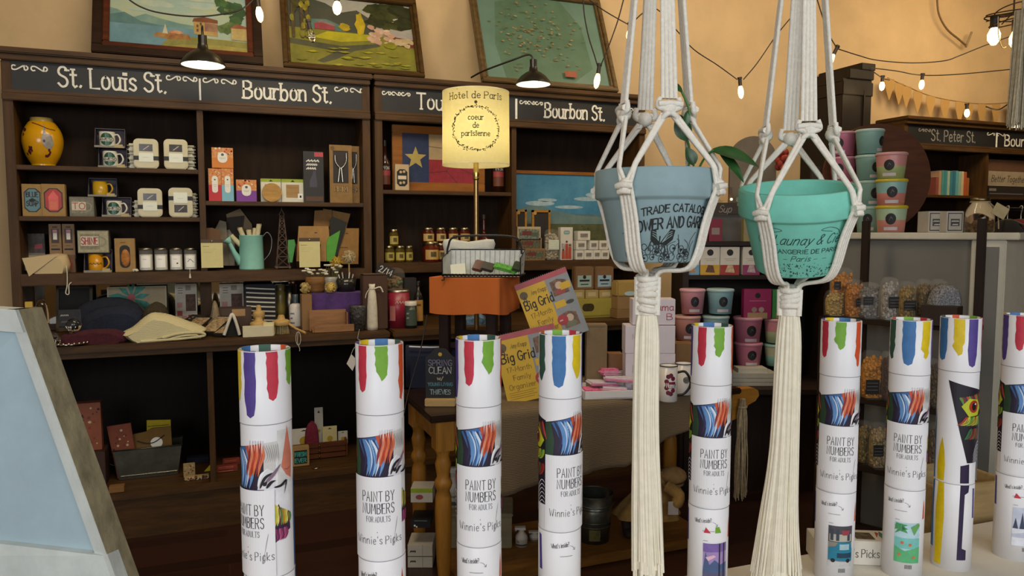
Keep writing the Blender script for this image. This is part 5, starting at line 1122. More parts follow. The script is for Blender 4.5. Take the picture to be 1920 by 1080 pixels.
# striped bag, jars, bottles near the middle
p, w_, h = on((458, 533, 518, 585), Y=4.5); b = MB(); pr = rrect(w_, h, w_ * .12, 0, h / 2); b.prism(pr, 0, .05, m('#1d1c20', .8, n=.1))
for k in range(8): z = h * (.12 + .11 * k); b.ribbon(smooth([(-w_ * .42, z + .006), (0, z), (w_ * .44, z - .005)], 4), h * .035, m('#cfcabc', .8), front(0))
tag(b.build('striped_bag', None, p), 'black bag with white stripes standing at the mirror', 'bag')
def jar(name, label, cat, px, prof, c, Y=None, art=None, z=ZC, group=None, lid=None, trans=0.0, seg=24):
    p, w_, h = on(px, z, Y); r = w_ / 2; t = thing(name, label, cat, p + Vector((0, r, 0)), 0, group); b = MB(); mt = m(c, .3, n=.1, trans=trans) if isinstance(c, str) else c
    b.lathe([(0, 0)] + [(a * r, zz * h) for a, zz in prof] + [(0, prof[-1][1] * h)], mt, seg)
    if art: art(b, r, h)
    b.build('body', t)
    if lid:
        b = MB(); b.lathe([(lid[0] * r, lid[1] * h), (lid[0] * r, lid[2] * h), (lid[0] * r * .9, lid[2] * h + .001), (0, lid[2] * h + .001)], m(lid[3], .35, metal=lid[4] if len(lid) > 4 else 0, n=.1), seg); b.build('lid', t)
    return t
CYL = [(1, 0), (1, 1)]
cbox('candle_box', 'tall grey green box by the striped bag', 'box', (496, 538, 521, 594), .05, '#8a8a74', lambda b, w_, h, f: b.ribbon([(0, 0), (0, h)], .002, m('#6e6c58', .7), f))
jar('lidded_pot', 'small olive pot at the mirror behind the jars', 'pot', (516, 534, 537, 560), [(.7, 0), (1, .35), (1, .7), (.8, .85)], '#8a7a3c', 4.55, None, lid=(.9, .85, 1, '#6a5a34'))
jar('steel_flask', 'brushed steel flask at the mirror behind the spray bottle', 'flask', (536, 535, 551, 575), CYL, metal('#8f8a80', .35), 4.5)
lab = lambda c, a, z0, z1, words=(), tc='#3a3a3a': (lambda b, r, h: (b.rect(-r * a, r * a, h * z0, h * z1, paper(c), cylm(r), .004, .0006), [b.text(w_, -r * a * .85, h * (z1 - (z1 - z0) * (.3 + .28 * i)), h * (z1 - z0) * .2, ink(tc), cylm(r), wd=h * .012, lift=.001, sx=.8) for i, w_ in enumerate(words)]))
jar('lotion_jar', 'jar with pale label and red print left of the spray bottle', 'jar', (525, 543, 545, 600), [(1, 0), (1, .86)], '#c9bfa4', None, lab('#d6cbb0', 1.1, .1, .8, ('~~~', '~~'), '#a03030'), lid=(1.02, .86, 1, '#b8b4a8'))
jar('spray_bottle', 'white labelled spray bottle with dark cap beside the wooden soap rack', 'bottle', (543, 553, 568, 616), [(1, 0), (1, .62), (.85, .7), (.4, .74)], '#ddd6cc', None, lab('#e4e0da', 1.2, .06, .56, ('~~~', '~~', '~~~'), '#33415a'), lid=(.45, .74, 1, '#3a4a52'))
soft('driftwood_cone', 'pale knotted cloth cone on the counter behind the brushes', 'cloth', (384, 566, 420, 600), [(-.5, 0), (-.2, .5), (-.05, 1), (.15, .9), (.3, .4), (.5, 0), (0, 0), (-.5, 0)], .05, '#9c8a6c', Y=4.35)
cbox('wooden_tray', 'dark low wooden tray at the mirror behind the brushes', 'tray', (410, 578, 472, 592), .12, '#4a3626', lambda b, w_, h, f: b.rect(-w_ * .1, w_ * .3, h * .6, h * .95, m('#b08a5a', .6), f), Y=4.4)
def brush(label, px, Y, handle=False, c='#c9a465'):
    p, w_, h = on(px, Y=Y); r = w_ / 2; t = thing('scrub_brush', label, 'brush', p + Vector((0, r, 0)), 0, 'scrub brushes on the counter'); BR = m('#b9a878', .9, n=.3, s=90); WD = m(c, .5, kind='wood', s=8, n=.2); q_ = random.Random(px[0])
    b = MB(); b.lathe([(r * .92, h * .45), (r, h * .5), (r, h * .68), (r * .8, h * .74), (r * .45, h * .78), (r * .4, h * .92), (r * .3, h), (0, h)], WD, 24)
    if handle: b.tube([(r * .6, -.01, h * .6), (r * 1.6, -.05, h * .28), (r * 2.6, -.09, h * .02 + .006)], [.006, .0065, .007], WD, 8)
    b.build('wooden_head', t)
    b = MB()
    for i in range(90):
        a = q_.uniform(0, 2 * PI); s_ = math.sqrt(q_.random()) * r * .85; b.tube([(s_ * math.cos(a), s_ * math.sin(a), h * .48), (s_ * 1.15 * math.cos(a), s_ * 1.15 * math.sin(a), 0)], .0016, BR, 4)
    b.build('bristles', t); return t
brush('round scrub brush with knob, left one at the counter edge', (469, 596, 503, 616), 4.03)
brush('round scrub brush with long handle and string, right one at the counter edge', (512, 592, 545, 617), 4.03, True)
brush('small round scrub brush set back beside the grey green box', (474, 573, 497, 592), 4.3)
p = WY(559, 622, 3.935); b = MB(); b.tube([(.012 * math.sin(k * .45), -.003 * math.cos(k * .3), -.035 + .035 * math.cos(k * .45)) for k in range(14)], .0018, m('#d8d0ba', .8), 5, True); b.tube(smooth([(0, 0, 0), (-.004, 0, -.05), (.006, 0, -.09), (.004, 0, -.1)], 5), .0016, m('#d8d0ba', .8), 5)
tag(b.build('string_loop', None, p), 'white string loop hanging from the long brush over the counter edge', 'string')
cbox('folded_napkin', 'white folded napkin under the left scrub brush', 'napkin', (455, 612, 512, 620), .05, '#d8cfae', Y=3.985)
cbox('swing_tag', 'pale yellow card lying between the two scrub brushes', 'card', (494, 604, 514, 616), .004, '#ddd3a0', Y=4.0)
# wooden soap rack, purple box, brush display
p, w_, h = on((581, 583, 664, 620), Y=4.03); t = thing('wooden_rack', 'two step wooden rack at the counter edge before the purple box', 'rack', p); WD = m('#9c7048', .5, kind='wood', s=6, n=.25)
b = MB(); b.box(-w_ * .48, w_ * .36, .07, .08, 0, h, WD, .002); b.build('back_board', t); b = MB(); b.box(-w_ * .4, w_ * .5, 0, .01, 0, h * .34, WD, .002); b.build('front_board', t); b = MB(); b.box(-w_ * .44, w_ * .42, .01, .07, 0, h * .12, WD); b.build('base', t)
b = MB(); b.box(w_ * .34, w_ * .36, .005, .08, 0, h * .9, WD); b.build('end_board', t)
cbox('purple_felt_box', 'purple felt covered box behind the wooden rack', 'box', (583, 550, 690, 606), .16, m('#5a3a7a', .95, n=.3, s=12, bump=.1), None, Y=4.2)
cbox('tan_box', 'tan wooden box between spray bottle and purple box', 'box', (566, 553, 585, 612), .1, '#8a6436', None, Y=4.14)
pz = WY(640, 550, 4.2).z
def tuft(label, px, Y, z, c, spiky=True):
    p, w_, h = slab(*px, Y, None); p.z = z; r = w_ / 2; b = MB(); q_ = random.Random(px[0]); mt = m(c, .9, n=.2, s=60)
    b.ball((0, r * .9, h / 2), (r * .62, r * .62, h * .42), mt, 12, 8)
    for i in range(110):
        u = q_.uniform(-1, 1); a = q_.uniform(0, 2 * PI); s_ = math.sqrt(1 - u * u); d = Vector((s_ * math.cos(a), s_ * math.sin(a), u))
        b.tube([Vector((0, r * .9, h / 2)) + d * r * .5, Vector((0, r * .9, h / 2)) + d * r * (1.02 if spiky else .9)], .0022, mt, 4)
    b.tube([(0, r * .9, h * .3), (0, r * .9, -.06)], .005, m('#a98a58', .6), 6) if spiky else None
    return tag(b.build('dish_brush', None, p), label, 'brush', 'dish brushes above the purple box')
jar('brush_crock', 'round wooden crock holding white bristle brushes', 'crock', (574, 520, 612, 552), [(.85, 0), (1, .2), (.92, .5), (1, .55), (.95, 1)], m('#8a6134', .6, kind='wood', s=8, n=.25), 4.26, None, pz)
jar('glass_vase', 'clear glass jar with white flowers above the purple box', 'jar', (606, 520, 636, 552), [(.8, 0), (.95, .3), (.8, .7), (1, 1)], '#c9c2b4', 4.28, None, pz, trans=.5)
def posy(label, px, Y):
    p, w_, h = slab(*px, Y); b = MB(); q_ = random.Random(px[0] + 1); WH = m('#e2dcc6', .8, n=.1); GR = m('#5c6340', .8)
    for i in range(16):
        x = q_.uniform(-w_ * .5, w_ * .5); z = h * (.4 + .6 * q_.random()); y = q_.uniform(0, .05)
        for k in range(5): b.ball((x + .007 * math.cos(k * 1.26), y + .005 * math.sin(k * 1.26), z), (.006, .006, .005), WH, 6, 4)
        b.tube([(x, y, z), (x * .3, .03, -h * .3)], .0012, GR, 4)
    return tag(b.build('flower_bunch', None, p), label, 'flowers')
posy('bunch of white flowers in the round wooden crock', (570, 502, 612, 524), 4.28); posy('bunch of white flowers in the clear glass jar', (606, 497, 642, 524), 4.3)
tuft('cream dish brush head lying at the left above the spray bottle', (561, 530, 586, 553), 4.2, pz, '#c2a968', False)
tuft('cream dish brush head in front of the glass jar', (609, 533, 633, 556), 4.18, pz, '#d2b35c', False)
tuft('golden round dish brush standing up above the white flowers', (619, 482, 646, 505), 4.3, WY(632, 505, 4.3).z, '#c2a13e')
tuft('cream round dish brush standing up highest by the kraft bag', (643, 468, 669, 496), 4.3, WY(656, 496, 4.3).z, '#c9b486')
p, w_, h = slab(632, 522, 672, 553, 4.27, pz); t = thing('utensil_holder', 'dark glass holder with utensils above the purple box', 'holder', p + Vector((0, w_ / 2, 0))); b = MB(); b.lathe([(0, 0), (w_ * .42, 0), (w_ * .5, h), (w_ * .46, h), (w_ * .4, .004), (0, .004)], m('#2b2a26', .15, n=.2, s=50), 24); b.build('body', t)
for k in range(5):
    b = MB(); x = (k - 2) * .014; b.tube([(x * .6, 0, .006), (x * 1.5, .004, h + .02 + .012 * (k % 2))], .004, m(['#d8d2c2', '#b3ada0', '#2e2c2a'][k % 3], .4), 6); b.build('utensil', t)
jar('mesh_tumbler', 'grey mesh glass tumbler at the counter edge beside the white bottle bag', 'tumbler', (657, 574, 690, 615), [(.86, 0), (1, .95), (1, 1)], m('#6b6862', .25, metal=.4, n=.5, s=90, bump=.4), 4.02)
p, w_, h = on((681, 515, 727, 615), Y=4.06); b = MB(); b.box(-w_ / 2, w_ / 2, 0, .09, 0, h, m('#4a2f1e', .75, n=.12), .004); b.box(-w_ / 2 + .004, w_ / 2 - .004, .004, .086, h * .985, h + .004, m('#5e4634', .8)); tag(b.build('gift_box', None, p), 'tall dark brown box at the end of the left counter', 'box')
p, w_, h = on((689, 533, 709, 616), Y=4.03); t = thing('bottle_bag', 'white cloth bottle bag tied at the neck before the tall brown box', 'bag', p + Vector((0, .018, 0))); r = w_ / 2
b = MB(); b.lathe([(0, 0), (r, 0), (r * 1.02, .02), (r * .95, h * .5), (r * .75, h * .8), (r * .5, h * .9), (r * .62, h), (r * .3, h)], m('#d6cdb8', .9, n=.12, s=40, bump=.2), 18); b.build('bag_cloth', t)
b = MB(); b.tube([(r * .55 * math.cos(2 * PI * k / 12), r * .55 * math.sin(2 * PI * k / 12), h * .9) for k in range(12)], .003, m('#cfc6b0', .8), 5, True); b.tube(smooth([(r * .5, -.005, h * .9), (r * 1.5, -.008, h * .93), (r * 2.0, -.008, h * .82)], 4), .004, m('#dcd6c6', .8), 6); b.tube(smooth([(-r * .5, -.005, h * .9), (-r * 1.1, -.008, h * .8), (-r * 1.3, -.008, h * .7)], 4), .0025, m('#cfc6b0', .8), 6); b.build('tie', t)
# right counter
p = WY(731, 520, 4.15); p = on((714, 495, 747, 522), Y=4.1)[0]; t = thing('price_sign', 'small black chalk tag reading 2/14 tilted on a clip above the red tin', 'sign', Vector((p.x, 4.22, ZC + .001)))
b = MB(); zt = WY(731, 508, 4.22).z - ZC; b.tube([(.0, .01, 0), (.0, .01, zt)], .002, metal('#8a857a', .3), 6); b.cyl(0, .01, 0, .004, .02, metal('#8a857a', .3), 14); b.build('wire_stem', t)
b = MB(); b.T = Matrix.Translation((0, 0, zt)) @ Matrix.Rotation(.42, 4, 'Y'); b.box(-.05, .05, -.003, .003, -.026, .03, m('#25262a', .7, n=.2)); b.text('2/14', -.036, -.016, .034, CHALK, front(-.003), wd=.004, jig=.06); b.build('chalk_tag', t)
def nutbag(name, label, px, Y, c, c2, z=ZC, lb=None, group=None, d=.05, dz=0.0, cat='bag', fa=.16):
    """clear bag: film skin, contents and paper label"""
    p, w_, h = on(px, z, Y); p.z += dz; t = thing(name, label, cat, p, 0, group); q_ = random.Random(px[0] * 7 + px[1])
    b = MB(); lump(b, smooth([(-w_ * .4, h * .02), (-w_ * .42, h * .5), (-w_ * .36, h * .8), (0, h * .86), (w_ * .36, h * .8), (w_ * .42, h * .5), (w_ * .4, h * .02)], 2), d * .2, d * .85, m(c, .7, n=.3, s=60, bump=.4), q_, 5, .004)
    for i in range(110):
        x = q_.uniform(-w_ * .4, w_ * .4); zz = h * (.06 + .8 * q_.random()); y = d * q_.uniform(.1, .28) + (d * .15 if abs(x) > w_ * .33 or zz > h * .75 else 0); r = w_ * q_.uniform(.06, .11)
        b.ball((x, y, zz), (r, r * .7, r * q_.uniform(.6, 1)), m(c if i % 3 else c2, .5, n=.3, s=80), 7, 5)
    b.build('contents', t)
    b = MB(); pr = smooth([(-w_ * .48, 0), (-w_ * .5, h * .5), (-w_ * .47, h * .82), (-w_ * .3, h), (w_ * .34, h * .98), (w_ * .48, h * .82), (w_ * .5, h * .4), (w_ * .48, 0)], 3); lump(b, pr, -.004, d, film('#fff8ea', fa * .45), q_, 6, .002); b.build('clear_bag', t)
    if lb: b = MB(); b.rect(w_ * lb[0], w_ * lb[1], h * lb[2], h * lb[3], m(lb[4], .6), front(-.008)); [b.ribbon([(w_ * (lb[0] + .06), h * (lb[3] - .07 * (k + 1))), (w_ * (lb[1] - .08), h * (lb[3] - .07 * (k + 1)))], .0012, m('#9a9488', .6), front(-.008)) for k in range(int((lb[3] - lb[2]) / .08))]; b.build('label', t)
    return t
nutbag('snack_bag', 'clear bag of mixed nuts behind the red tin', (722, 503, 762, 560), 4.3, '#8a6a40', '#5f7a4a', dz=.0)
cbox('black_box', 'small black box by the dark bottle behind the orange stool', 'box', (759, 521, 781, 590), .06, '#231f1e', None, Y=4.25)
jar('food_tin', 'red food tin with white lettering on the right counter', 'tin', (731, 546, 772, 607), [(1, 0), (1, 1)], m('#8f2236', .35, n=.08), 4.06, lambda b, r, h: (fit(b, '~~~~', -r * .5, r * .9, h * .66, h * .12, paper('#d8cfc4'), cylm(r), wd=.002, lift=.0008), b.ribbon([(-r * 1.2, h * .8), (r * 1.2, h * .8)], .003, paper('#d8cfc4'), cylm(r)), b.ribbon([(-r * 1.2, h * .2), (r * 1.2, h * .2)], .002, paper('#d8cfc4'), cylm(r)), b.rect(-r * 1.1, -r * .5, h * .2, h * .6, m('#b06a64', .5), cylm(r), .004), b.rect(r * .5, r * 1.1, h * .25, h * .55, m('#a8827c', .5), cylm(r), .004)), lid=(1.03, .97, 1.02, '#b9b2a4', 1))
jar('dropper_bottle', 'dark glass bottle with tan label beside the red tin', 'bottle', (778, 528, 795, 598), [(1, 0), (1, .62), (.8, .72), (.35, .78), (.35, .9)], '#1c1614', 4.14, lab('#b98a48', 1.1, .1, .58, ('~~~',), '#3a2414'), lid=(.4, .9, 1, '#141210'))
jar('spice_jar', 'short dark jar with white lid in front of the dark bottle', 'jar', (762, 566, 784, 610), [(1, 0), (1, .85)], '#2a332e', 4.03, lab('#3f4d44', 1.2, .1, .7, ('~~', '~~'), '#b8b8a8'), lid=(1.03, .85, 1, '#d4cfc2'))
soft('denim_bundle', 'folded light blue patterned cloth seen between the stool legs', 'cloth', (862, 592, 915, 622), [(-.5, 0), (-.5, .6), (-.3, .8), (0, .85), (.35, 1), (.5, .5), (.5, 0), (0, 0), (-.5, 0)], .1, m('#6b8cab', .9, n=.5, s=30, h2='#2b4158'), Y=4.05)
cbox('wicker_box', 'small tan box with white letters seen between the stool legs', 'box', (868, 575, 905, 604), .06, '#8e6a3e', lambda b, w_, h, f: b.text('~~~~', -w_ * .42, h * .5, h * .3, paper(), f, wd=.004), Y=4.16)
# kraft coffee bags and boxes on the right counter
cbox('soap_carton', 'wide yellow green carton with a window on the right counter', 'carton', (1075, 560, 1148, 600), .14, '#a89a3e', lambda b, w_, h, f: (b.poly(rrect(w_ * .3, h * .4, h * .18, -w_ * .12, h * .55), m('#4f4428', .4, n=.4, s=50), f), b.rect(-w_ * .48, w_ * .48, h * .05, h * .14, m('#8a7d2e', .6), f)), Y=4.12)
zc = WY(1110, 560, 4.12).z
for i, (x0, x1) in enumerate(((1076, 1096), (1098, 1122), (1124, 1149))):
    carton('candle_tin', 'small cream %s box on the yellow green carton' % ('square left', 'wide middle', 'square right')[i], 'box', (x0, 544, x1, 560), 4.14, zc + .001, .07, '#a8925c', lambda b, w_, h, f: b.rect(-w_ * .3, w_ * .3, h * .25, h * .75, m('#c4b284', .6), f), 'cream boxes on the carton')
z2 = WY(1110, 544, 4.14).z
def coffee(lc):
    return lambda b, w_, h, f: (b.rect(-w_ * .36, w_ * .36, h * .12, h * .62, m(lc, .6), f), b.disc(0, h * .55, w_ * .09, INKB, f, 10, None, .0006), b.rect(-w_ * .26, w_ * .26, h * .36, h * .44, INKB, f, 0, .0006), b.rect(-w_ * .2, w_ * .2, h * .22, h * .26, INKB, f, 0, .0006))
carton('coffee_bag', 'kraft coffee bag with pale green label standing on the cream boxes', 'bag', (1078, 500, 1114, 543), 4.16, z2 + .001, .05, '#7a5a38', coffee('#9db4a8'), None, 0, .006)
carton('coffee_bag', 'kraft coffee bag with pale blue label standing on the cream boxes', 'bag', (1116, 500, 1151, 543), 4.16, z2 + .001, .05, '#7a5a38', coffee('#9ab6c4'), None, 0, .006)
cbox('cardboard_box', 'plain cardboard box under the yellow bag near the tassel', 'box', (1157, 580, 1200, 617), .14, '#8a6a40', None, Y=4.03)
z3 = WY(1178, 580, 4.03).z
carton('cardboard_box', 'second cardboard box on top of the plain one near the tassel', 'box', (1158, 557, 1200, 579), 4.04, z3 + .001, .13, '#947448', None)
z4 = WY(1178, 557, 4.04).z
carton('coffee_bag', 'golden kraft bag with a round blue label lying on the cardboard boxes', 'bag', (1157, 526, 1206, 556), 4.05, z4 + .001, .08, '#a98a48', lambda b, w_, h, f: b.disc(0, h * .2, w_ * .22, m('#b0c8cc', .6), f, 14, h * .14), None, 0, .01)
# goods inside the base cabinet
ZB = .236
def low(px): return cy((px[0] + px[2]) / 2, px[3], ZB)
SPK = lambda b, w_, h, f: [b.disc(rnd.uniform(-w_ * .42, w_ * .42), rnd.uniform(h * .08, h * .9), w_ * rnd.uniform(.03, .07), m(['#3a2420', '#c9b48c', '#7a3a2c'][i % 3], .7), f, 7, None, .0005 + .00002 * i) for i in range(22)]
cbox('wooden_box', 'dark brown box at the left of the low cabinet shelf', 'box', (128, 850, 198, 925), .16, '#3a1f12', None, z=ZB, Y=4.12)
zb = WY(160, 850, 4.12).z
carton('tea_carton', 'orange speckled carton standing on the dark brown box', 'carton', (140, 756, 190, 849), 4.16, zb + .001, .06, '#8a4a30', SPK)
p, w_, h = on((213, 840, 342, 910), ZB, 4.2); t = thing('metal_bin', 'galvanised metal bin full of envelopes on the low cabinet shelf', 'bin', p); GV = m('#5d5b4e', .35, metal=.7, n=.3, s=9)
b = MB(); a = w_ / 2; e = .18
b.prism([(-a * .86, 0), (a * .86, 0), (a, h), (-a, h)], 0, .006, GV); b.prism([(-a * .86, 0), (a * .86, 0), (a, h), (-a, h)], e, e + .006, GV); b.box(-a * .86, a * .86, .006, e, 0, .006, GV)
for s_ in (-1, 1): b.add([(s_ * a * .86, 0, 0), (s_ * a * .86, e, 0), (s_ * a, e, h), (s_ * a, 0, h)], [(0, 1, 2, 3)], GV)
b.build('bin_body', t); b = MB(); b.tube([(-a, 0, h), (a, 0, h), (a, e, h), (-a, e, h)], .004, GV, 6, True); b.tube([(-a * .8, -.004, .02), (a * .84, -.004, .02)], .003, metal('#b8b2a0', .2), 6); b.build('rolled_rim', t)
b = MB(); b.tube(smooth([(-a * 1.0, .09, h * .7), (-a * 1.16, .09, h * .62), (-a * 1.16, .09, h * .4), (-a * .94, .09, h * .34)], 4), .003, GV, 6); b.build('handle', t)
sheet('gift_card', 'orange speckled card packet in the metal bin', 'card', [(200, 800), (245, 793), (262, 905), (222, 905)], 4.24, '#85442e', .01, lambda b, P_, f: SPK(b, .10, .26, lambda u, v, l=0: f(u - .0, v + .02, l)), hz=ZB + .008)
sheet('gift_card', 'yellow card standing at the back of the metal bin', 'card', [(275, 788), (320, 787), (322, 905), (276, 905)], 4.34, '#c2ac12', .006, lambda b, P_, f: b.ribbon([(-.05, .225), (.05, .225)], .005, m('#6e640c', .7), f), hz=ZB + .008)
p, w_, h = on((241, 806, 324, 900), ZB, 4.27); t = thing('kraft_envelope', 'kraft envelope with a white string tag in the metal bin', 'envelope', p + Vector((0, 0, .008)))
b = MB(); b.prism([(-w_ * .5, 0), (w_ * .5, 0), (w_ * .48, h), (w_ * .05, h), (-w_ * .1, h * .93), (-w_ * .5, h * .88)], 0, .01, m('#7a5a28', .8, n=.12, s=20)); b.build('paper', t)
b = MB(); b.disc(w_ * .14, h * .66, w_ * .14, paper(), front(-.0012), 20); b.build('round_tag', t); b = MB(); b.tube(smooth([(-w_ * .3, -.002, h * .74), (-w_ * .1, -.003, h * .67), (w_ * .1, -.003, h * .68), (w_ * .32, -.002, h * .82)], 4), .0025, INKB, 5); b.build('string', t)
cbox('wood_block', 'small tan wooden block at the cabinet shelf edge below the bin', 'block', (204, 912, 233, 934), .04, m('#8a6238', .6, kind='wood', s=8), None, z=ZB, Y=4.0)
cbox('greeting_card', 'small speckled card standing right of the metal bin', 'card', (344, 868, 366, 908), .004, '#a58c5c', SPK, z=ZB, Y=4.12)
cbox('card_packet', 'low speckled card packet lying at the shelf edge', 'card', (346, 893, 392, 911), .03, '#b39a68', SPK, z=ZB, Y=4.07)
sheet('paper_pennant', 'yellow paper triangle leaning at the cabinet divider', 'paper', [(374, 894), (394, 871), (396, 908)], 4.2, '#c8b418', .003)
cbox('blue_cloth', 'dark blue cloth heap behind the yellow triangle', 'cloth', (350, 858, 392, 890), .06, m('#14182e', .9, n=.3), None, z=ZB, Y=4.35)
def red_pack(b, w_, h, f):
    b.rect(-w_ * .46, w_ * .46, h * .05, h * .95, m('#8f3a28', .5, n=.3, s=50), f)
    for k in range(4): b.rect(-w_ * .4, w_ * .3, h * (.12 + .2 * k), h * (.2 + .2 * k), m(['#d0785a', '#5a1d16', '#c4553a'][k % 3], .5), f, 0, .0006)
cbox('card_packet', 'red printed card packet leaning front in the right cabinet bay', 'card packet', (406, 872, 446, 905), .02, '#7a2c20', red_pack, z=ZB, Y=4.14)
cbox('card_packet', 'red printed card packet behind, higher in the right cabinet bay', 'card packet', (418, 860, 450, 896), .02, '#8a3a2c', red_pack, z=ZB, Y=4.25)
cbox('soap_box', 'kraft box with black and teal lettering beside the small wooden chest', 'box', (548, 838, 580, 890), .04, KRAFT, lambda b, w_, h, f: (b.rect(-w_ * .38, w_ * .38, h * .12, h * .82, INKB, f), [fit(b, tx, -w_ * .32, w_ * .32, h * (.52 - .32 * i), h * .2, m('#3fa294', .5), f, wd=h * .045, lift=.0009) for i, tx in enumerate(('FRESH', 'EVER'))]), z=ZB, Y=4.1)
p, w_, h = on((545, 829, 652, 888), ZB, 4.2); t = thing('drawer_chest', 'small red brown wooden chest of drawers filled with white cards', 'chest', p); RB = m('#6a3a1e', .45, kind='wood', s=6, n=.3); a = w_ / 2
b = MB(); b.box(-a, a, .006, .2, 0, h * .02, RB); b.box(-a, -a + .008, 0, .2, 0, h, RB); b.box(a - .008, a, 0, .2, 0, h, RB); b.box(-a, a, .19, .2, 0, h, RB); b.box(-a, a, .01, .19, h * .55, h * .58, RB); b.build('case', t)
for k in range(3):
    b = MB(); b.box(-a + .01, a - .01, -.006, .012, h * (.03 + .325 * k), h * (.31 + .325 * k), RB, .003); d_o = b.build('drawer_front', t); b = MB(); b.ball((0, -.012, h * (.17 + .325 * k)), .006, metal('#8a6a34', .3), 8, 6); b.build('knob', d_o)
for i, (x0, y0, x1, y1, c, lb) in enumerate(((548, 803, 592, 840, '#d8d4c6', 'white hang card lying at the left in the wooden chest'), (590, 764, 606, 836, '#c9c6ba', 'tall white card standing up in the wooden chest'), (605, 799, 632, 836, '#cfc48e', 'cream card with a yellow ring in the wooden chest'), (634, 808, 652, 836, '#cdcabc', 'small white card at the right in the wooden chest'))):
    o = carton('earring_card', lb, 'card', (x0, y0, x1, y1 + 6), 4.23 + .03 * (i % 2), ZB + h * .585, .004, c, lambda b, w_, h, f: (b.poly([(-w_ * .15, h * .86), (w_ * .15, h * .86), (0, h * .93)], INKB, f), b.disc(0, h * .4, w_ * .2, m('#b89a2c', .4), f, 12)), 'cards in the wooden chest')
soft('pink_pouch', 'dark pink wrapped bauble among the white cards', 'bauble', (572, 792, 598, 832), DOME, .03, '#7a2038', z=ZB + h * .585, Y=4.2)
jar('small_jar', 'tiny silver jar at the cabinet shelf edge before the chest', 'jar', (586, 878, 600, 894), [(.8, 0), (1, .4), (.7, 1)], metal('#c8c2b0', .2), 4.02, None, ZB)
p = WY(674, 617, 3.935); b = MB(); b.tube(smooth([(0, 0, 0), (-.01, 0, -.05), (.004, 0, -.062), (-.03, 0, -.1), (-.045, 0, -.13)], 4), .0014, m('#cfc7b2', .8), 5); b.prism([(-.07, -.18), (-.045, -.13), (-.015, -.165), (-.04, -.22)], -.001, .001, paper('#d3cdc6')); tag(b.build('hanging_tag', None, p), 'white paper tag on a string hanging at the counter edge behind a tube', 'tag')
# ------------------------------------------------------------------ goods on the right hutch
def bottle(label, px, z, Y, c='#3a1a12'):
    p, w_, h = slab(*px, Y, z + .0005); r = w_ / 2; t = thing('sauce_bottle', label, 'bottle', p + Vector((0, r, 0)), 0, 'dark sauce bottles')
    b = MB(); b.lathe([(0, 0), (r, 0), (r, h * .5), (r * .9, h * .58), (r * .36, h * .68), (r * .3, h * .9), (0, h * .9)], m(c, .12, n=.2), 24); b.build('glass', t)
    f = cylm(r); b = MB(); b.rect(-r * 1.1, r * 1.1, h * .12, h * .3, m('#6a3a26', .5), f, .004); b.rect(-r * 1.1, r * 1.1, h * .3, h * .4, m('#a8444a', .5), f, .004); b.rect(-r * 1.1, r * 1.1, h * .4, h * .5, m('#241a1c', .5), f, .004); fit(b, '1936', -r * .7, r * .7, h * .42, h * .055, paper('#d8d2c8'), f, wd=.0022, lift=.0009); b.build('label', t)
    b = MB(); b.cyl(0, 0, h * .88, h, r * .36, m('#1d1614', .4), 14); b.build('stopper', t)
bottle('dark sauce bottle at the left post of the Toulouse shelf', (713, 262, 734, 352), Z2A, YU + .08)
bottle('dark sauce bottle right of the flag picture, behind the lamp pole', (926, 262, 948, 358), Z2A, YU + .06)
carton('soap_box', 'cream box with a black printed emblem leaning before the flag picture', 'box', (741, 308, 767, 354), YU + .02, Z2A, .04, '#c4ab84', lambda b, w_, h, f: (b.poly(octa(w_ * .76, h * .66, .5, 0, h * .48), INKB, f), b.rect(-w_ * .3, w_ * .3, h * .42, h * .56, paper('#d8cbb0'), f, 0, .0006), [b.disc(w_ * u, h * v, w_ * .1, paper('#c4ab84'), f, 8, None, .0006) for u, v in ((-.1, .7), (.14, .72), (-.12, .28), (.12, .3))]))
# flag picture
p, w_, h = slab(735, 238, 908, 357, YU + .12, Z2A); t = thing('flag_picture', 'wood framed mosaic flag picture in blue, cream and red with one star', 'picture', p); FRM = m('#9a5f22', .45, kind='wood', s=5, n=.2); a = w_ / 2
b = MB(); fw = w_ * .105
for x0, x1, z0, z1 in ((-a, a, 0, h * .14), (-a, a, h * .88, h), (-a, -a + fw, h * .14, h * .88), (a - fw, a, h * .14, h * .88)): b.box(x0, x1, -.012, .012, z0, z1, FRM, .003)
b.build('frame', t); b = MB(); f = front(0); x0, x1, z0, z1 = -a + fw, a - fw, h * .14, h * .88; xm = x0 + (x1 - x0) * .36; zm = z0 + (z1 - z0) * .48
b.box(x0, x1, 0, .008, z0, z1, m('#20201f', .7)); b.rect(x0, xm, z0, z1, m('#1e3260', .5, n=.2, s=30), f); b.rect(xm, x1, zm, z1, m('#b39a74', .5, n=.12), f); b.rect(xm, x1, z0, zm, m('#9c2335', .5, n=.2, s=30), f)
cx, cz = (x0 + xm) / 2, (z0 + z1) / 2; R = (xm - x0) * .42; b.poly([(cx + (R if k % 2 == 0 else R * .42) * math.sin(PI * k / 5), cz + (R if k % 2 == 0 else R * .42) * math.cos(PI * k / 5)) for k in range(10)], m('#b8a45a', .5), f, 0, .0006)
for L in (((xm, .75), (.55, .72), (.7, .95)), ((.55, .72), (.6, .5)), ((.8, .5), (.78, .8), (1, .86)), ((xm, .2), (.6, .25), (.75, .0)), ((.6, .25), (.7, .48)), ((.8, .3), (1, .18))): b.ribbon([((u if u == xm else x0 + (x1 - x0) * u), z0 + (z1 - z0) * v) for u, v in L], .003, m('#3a2a22', .6), f, .0007)
b.build('mosaic_panel', t)
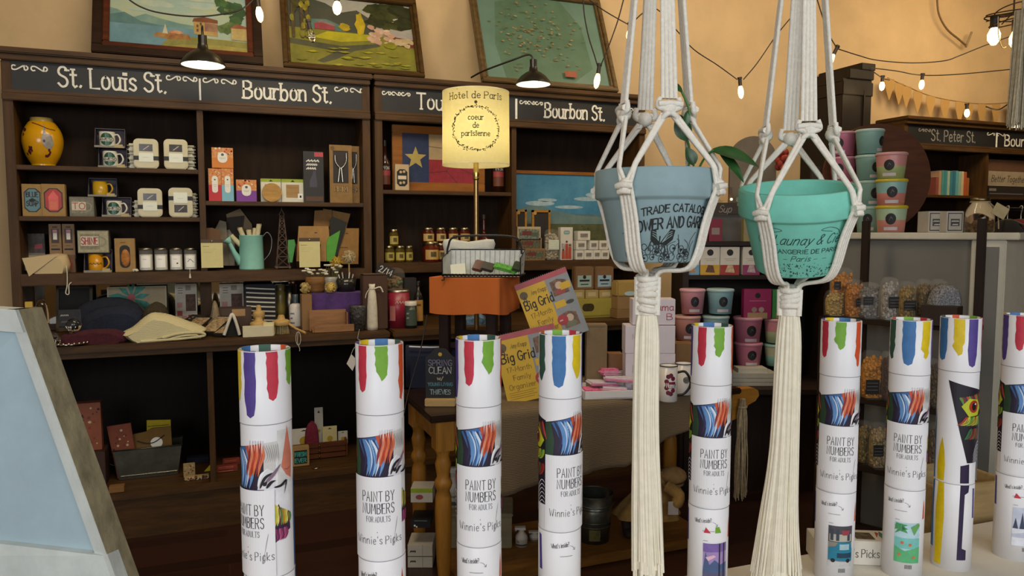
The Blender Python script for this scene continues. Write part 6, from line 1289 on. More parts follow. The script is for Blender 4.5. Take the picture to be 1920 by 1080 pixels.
def preserve(label, px, Y, z, c, lc, group):
    p, w_, h = slab(*px, Y, z + .0006); r = w_ / 2; t = thing('preserve_jar', label, 'jar', p + Vector((0, r, 0)), 0, group)
    b = MB(); b.lathe([(0, 0), (r * .95, 0), (r, .004), (r, h * .7), (r * .82, h * .82), (r * .82, h * .86)], m(c, .12, n=.25, s=60), 20); f = cylm(r); b.rect(-r * 1.05, r * 1.05, h * .12, h * .6, m(lc, .5, n=.08), f, .004); b.rect(-r * .3, r * .5, h * .25, h * .5, m('#6a5a2a', .6, n=.4, s=80), f, .004, .0006); b.build('glass', t)
    b = MB(); b.lathe([(r * .86, h * .84), (r * .9, h * .86), (r * .9, h * .98), (r * .84, h), (0, h)], metal('#b5a680', .3), 20); b.build('lid', t)
G1, G2 = 'mustard jars on the right hutch', 'red preserve jars on the right hutch'
M_, ML = '#5a4a18', '#b8a44a'
preserve('small mustard jar on top of the three others', (731, 430, 749, 461), YU + .06, Z2M + .098, M_, ML, G1)
preserve('small mustard jar at the left of the bottom three', (722, 461, 742, 491), YU + .06, Z2M, M_, ML, G1)
preserve('small mustard jar in the middle of the bottom three', (742.5, 461, 761, 491), YU + .06, Z2M, M_, ML, G1)
preserve('small mustard jar at the right of the bottom three', (761.5, 461, 776, 491), YU + .07, Z2M, M_, ML, G1)
for i, (a0_, a1_, nm) in enumerate(((794, 817, 'leftmost'), (819, 839, 'second'), (842, 862, 'third'), (864, 884, 'rightmost'))):
    preserve('red preserve jar in the upper row behind the basket, %s' % nm, (a0_, 427, a1_, 456), YU + .1, Z2M + .117, '#5c1d14', '#c9a864', G2)
    preserve('red preserve jar in the lower row behind the basket, %s' % nm, (a0_, 456, a1_, 491), YU + .1, Z2M, '#5c1d14', '#c9a05a', G2)
preserve('larger red preserve jar in front of the two rows at the left', (798, 453, 826, 491), YU + .01, Z2M, '#6a2414', '#cba25c', G2)
p, w_, h = slab(898, 402, 926, 492, YU + .08, Z2M); r = w_ / 2; t = thing('syrup_flask', 'round brown syrup flask with a thin neck behind the lamp pole', 'flask', p + Vector((0, r, 0)))
b = MB(); b.lathe([(0, 0)] + smooth([(r * .7, 0), (r, h * .2), (r * .95, h * .42), (r * .5, h * .56), (r * .22, h * .64), (r * .2, h * .92)], 4) + [(0, h * .92)], m('#4a1a10', .1, n=.1), 24); b.build('glass', t); b = MB(); b.cyl(0, 0, h * .9, h, r * .3, m('#2a1a12', .5), 12); b.build('stopper', t)
# landscape canvas in the right bay
p, w_, h = slab(966, 328, 1145, 478, YU + .2, Z2M); t = thing('landscape_painting', 'unframed wide landscape painting with blue sky leaning in the right hutch', 'painting', p); a = w_ / 2
def vary(h_, h2, s=6, n=.5): return m(h_, .6, n=n, s=s, h2=h2)
b = MB(); b.box(-a, a, .0, .02, 0, h, m('#5a4a34', .6)); f = front(0); b.rect(-a, a, h * .0, h * .44, vary('#5d5a34', '#3f4526', 14), f); b.rect(-a, a, h * .42, h * .56, vary('#3c5560', '#54707a', 9), f, 0, .0005); b.rect(-a, a, h * .54, h, vary('#2f6f8e', '#4d88a2', 5), f, 0, .0006)
b.poly([(-a, h * .5), (-a, h * .58), (-a * .6, h * .66), (-a * .2, h * .58), (a * .3, h * .52), (a, h * .5), (a, h * .42), (-a, h * .42)], vary('#4d6a70', '#6b7f74', 9), f, 0, .0008)
for cx, cz, rx, rz_ in ((-.5, .66, .3, .03), (-.35, .7, .2, .02), (.5, .72, .3, .025), (.65, .77, .2, .03), (.1, .62, .3, .02)): b.disc(a * cx, h * cz, a * rx, vary('#a9b9ba', '#7f9fac', 20), f, 16, h * rz_, .001)
for k in range(26): b.disc(rnd.uniform(-a, a) * .95, h * rnd.uniform(.03, .4), .008, m('#33371d', .8), f, 8, .004, .001)
b.build('canvas', t); b = MB(); b.box(-a - .004, a + .004, -.01, .025, h, h + .022, FRM, .002); b.build('frame_strip', t)
def slatef(label, px, Y):
    p, w_, h = slab(*px, Y, Z2M); t = thing('framed_slate', label, 'chalkboard', p, 0, 'slates on the right hutch'); a = w_ / 2; b = MB(); F2 = m('#a5742c', .5, kind='wood', s=6, n=.2)
    for x0, x1, z0, z1 in ((-a, -a + .014, 0, h), (a - .014, a, 0, h), (-a, a, h - .014, h), (-a, a, 0, .014)): b.box(x0, x1, -.008, .008, z0, z1, F2)
    b.build('frame', t); b = MB(); b.box(-a + .013, a - .013, -.002, .004, .013, h - .013, m('#2a2118', .7, n=.3)); b.disc(-a + .02, h - .02, .012, m('#b48a44', .6), front(-.008), 12); b.build('slate', t)
slatef('wood framed slate at the divider, left one of two', (966, 393, 987, 488), YU + .12); slatef('wood framed slate with round tag, right one of two', (997, 394, 1031, 488), YU + .12)
def photo_box(c): return lambda b, w_, h, f: (b.rect(-w_ * .44, w_ * .44, h * .14, h * .84, m(c, .5, n=.5, s=60, h2='#3a2a20'), f), b.rect(-w_ * .3, w_ * .1, h * .4, h * .7, m('#7a3a2c', .5, n=.3), f, 0, .0006), b.rect(w_ * .1, w_ * .38, h * .3, h * .6, m('#56634a', .5), f, 0, .0006))
carton('puzzle_box', 'cream photo box on top of the stack of three in the right bay', 'box', (970, 425, 1014, 447), YU + .03, Z2M + .126, .08, '#b9a67c', photo_box('#8f9a86'))
carton('puzzle_box', 'brown photo box in the middle of the stack of three', 'box', (974, 446, 1016, 466), YU + .03, Z2M + .068, .08, '#94764a', photo_box('#7d6a48'))
carton('puzzle_box', 'brown photo box at the bottom of the stack of three', 'box', (980, 466, 1022, 489), YU + .02, Z2M, .08, '#8a6a40', photo_box('#8a7c5c'))
nutbag('snack_bag', 'clear bag of pale snacks with cream label beside the photo boxes', (1022, 430, 1050, 489), YU + .04, '#b7a98a', '#93876c', Z2M, (-.3, .4, .34, .66, '#d9dcc4'), None, .04)
def boxppl(b, w_, h, f):
    b.rect(-w_ * .42, w_ * .42, h * .02, h * .5, m('#b9b2a2', .6, n=.3, s=40), f); b.poly(rrect(w_ * .5, h * .12, h * .05, 0, h * .84), m('#7f9f98', .6), f); b.ribbon([(-w_ * .16, h * .84), (w_ * .16, h * .84)], .002, paper(), f)
    for u, s_ in ((-.28, .34), (0, .62), (.26, .5)): b.poly([(w_ * (u - .13), h * .03), (w_ * (u + .13), h * .03), (w_ * (u + .1), h * s_ * .8), (w_ * (u - .1), h * s_ * .8)], m('#b5492e', .6), f, 0, .0008); b.disc(w_ * u, h * s_ * .9, w_ * .09, m('#6a4030', .6), f, 10, None, .001)
carton('tall_tea_box', 'tall white box printed with three figures in red', 'box', (1051, 426, 1074, 489), YU + .05, Z2M, .04, '#d3cdbd', boxppl)
LB = lambda b, w_, h, f: (b.rect(-w_ * .3, w_ * .3, h * .3, h * .7, m('#8d857a', .6, n=.3, s=70), f), b.ribbon([(-w_ * .26, h * .2), (w_ * .26, h * .2)], .0015, m('#6d655a', .6), f))
hz_ = (WY(1100, 471, YU + .05).z - WY(1100, 489, YU + .05).z)
rows = ((1079, 1095, 0), (1095.5, 1112, 0), (1112.5, 1127, 0), (1127.5, 1142, 0), (1080, 1100, 1), (1105, 1122, 1), (1124, 1140, 1), (1083, 1107, 2))
wh = ['first from the left of the bottom row', 'second from the left of the bottom row', 'third from the left of the bottom row', 'last of the bottom row', 'left one of the middle row', 'middle one of the middle row', 'right one of the middle row', 'single one on top']
for i, (x0, x1, r_) in enumerate(rows):
    p, w_, h = slab(x0, 471, x1, 489, YU + .05, Z2M); b = MB(); b.box(-w_ / 2, w_ / 2, 0, .06, 0, hz_ * .97, m('#d2ccbc', .6, n=.05), .002); LB(b, w_, hz_, front(0)); p.z = Z2M + .0006 + r_ * hz_
    tag(b.build('soap_box', None, p, rnd.uniform(-.1, .1)), 'small white cube box behind the grey-blue pot, ' + wh[i], 'box', 'white cube boxes on the right hutch')
# ------------------------------------------------------------------ on and under the pine table
TZ1 = TZ + .001
def pose(o, P, theta=0.0, lean=0.0, yaw=-YAW):
    o.matrix_world = Matrix.Translation(P) @ Matrix.Rotation(yaw, 4, 'Z') @ Matrix.Rotation(-lean, 4, 'X') @ Matrix.Rotation(-theta, 4, 'Y')
    return o
def faced(name, label, cat, px, D, z, d, c, art=None, group=None, yaw=-YAW, bev=.0015, extra=None):
    """an upright box turned to the room's open side, standing at height z"""
    p, w_, h = bill(*px, D, z); b = MB(); mt = m(c, .6, n=.08) if isinstance(c, str) else c
    b.box(-w_ / 2, w_ / 2, 0, d, 0, h, mt, min(bev, w_ * .1, h * .1))
    if art: art(b, w_, h, front(0.0))
    return tag(b.build(name, None, p, yaw), label, cat, group)
def tdep(x, y, z=TZ): q = FL(x, y, z); return q.dot(FH)
# stool with orange cloth
SA = math.radians(-41); NR = PZ(935, 592, 3.32); ex = Vector((math.cos(SA), math.sin(SA), 0)); ey = Vector((-math.sin(SA), math.cos(SA), 0)); SW = .335; SDp = .27
sc = NR - ex * (SW / 2); s1 = PZ(935, 523, 3.32).z; s0 = NR.z
t = thing('stool', 'dark wooden stool standing on the pine table under the orange cloth', 'stool', (sc.x, sc.y, TZ1), SA)
SDK = m('#2c1d1a', .5, kind='woodv', s=5, n=.3)
for i, (x, y) in enumerate(((-SW / 2 + .05, .045), (SW / 2 - .05, .045), (-SW / 2 + .05, SDp - .045), (SW / 2 - .05, SDp - .045))):
    b = MB(); b.box(x - .024, x + .024, y - .018, y + .018, 0, s0 - TZ + .02, SDK, .003); b.build('leg', t)
b = MB(); b.box(-SW / 2 + .01, SW / 2 - .01, .01, SDp - .01, s0 - TZ + .02, s1 - TZ - .006, SDK, .004); b.build('seat', t)
b = MB(); b.box(-SW / 2 + .06, SW / 2 - .06, .05, .07, .2, .225, SDK); b.box(-SW / 2 + .06, SW / 2 - .06, SDp - .07, SDp - .05, .24, .265, SDK); b.build('rung', t)
b = MB(); OR = m('#cc6a28', .95, kind='weave', s=150, n=.16, bump=.25); h = s1 - s0; a = SW / 2 + .004; nx = 30; q = random.Random(6)
def skirt(u, v):
    per = [(-a, -.006), (a, -.006), (a, SDp + .006), (-a, SDp + .006)]; k = int(u * 4) % 4; f_ = u * 4 - int(u * 4); A0, B0 = per[k], per[(k + 1) % 4]
    x, y = A0[0] + (B0[0] - A0[0]) * f_, A0[1] + (B0[1] - A0[1]) * f_; wob = .004 * math.sin(u * 60) * (1 - v) + (.03 * math.exp(-((u - .44) / .05) ** 2) * math.sin(PI * min(1, v * 1.2)))
    return (x + (wob if k in (1,) else (-wob if k == 3 else 0)), y + (wob if k == 2 else (-wob if k == 0 else 0)), s0 - TZ + h * v - .006 * (1 - v) * math.sin(u * 23))
vs = [skirt(i / 80, j / 8) for j in range(9) for i in range(81)]
b.add(vs, [(j * 81 + i, j * 81 + i + 1, (j + 1) * 81 + i + 1, (j + 1) * 81 + i) for j in range(8) for i in range(80)], OR, True)
b.box(-a, a, -.006, SDp + .006, s1 - TZ - .003, s1 - TZ + .001, OR, .001)
o = b.build('stool_cloth', None, (sc.x, sc.y, TZ1), SA); tag(o, 'burnt orange woven cloth wrapped around the stool seat', 'cloth')
# wire basket with liner
SZ = s1 + .003
p, w_, h = bill(830, 470, 975, 522, 3.38, SZ); BYAW = -YAW - .1
t = thing('wire_basket', 'dark wire basket with pale liner and arched handle on the orange stool', 'basket', p, BYAW); a = w_ / 2; d = .2; LN = m('#c3c9c9', .8, n=.12, s=30, bump=.05); BK = m('#1c1a19', .4, metal=.4)
b = MB(); hb = h
for pts in ([(-a, d, .004), (a, d, .004), (a * 1.03, d + .02, hb), (-a * 1.03, d + .02, hb)], [(-a, 0, .004), (a, 0, .004), (a, d, .004), (-a, d, .004)], [(a, 0, .004), (a, d, .004), (a * 1.03, d + .02, hb), (a * 1.02, -.004, hb * .72)], [(-a, 0, .004), (-a, d, .004), (-a * 1.03, d + .02, hb), (-a * 1.02, -.004, hb * .72)]):
    b.add(pts, [(0, 1, 2, 3)], LN)
    for i in range(12): pass
for k in range(16):
    x = -a + 2 * a * k / 15; b.tube([(x, d - .002, .01), (x * 1.03, d + .017, hb - .004)], .0016, m('#aab1b3', .8), 4)
b.build('liner', t)
b = MB(); b.tube([(-a * 1.02, -.004, hb * .04 + .006), (a * 1.02, -.004, hb * .04 + .006), (a * 1.03, d + .02, .006), (-a * 1.03, d + .02, .006)], .005, BK, 6, True); b.tube([(-a * 1.02, -.004, hb * .72), (-a * 1.03, d + .02, hb), (a * 1.03, d + .02, hb), (a * 1.02, -.004, hb * .72)], .003, BK, 6)
for k in range(22): x = -a + 2 * a * k / 21; b.tube([(x, -.006, .004), (x + .012, -.007, .016)], .0025, BK, 4)
for x in (-a, a): b.tube([(x * 1.02, -.004, .004), (x * 1.02, -.004, hb * .72)], .003, BK, 6)
b.tube([(-a * .98, 0, 0), (-a * .98, 0, -.012), (-a * 1.04, -.006, -.014)], .003, BK, 6)
b.build('wire_frame', t)
b = MB(); b.tube(smooth([(-a * 1.0, d * .5, hb * .85), (-a * .97, d * .5, hb * 1.15), (-a * .8, d * .5, hb * 1.5), (0, d * .5, hb * 1.56), (a * .8, d * .5, hb * 1.5), (a * .97, d * .5, hb * 1.15), (a * 1.0, d * .5, hb * .85)], 5), .005, BK, 8); b.build('handle', t)
bm_ = Matrix.Translation(p) @ Matrix.Rotation(BYAW, 4, 'Z')
def inb(x, y, z): return bm_ @ Vector((x, y, z))
b = MB(); b.box(-.034, .034, 0, .003, 0, .05, paper('#dcdcc8')); o = b.build('price_card', None); pose(o, inb(-a * .62, .02, .012), .12, .3, BYAW); tag(o, 'blank cream card standing in the wire basket', 'card')
for i, (x, c, lb, nm) in enumerate(((-.03, '#5a2622', 'dark red wrapped packet in the wire basket', 'packet'), (.015, '#2c2726', 'black folded packet in the middle of the wire basket', 'packet'), (.1, '#57a83e', 'bright green packet lying in the wire basket', 'packet'), (.15, '#2a3a26', 'dark green tool handle at the right in the wire basket', 'handle'))):
    b = MB(); q = random.Random(i + 50); wd = (.05, .06, .11, .04)[i]; b.T = Matrix.Rotation(.25, 4, 'Y') @ Matrix.Rotation(.5, 4, 'X'); b.box(-wd / 2, wd / 2, 0, .09 - .02 * i % .05, 0, .014, m(c, .4, n=.4, s=60), .005)
    o = b.build('packet', None, inb(x, .045, .022), BYAW); tag(o, lb, nm)
o = soft('small_cushion', 'small white cushion behind the wire basket handle', 'cushion', (832, 450, 926, 476), DOME, .06, '#b9bcb8', z=ZC, Y=4.2)
pq, pw, ph = bill(832, 449, 926, 500, 3.66, SZ); o.location = pq; o.rotation_euler = (0, 0, -YAW); o.scale = (1, 1, 1)
b = MB(); q = random.Random(9); lump(b, smooth([(-pw / 2, 0), (-pw * .48, ph * .5), (-pw / 2, ph), (0, ph * .93), (pw / 2, ph), (pw * .48, ph * .5), (pw / 2, 0), (0, .0), (-pw / 2, 0)], 3), 0, .05, m('#b9bcb8', .9, n=.1, s=20), q, 6, .002); o.data = b.build('tmp').data; bpy.data.objects.remove(bpy.data.objects['tmp'])
# floor lamp behind the stool
LP = PZ(893, 435, 3.85); LP.z = 0; k_ = 3.85 / FPX; shb = CH + (435 - 312) * k_; sht = CH + (435 - 178) * k_; r = 62.5 * k_
t = thing('floor_lamp', 'brass floor lamp with lit cream lettered drum shade behind the stool', 'lamp', LP, math.atan2(-LP.x, LP.y)); BR = metal('#a5895a', .3)
b = MB(); b.lathe([(0, 0), (.13, 0), (.13, .015), (.03, .03), (.014, .05)], BR, 28); b.build('base', t)
b = MB(); b.lathe([(.0125, .03), (.0125, shb - .02)], BR, 16); b.build('pole', t)
b = MB(); b.lathe([(.0125, shb - .075), (.017, shb - .07), (.017, shb - .062), (.014, shb - .055), (.018, shb - .045), (.014, shb - .03), (.012, shb + .08)], m('#c9b271', .25, metal=1), 16); b.build('collar', t)
SHM = m('#cfc49a', .9, n=.06, s=50, name='lamp_linen'); nt = SHM.node_tree; pb = nt.nodes['Principled BSDF']; tr = nt.nodes.new('ShaderNodeBsdfTranslucent'); tr.inputs[0].default_value = (*lin('#d9cc8a'), 1); mx = nt.nodes.new('ShaderNodeMixShader'); mx.inputs[0].default_value = .45
nt.links.new(pb.outputs[0], mx.inputs[1]); nt.links.new(tr.outputs[0], mx.inputs[2]); nt.links.new(mx.outputs[0], nt.nodes['Material Output'].inputs[0])
b = MB(); b.lathe([(r, shb), (r * .985, sht)], SHM, 56); b.lathe([(r * 1.004, shb - .001), (r * 1.004, shb + .006), (r, shb + .006)], m('#d9cfa0', .8), 56); b.lathe([(r * .989, sht - .006), (r * .989, sht), (r * .98, sht)], m('#d9cfa0', .8), 56)
f = cylm(r); LI = m('#4b4320', .8, n=.2, s=80); H = sht - shb
fit(b, 'Hotel de Paris', -r * .82, r * .82, shb + H * .84, .032, LI, f, wd=.0036, lift=.0012, serif=.11); b.text('^', -r * .56, shb + H * .965, .012, LI, f, wd=.002, lift=.0012, gap=0)
for i, tx in enumerate(('coeur', 'de', 'parisienne')): b.text(tx, 0, shb + H * (.56 - .105 * i), .026, LI, f, wd=.0034, align='c', lift=.0012, serif=.12)
q = random.Random(12)
for k in range(120):
    an = 2 * PI * k / 120; R1, R2 = r * .70, H * .285; cu, cv = R1 * math.cos(an), shb + H * .45 + R2 * math.sin(an); cu += q.uniform(-.008, .008); cv += q.uniform(-.009, .009); s_ = q.uniform(.004, .009); g = q.uniform(0, PI)
    b.poly([(cu + s_ * math.cos(g), cv + s_ * math.sin(g)), (cu - s_ * .4 * math.sin(g), cv + s_ * .4 * math.cos(g)), (cu - s_ * math.cos(g), cv - s_ * math.sin(g)), (cu + s_ * .4 * math.sin(g), cv - s_ * .4 * math.cos(g))], LI, f, 0, .0012)
b.ribbon([(r * .70 * math.cos(2 * PI * k / 60), shb + H * .45 + H * .285 * math.sin(2 * PI * k / 60)) for k in range(61)], .0018, LI, f, .0012)
b.disc(0, shb + H * .79, .008, LI, f, 8, None, .0012); b.build('lamp_shade', t)
b = MB(); b.ball((0, 0, shb + H * .42), (.03, .03, .042), m('#fff1c8', .4, n=.02, emit=6.0)); b.build('bulb', t)
point('lamp_bulb_light', (LP.x, LP.y, shb + H * .42), 6.0, (1.0, .9, .66), .045)
# two wall calendars
def calendar(label, tl, tr_, D, hh, lean):
    A = PZ(*tl, D); B = PZ(*tr_, D); w_ = (B - A).length; th = math.atan2(-(tr_[1] - tl[1]), tr_[0] - tl[0]); h = hh; b = MB(); YL = m('#d2a91e', .5, n=.06, s=8); f = front(0)
    b.box(0, w_, 0, .006, -h, 0, m('#d9d3c4', .6)); b.rect(0, w_, -h * .08, 0, m('#b4525a', .5), f); b.rect(0, w_ * .55, -h, -h * .08, YL, f); b.rect(w_ * .55, w_, -h, -h * .08, m('#8e9296', .5, n=.1), f)
    for u, v, s_ in ((.62, .12, .3), (.62, .62, .28)):
        b.poly([(w_ * u, -h * (v + .02)), (w_ * (u + s_ * .5), -h * v), (w_ * (u + s_), -h * (v + .05)), (w_ * (u + s_), -h * (v + .24)), (w_ * u, -h * (v + .24))], m('#8a6a58', .6, n=.4, s=40), f, 0, .0005); b.disc(w_ * (u + s_ * .5), -h * (v + .1), w_ * .07, m('#c9b49a', .6), f, 12, None, .0008); b.disc(w_ * (u + s_ * .5), -h * (v + .19), w_ * .1, m('#a04a44' if v < .3 else '#7d7a62', .6), f, 12, h * .05, .0007)
    b.disc(w_ * .86, -h * .5, w_ * .08, m('#4a4440', .6), f, 10, h * .03, .0008); b.rect(w_ * .78, w_ * .98, -h * .3, -h * .2, YL, f, 0, .0009); b.rect(w_ * .58, w_ * .78, -h * .54, -h * .44, YL, f, 0, .0009)
    fl_ = m('#6a5a44', .6); b.disc(w_ * .1, -h * .19, w_ * .075, fl_, f, 12, None, .0006)
    for k in (-1, 1): b.poly([(w_ * .1, -h * .2), (w_ * (.1 + .05 * k), -h * .3), (w_ * (.1 + .015 * k), -h * .29)], fl_, f, 0, .0006)
    DK = m('#241c16', .6); b.text('Amy Knapp', w_ * .24, -h * .22, h * .065, m('#4a3a18', .6), f, wd=.0014, sl=.2, sx=.62, lift=.001); fit(b, 'Big Grid', w_ * .05, w_ * .6, -h * .41, h * .135, DK, f, wd=.0052, lift=.001)
    OC = m('#7a5a14', .6)
    for i, (tx, u0, u1) in enumerate((('17-Month', .1, .5), ('Family', .18, .46), ('Organizer', .08, .52))): fit(b, tx, w_ * u0, w_ * u1, -h * (.555 + .125 * i), h * .075, OC, f, wd=.002, lift=.001)
    for i in range(4): b.ribbon([(w_ * .06, -h * (.85 + .03 * i)), (w_ * (.5 - .05 * (i % 2)), -h * (.85 + .03 * i))], .0016, OC, f)
    b.disc(w_ * .62, -h * .72, w_ * .1, m('#b0343c', .5), f, 16, None, .0011); b.text('~~~', w_ * .56, -h * .735, h * .04, paper(), f, wd=.0012, lift=.0014, sx=.7)
    for k in range(26): b.tube([(w_ * (k + .5) / 26, -.001, .002 + .003 * math.cos(a)) for a in (0, 2, 4)], .0008, metal('#8a8a88', .3), 4)
    o = b.build('wall_calendar', None); pose(o, A, th, lean); return tag(o, label, 'calendar', 'yellow wall calendars on the table')
calendar('yellow wall calendar tilted upper right, leaning against the stool', (964, 536), (1060, 500), 3.42, .312, .06)
calendar('yellow wall calendar in front and lower, standing beside the paper tube', (924, 632), (1038, 606), 3.24, .305, .08)
# small chalk sign with wooden foot
Dq = tdep(825, 764) + .01; p, w_, h = bill(797, 655, 853, 764, Dq, TZ1); t = thing('chalk_sign', 'small black chalk sign in a wooden foot before the stool leg', 'sign', p, -YAW); b = MB(); a = w_ / 2
b.prism([(-a, h * .1), (a, h * .1), (a, h * .84), (a * .82, h * .87), (a * .4, h * .99), (0, h), (-a * .4, h * .99), (-a * .82, h * .87), (-a, h * .84)], .02, .028, m('#1f2025', .7, n=.3, s=20)); f = front(.02)
b.disc(0, h * .9, w_ * .07, m('#c9a03c', .6), f, 7, None, .0006)
for i, (tx, c, hh, u) in enumerate((('SPRING', '#7d7894', .1, .8), ('CLEAN', '#b9b7bd', .11, .76), ('w/', '#b6ab8c', .06, .2), ('YOUNG LIVING', '#4f7c86', .055, .84), ('THIEVES', '#8fa3a6', .08, .7))): fit(b, tx, -a * u, a * u, h * (.7 - .135 * i + (.0, .0, .02, .055, .04)[i]), h * hh, m(c, .8, n=.2, s=80), f, wd=h * .014, jig=.04, lift=.0008)
b.build('chalkboard', t); b = MB(); b.box(-a * 1.04, a * 1.04, 0, .055, 0, h * .13, m('#c2a26a', .5, kind='wood', s=8, n=.15), .003); b.build('wooden_foot', t)
p, w_, h = bill(757, 650, 862, 742, 3.50, TZ1); t = thing('navy_tote', 'dark navy tote with pale top edge behind the stool legs', 'bag', p, -YAW); b = MB(); q = random.Random(2); lump(b, [(-w_ / 2, 0), (-w_ * .49, h), (0, h * .98), (w_ * .5, h * 1.02), (w_ / 2, 0)], 0, .1, m('#121a34', .9, n=.2, s=20), q, 6, .003); b.build('bag_body', t)
b = MB(); b.tube(smooth([(-w_ * .4, .0, h * 1.0), (0, -.003, h * .985), (w_ * .42, .0, h * 1.01)], 4), .004, m('#c9c9cc', .8), 6); b.build('top_binding', t)
b = MB(); b.tube(smooth([tuple(PZ(801, 590, 3.36)), tuple(PZ(790, 650, 3.34)), tuple(PZ(776, 700, 3.3)), tuple(PZ(763, 748, 3.25)), tuple(PZ(758, 775, 3.22))], 5), .003, m('#23201f', .5), 6); tag(b.build('power_cord', None), 'thin dark cord running down past the stool and table corner', 'cord')
# right half of the table: towels, boxes, mugs
p, w_, h = bill(1092, 733, 1206, 752, tdep(1100, 752) + .02, TZ1 + .004); PT = m('#e4dfdc', .5, n=.04); t = thing('white_tray', 'white rimmed tray of tea towels at the front of the table', 'tray', p, -YAW + .12); d = .2
b = MB(); b.box(-w_ / 2, w_ / 2, 0, d, 0, .006, PT); b.build('tray_bottom', t); b = MB(); b.box(-w_ / 2, w_ / 2, 0, .008, 0, h, PT, .001); b.box(-w_ / 2, w_ / 2, d - .008, d, 0, h, PT, .001); b.box(-w_ / 2, -w_ / 2 + .008, 0, d, 0, h, PT); b.box(w_ / 2 - .008, w_ / 2, 0, d, 0, h, PT); b.build('rim', t)
tm = Matrix.Translation(p) @ Matrix.Rotation(-YAW + .12, 4, 'Z')
PK = m('#d8467e', .85, n=.3, s=50, h2='#e98fb0'); WT = m('#ddd2dc', .85, n=.12, s=30)
for i, (x, y, z, wd, dd, hh, mt, lb) in enumerate(((-.075, .02, .012, .1, .1, .024, PK, 'hot pink folded tea towel at the front left of the white tray'), (.02, .04, .014, .13, .09, .026, WT, 'white folded tea towel lowest in the white tray'), (-.02, .07, .042, .13, .09, .016, WT, 'white folded tea towel in the middle of the pile'), (.05, .06, .060, .15, .08, .018, WT, 'white rolled tea towel on top of the pile, pink edged'), (.03, .12, .078, .1, .06, .03, PK, 'bright pink tea towel at the back of the pile'))):
    b = MB(); b.T = Matrix.Rotation((.2, -.15, .1, -.2, .3)[i], 4, 'Z') @ Matrix.Rotation(.06, 4, 'Y'); b.box(-wd / 2, wd / 2, 0, dd, 0, hh, mt, hh * .42); 
    for k in range(3): b.tube([(-wd * .49, -.001, hh * (.25 + .25 * k)), (wd * .49, -.001, hh * (.25 + .25 * k))], .0014, PK if mt is WT else WT, 4)
    tag(b.build('tea_towel', None, tm @ Vector((x, y, z)), -YAW + .12), lb, 'towel', 'tea towels in the white tray')
CB = m('#7f6a4c', .8, n=.1, s=15)
faced('cardboard_box', 'tall narrow cardboard box standing behind the tray of towels', 'box', (1099, 609, 1138, 722), 3.42, TZ1 + .003, .08, CB, lambda b, w_, h, f: b.ribbon([(-w_ * .4, h * .97), (w_ * .4, h * .97)], .0012, INKB, f))
faced('cardboard_box', 'low brown cardboard box right of the tall narrow one', 'box', (1140, 664, 1168, 722), 3.5, TZ1 + .003, .08, '#8a5f38')
MXW = m('#d9cfd6', .5, n=.04)
def mama(b, w_, h, f): b.text('Mama', -w_ * .36, h * .5, h * .2, m('#8f8494', .6), f, wd=.0016, sx=.8)
def mamap(b, w_, h, f): fit(b, 'Mama', -w_ * .1, w_ * .46, h * .56, h * .26, m('#b0304a', .6), f, wd=.0036); fit(b, 'B', w_ * .3, w_ * .44, h * .2, h * .24, m('#b0304a', .6), f, wd=.003)
m1 = faced('mug_carton', 'white mug carton at the bottom of the stack behind the tassel', 'box', (1172, 663, 1266, 722), 3.40, TZ1 + .003, .11, MXW, mama, 'white mug cartons')
zq = PZ(1219, 663, 3.40).z + .001
faced('mug_carton', 'white mug carton in the middle of the stack behind the tassel', 'box', (1172, 611, 1266, 663), 3.40, zq, .11, MXW, mama, 'white mug cartons')
zq = PZ(1219, 611, 3.40).z + .003
faced('mug_carton', 'white mug carton on top with red script lettering', 'box', (1186, 561, 1266, 611), 3.41, zq, .10, MXW, mamap, 'white mug cartons')
faced('cardboard_box', 'ochre cardboard box behind the two mugs', 'box', (1266, 645, 1302, 716), 3.52, TZ1 + .003, .1, '#8a6434')
def tmug(label, px, D, pr):
    p, w_, h = bill(*px, D, TZ1 + .003); r = w_ / 2; t = thing('coffee_mug', label, 'mug', p, -YAW + .1, 'white mugs on the table'); b = MB(); mug_mesh(b, r, h, '#d9d4cf'); f = cylm(r)
    if pr:
        for k in range(9): b.disc(-r * .1 + r * .42 * math.cos(k * .7), h * .5 + h * .26 * math.sin(k * .7), r * .26, m('#7d1f3c', .5, n=.3, s=80), f, 9, None, .0006, .006)
        b.rect(-r * .6, r * .5, h * .4, h * .58, m('#7d1f3c', .5), f, .006, .0009); fit(b, 'Mama', -r * .5, r * .4, h * .42, h * .13, paper(), f, wd=.0022, lift=.0014)
    else: b.disc(0, h * .5, r * .4, m('#8d867c', .5, n=.4, s=60), f, 12, None, .0006, .006)
    b.build('mug_body', t); b = MB(); mug_handle(b, r, h, '#1a1718', rr=.0055, a=.2); b.build('handle', t); b = MB(); b.tube([(r * math.cos(2 * PI * k / 24), r * math.sin(2 * PI * k / 24), h) for k in range(24)], .0022, m('#1f1b1c', .3), 6, True); b.build('dark_rim', t)
tmug('white mug with maroon flower print, front one right of the tassel', (1236, 685, 1270, 728), 3.22, True); tmug('white mug with grey print and black handle, set back to the right', (1265, 681, 1298, 722), 3.36, False)
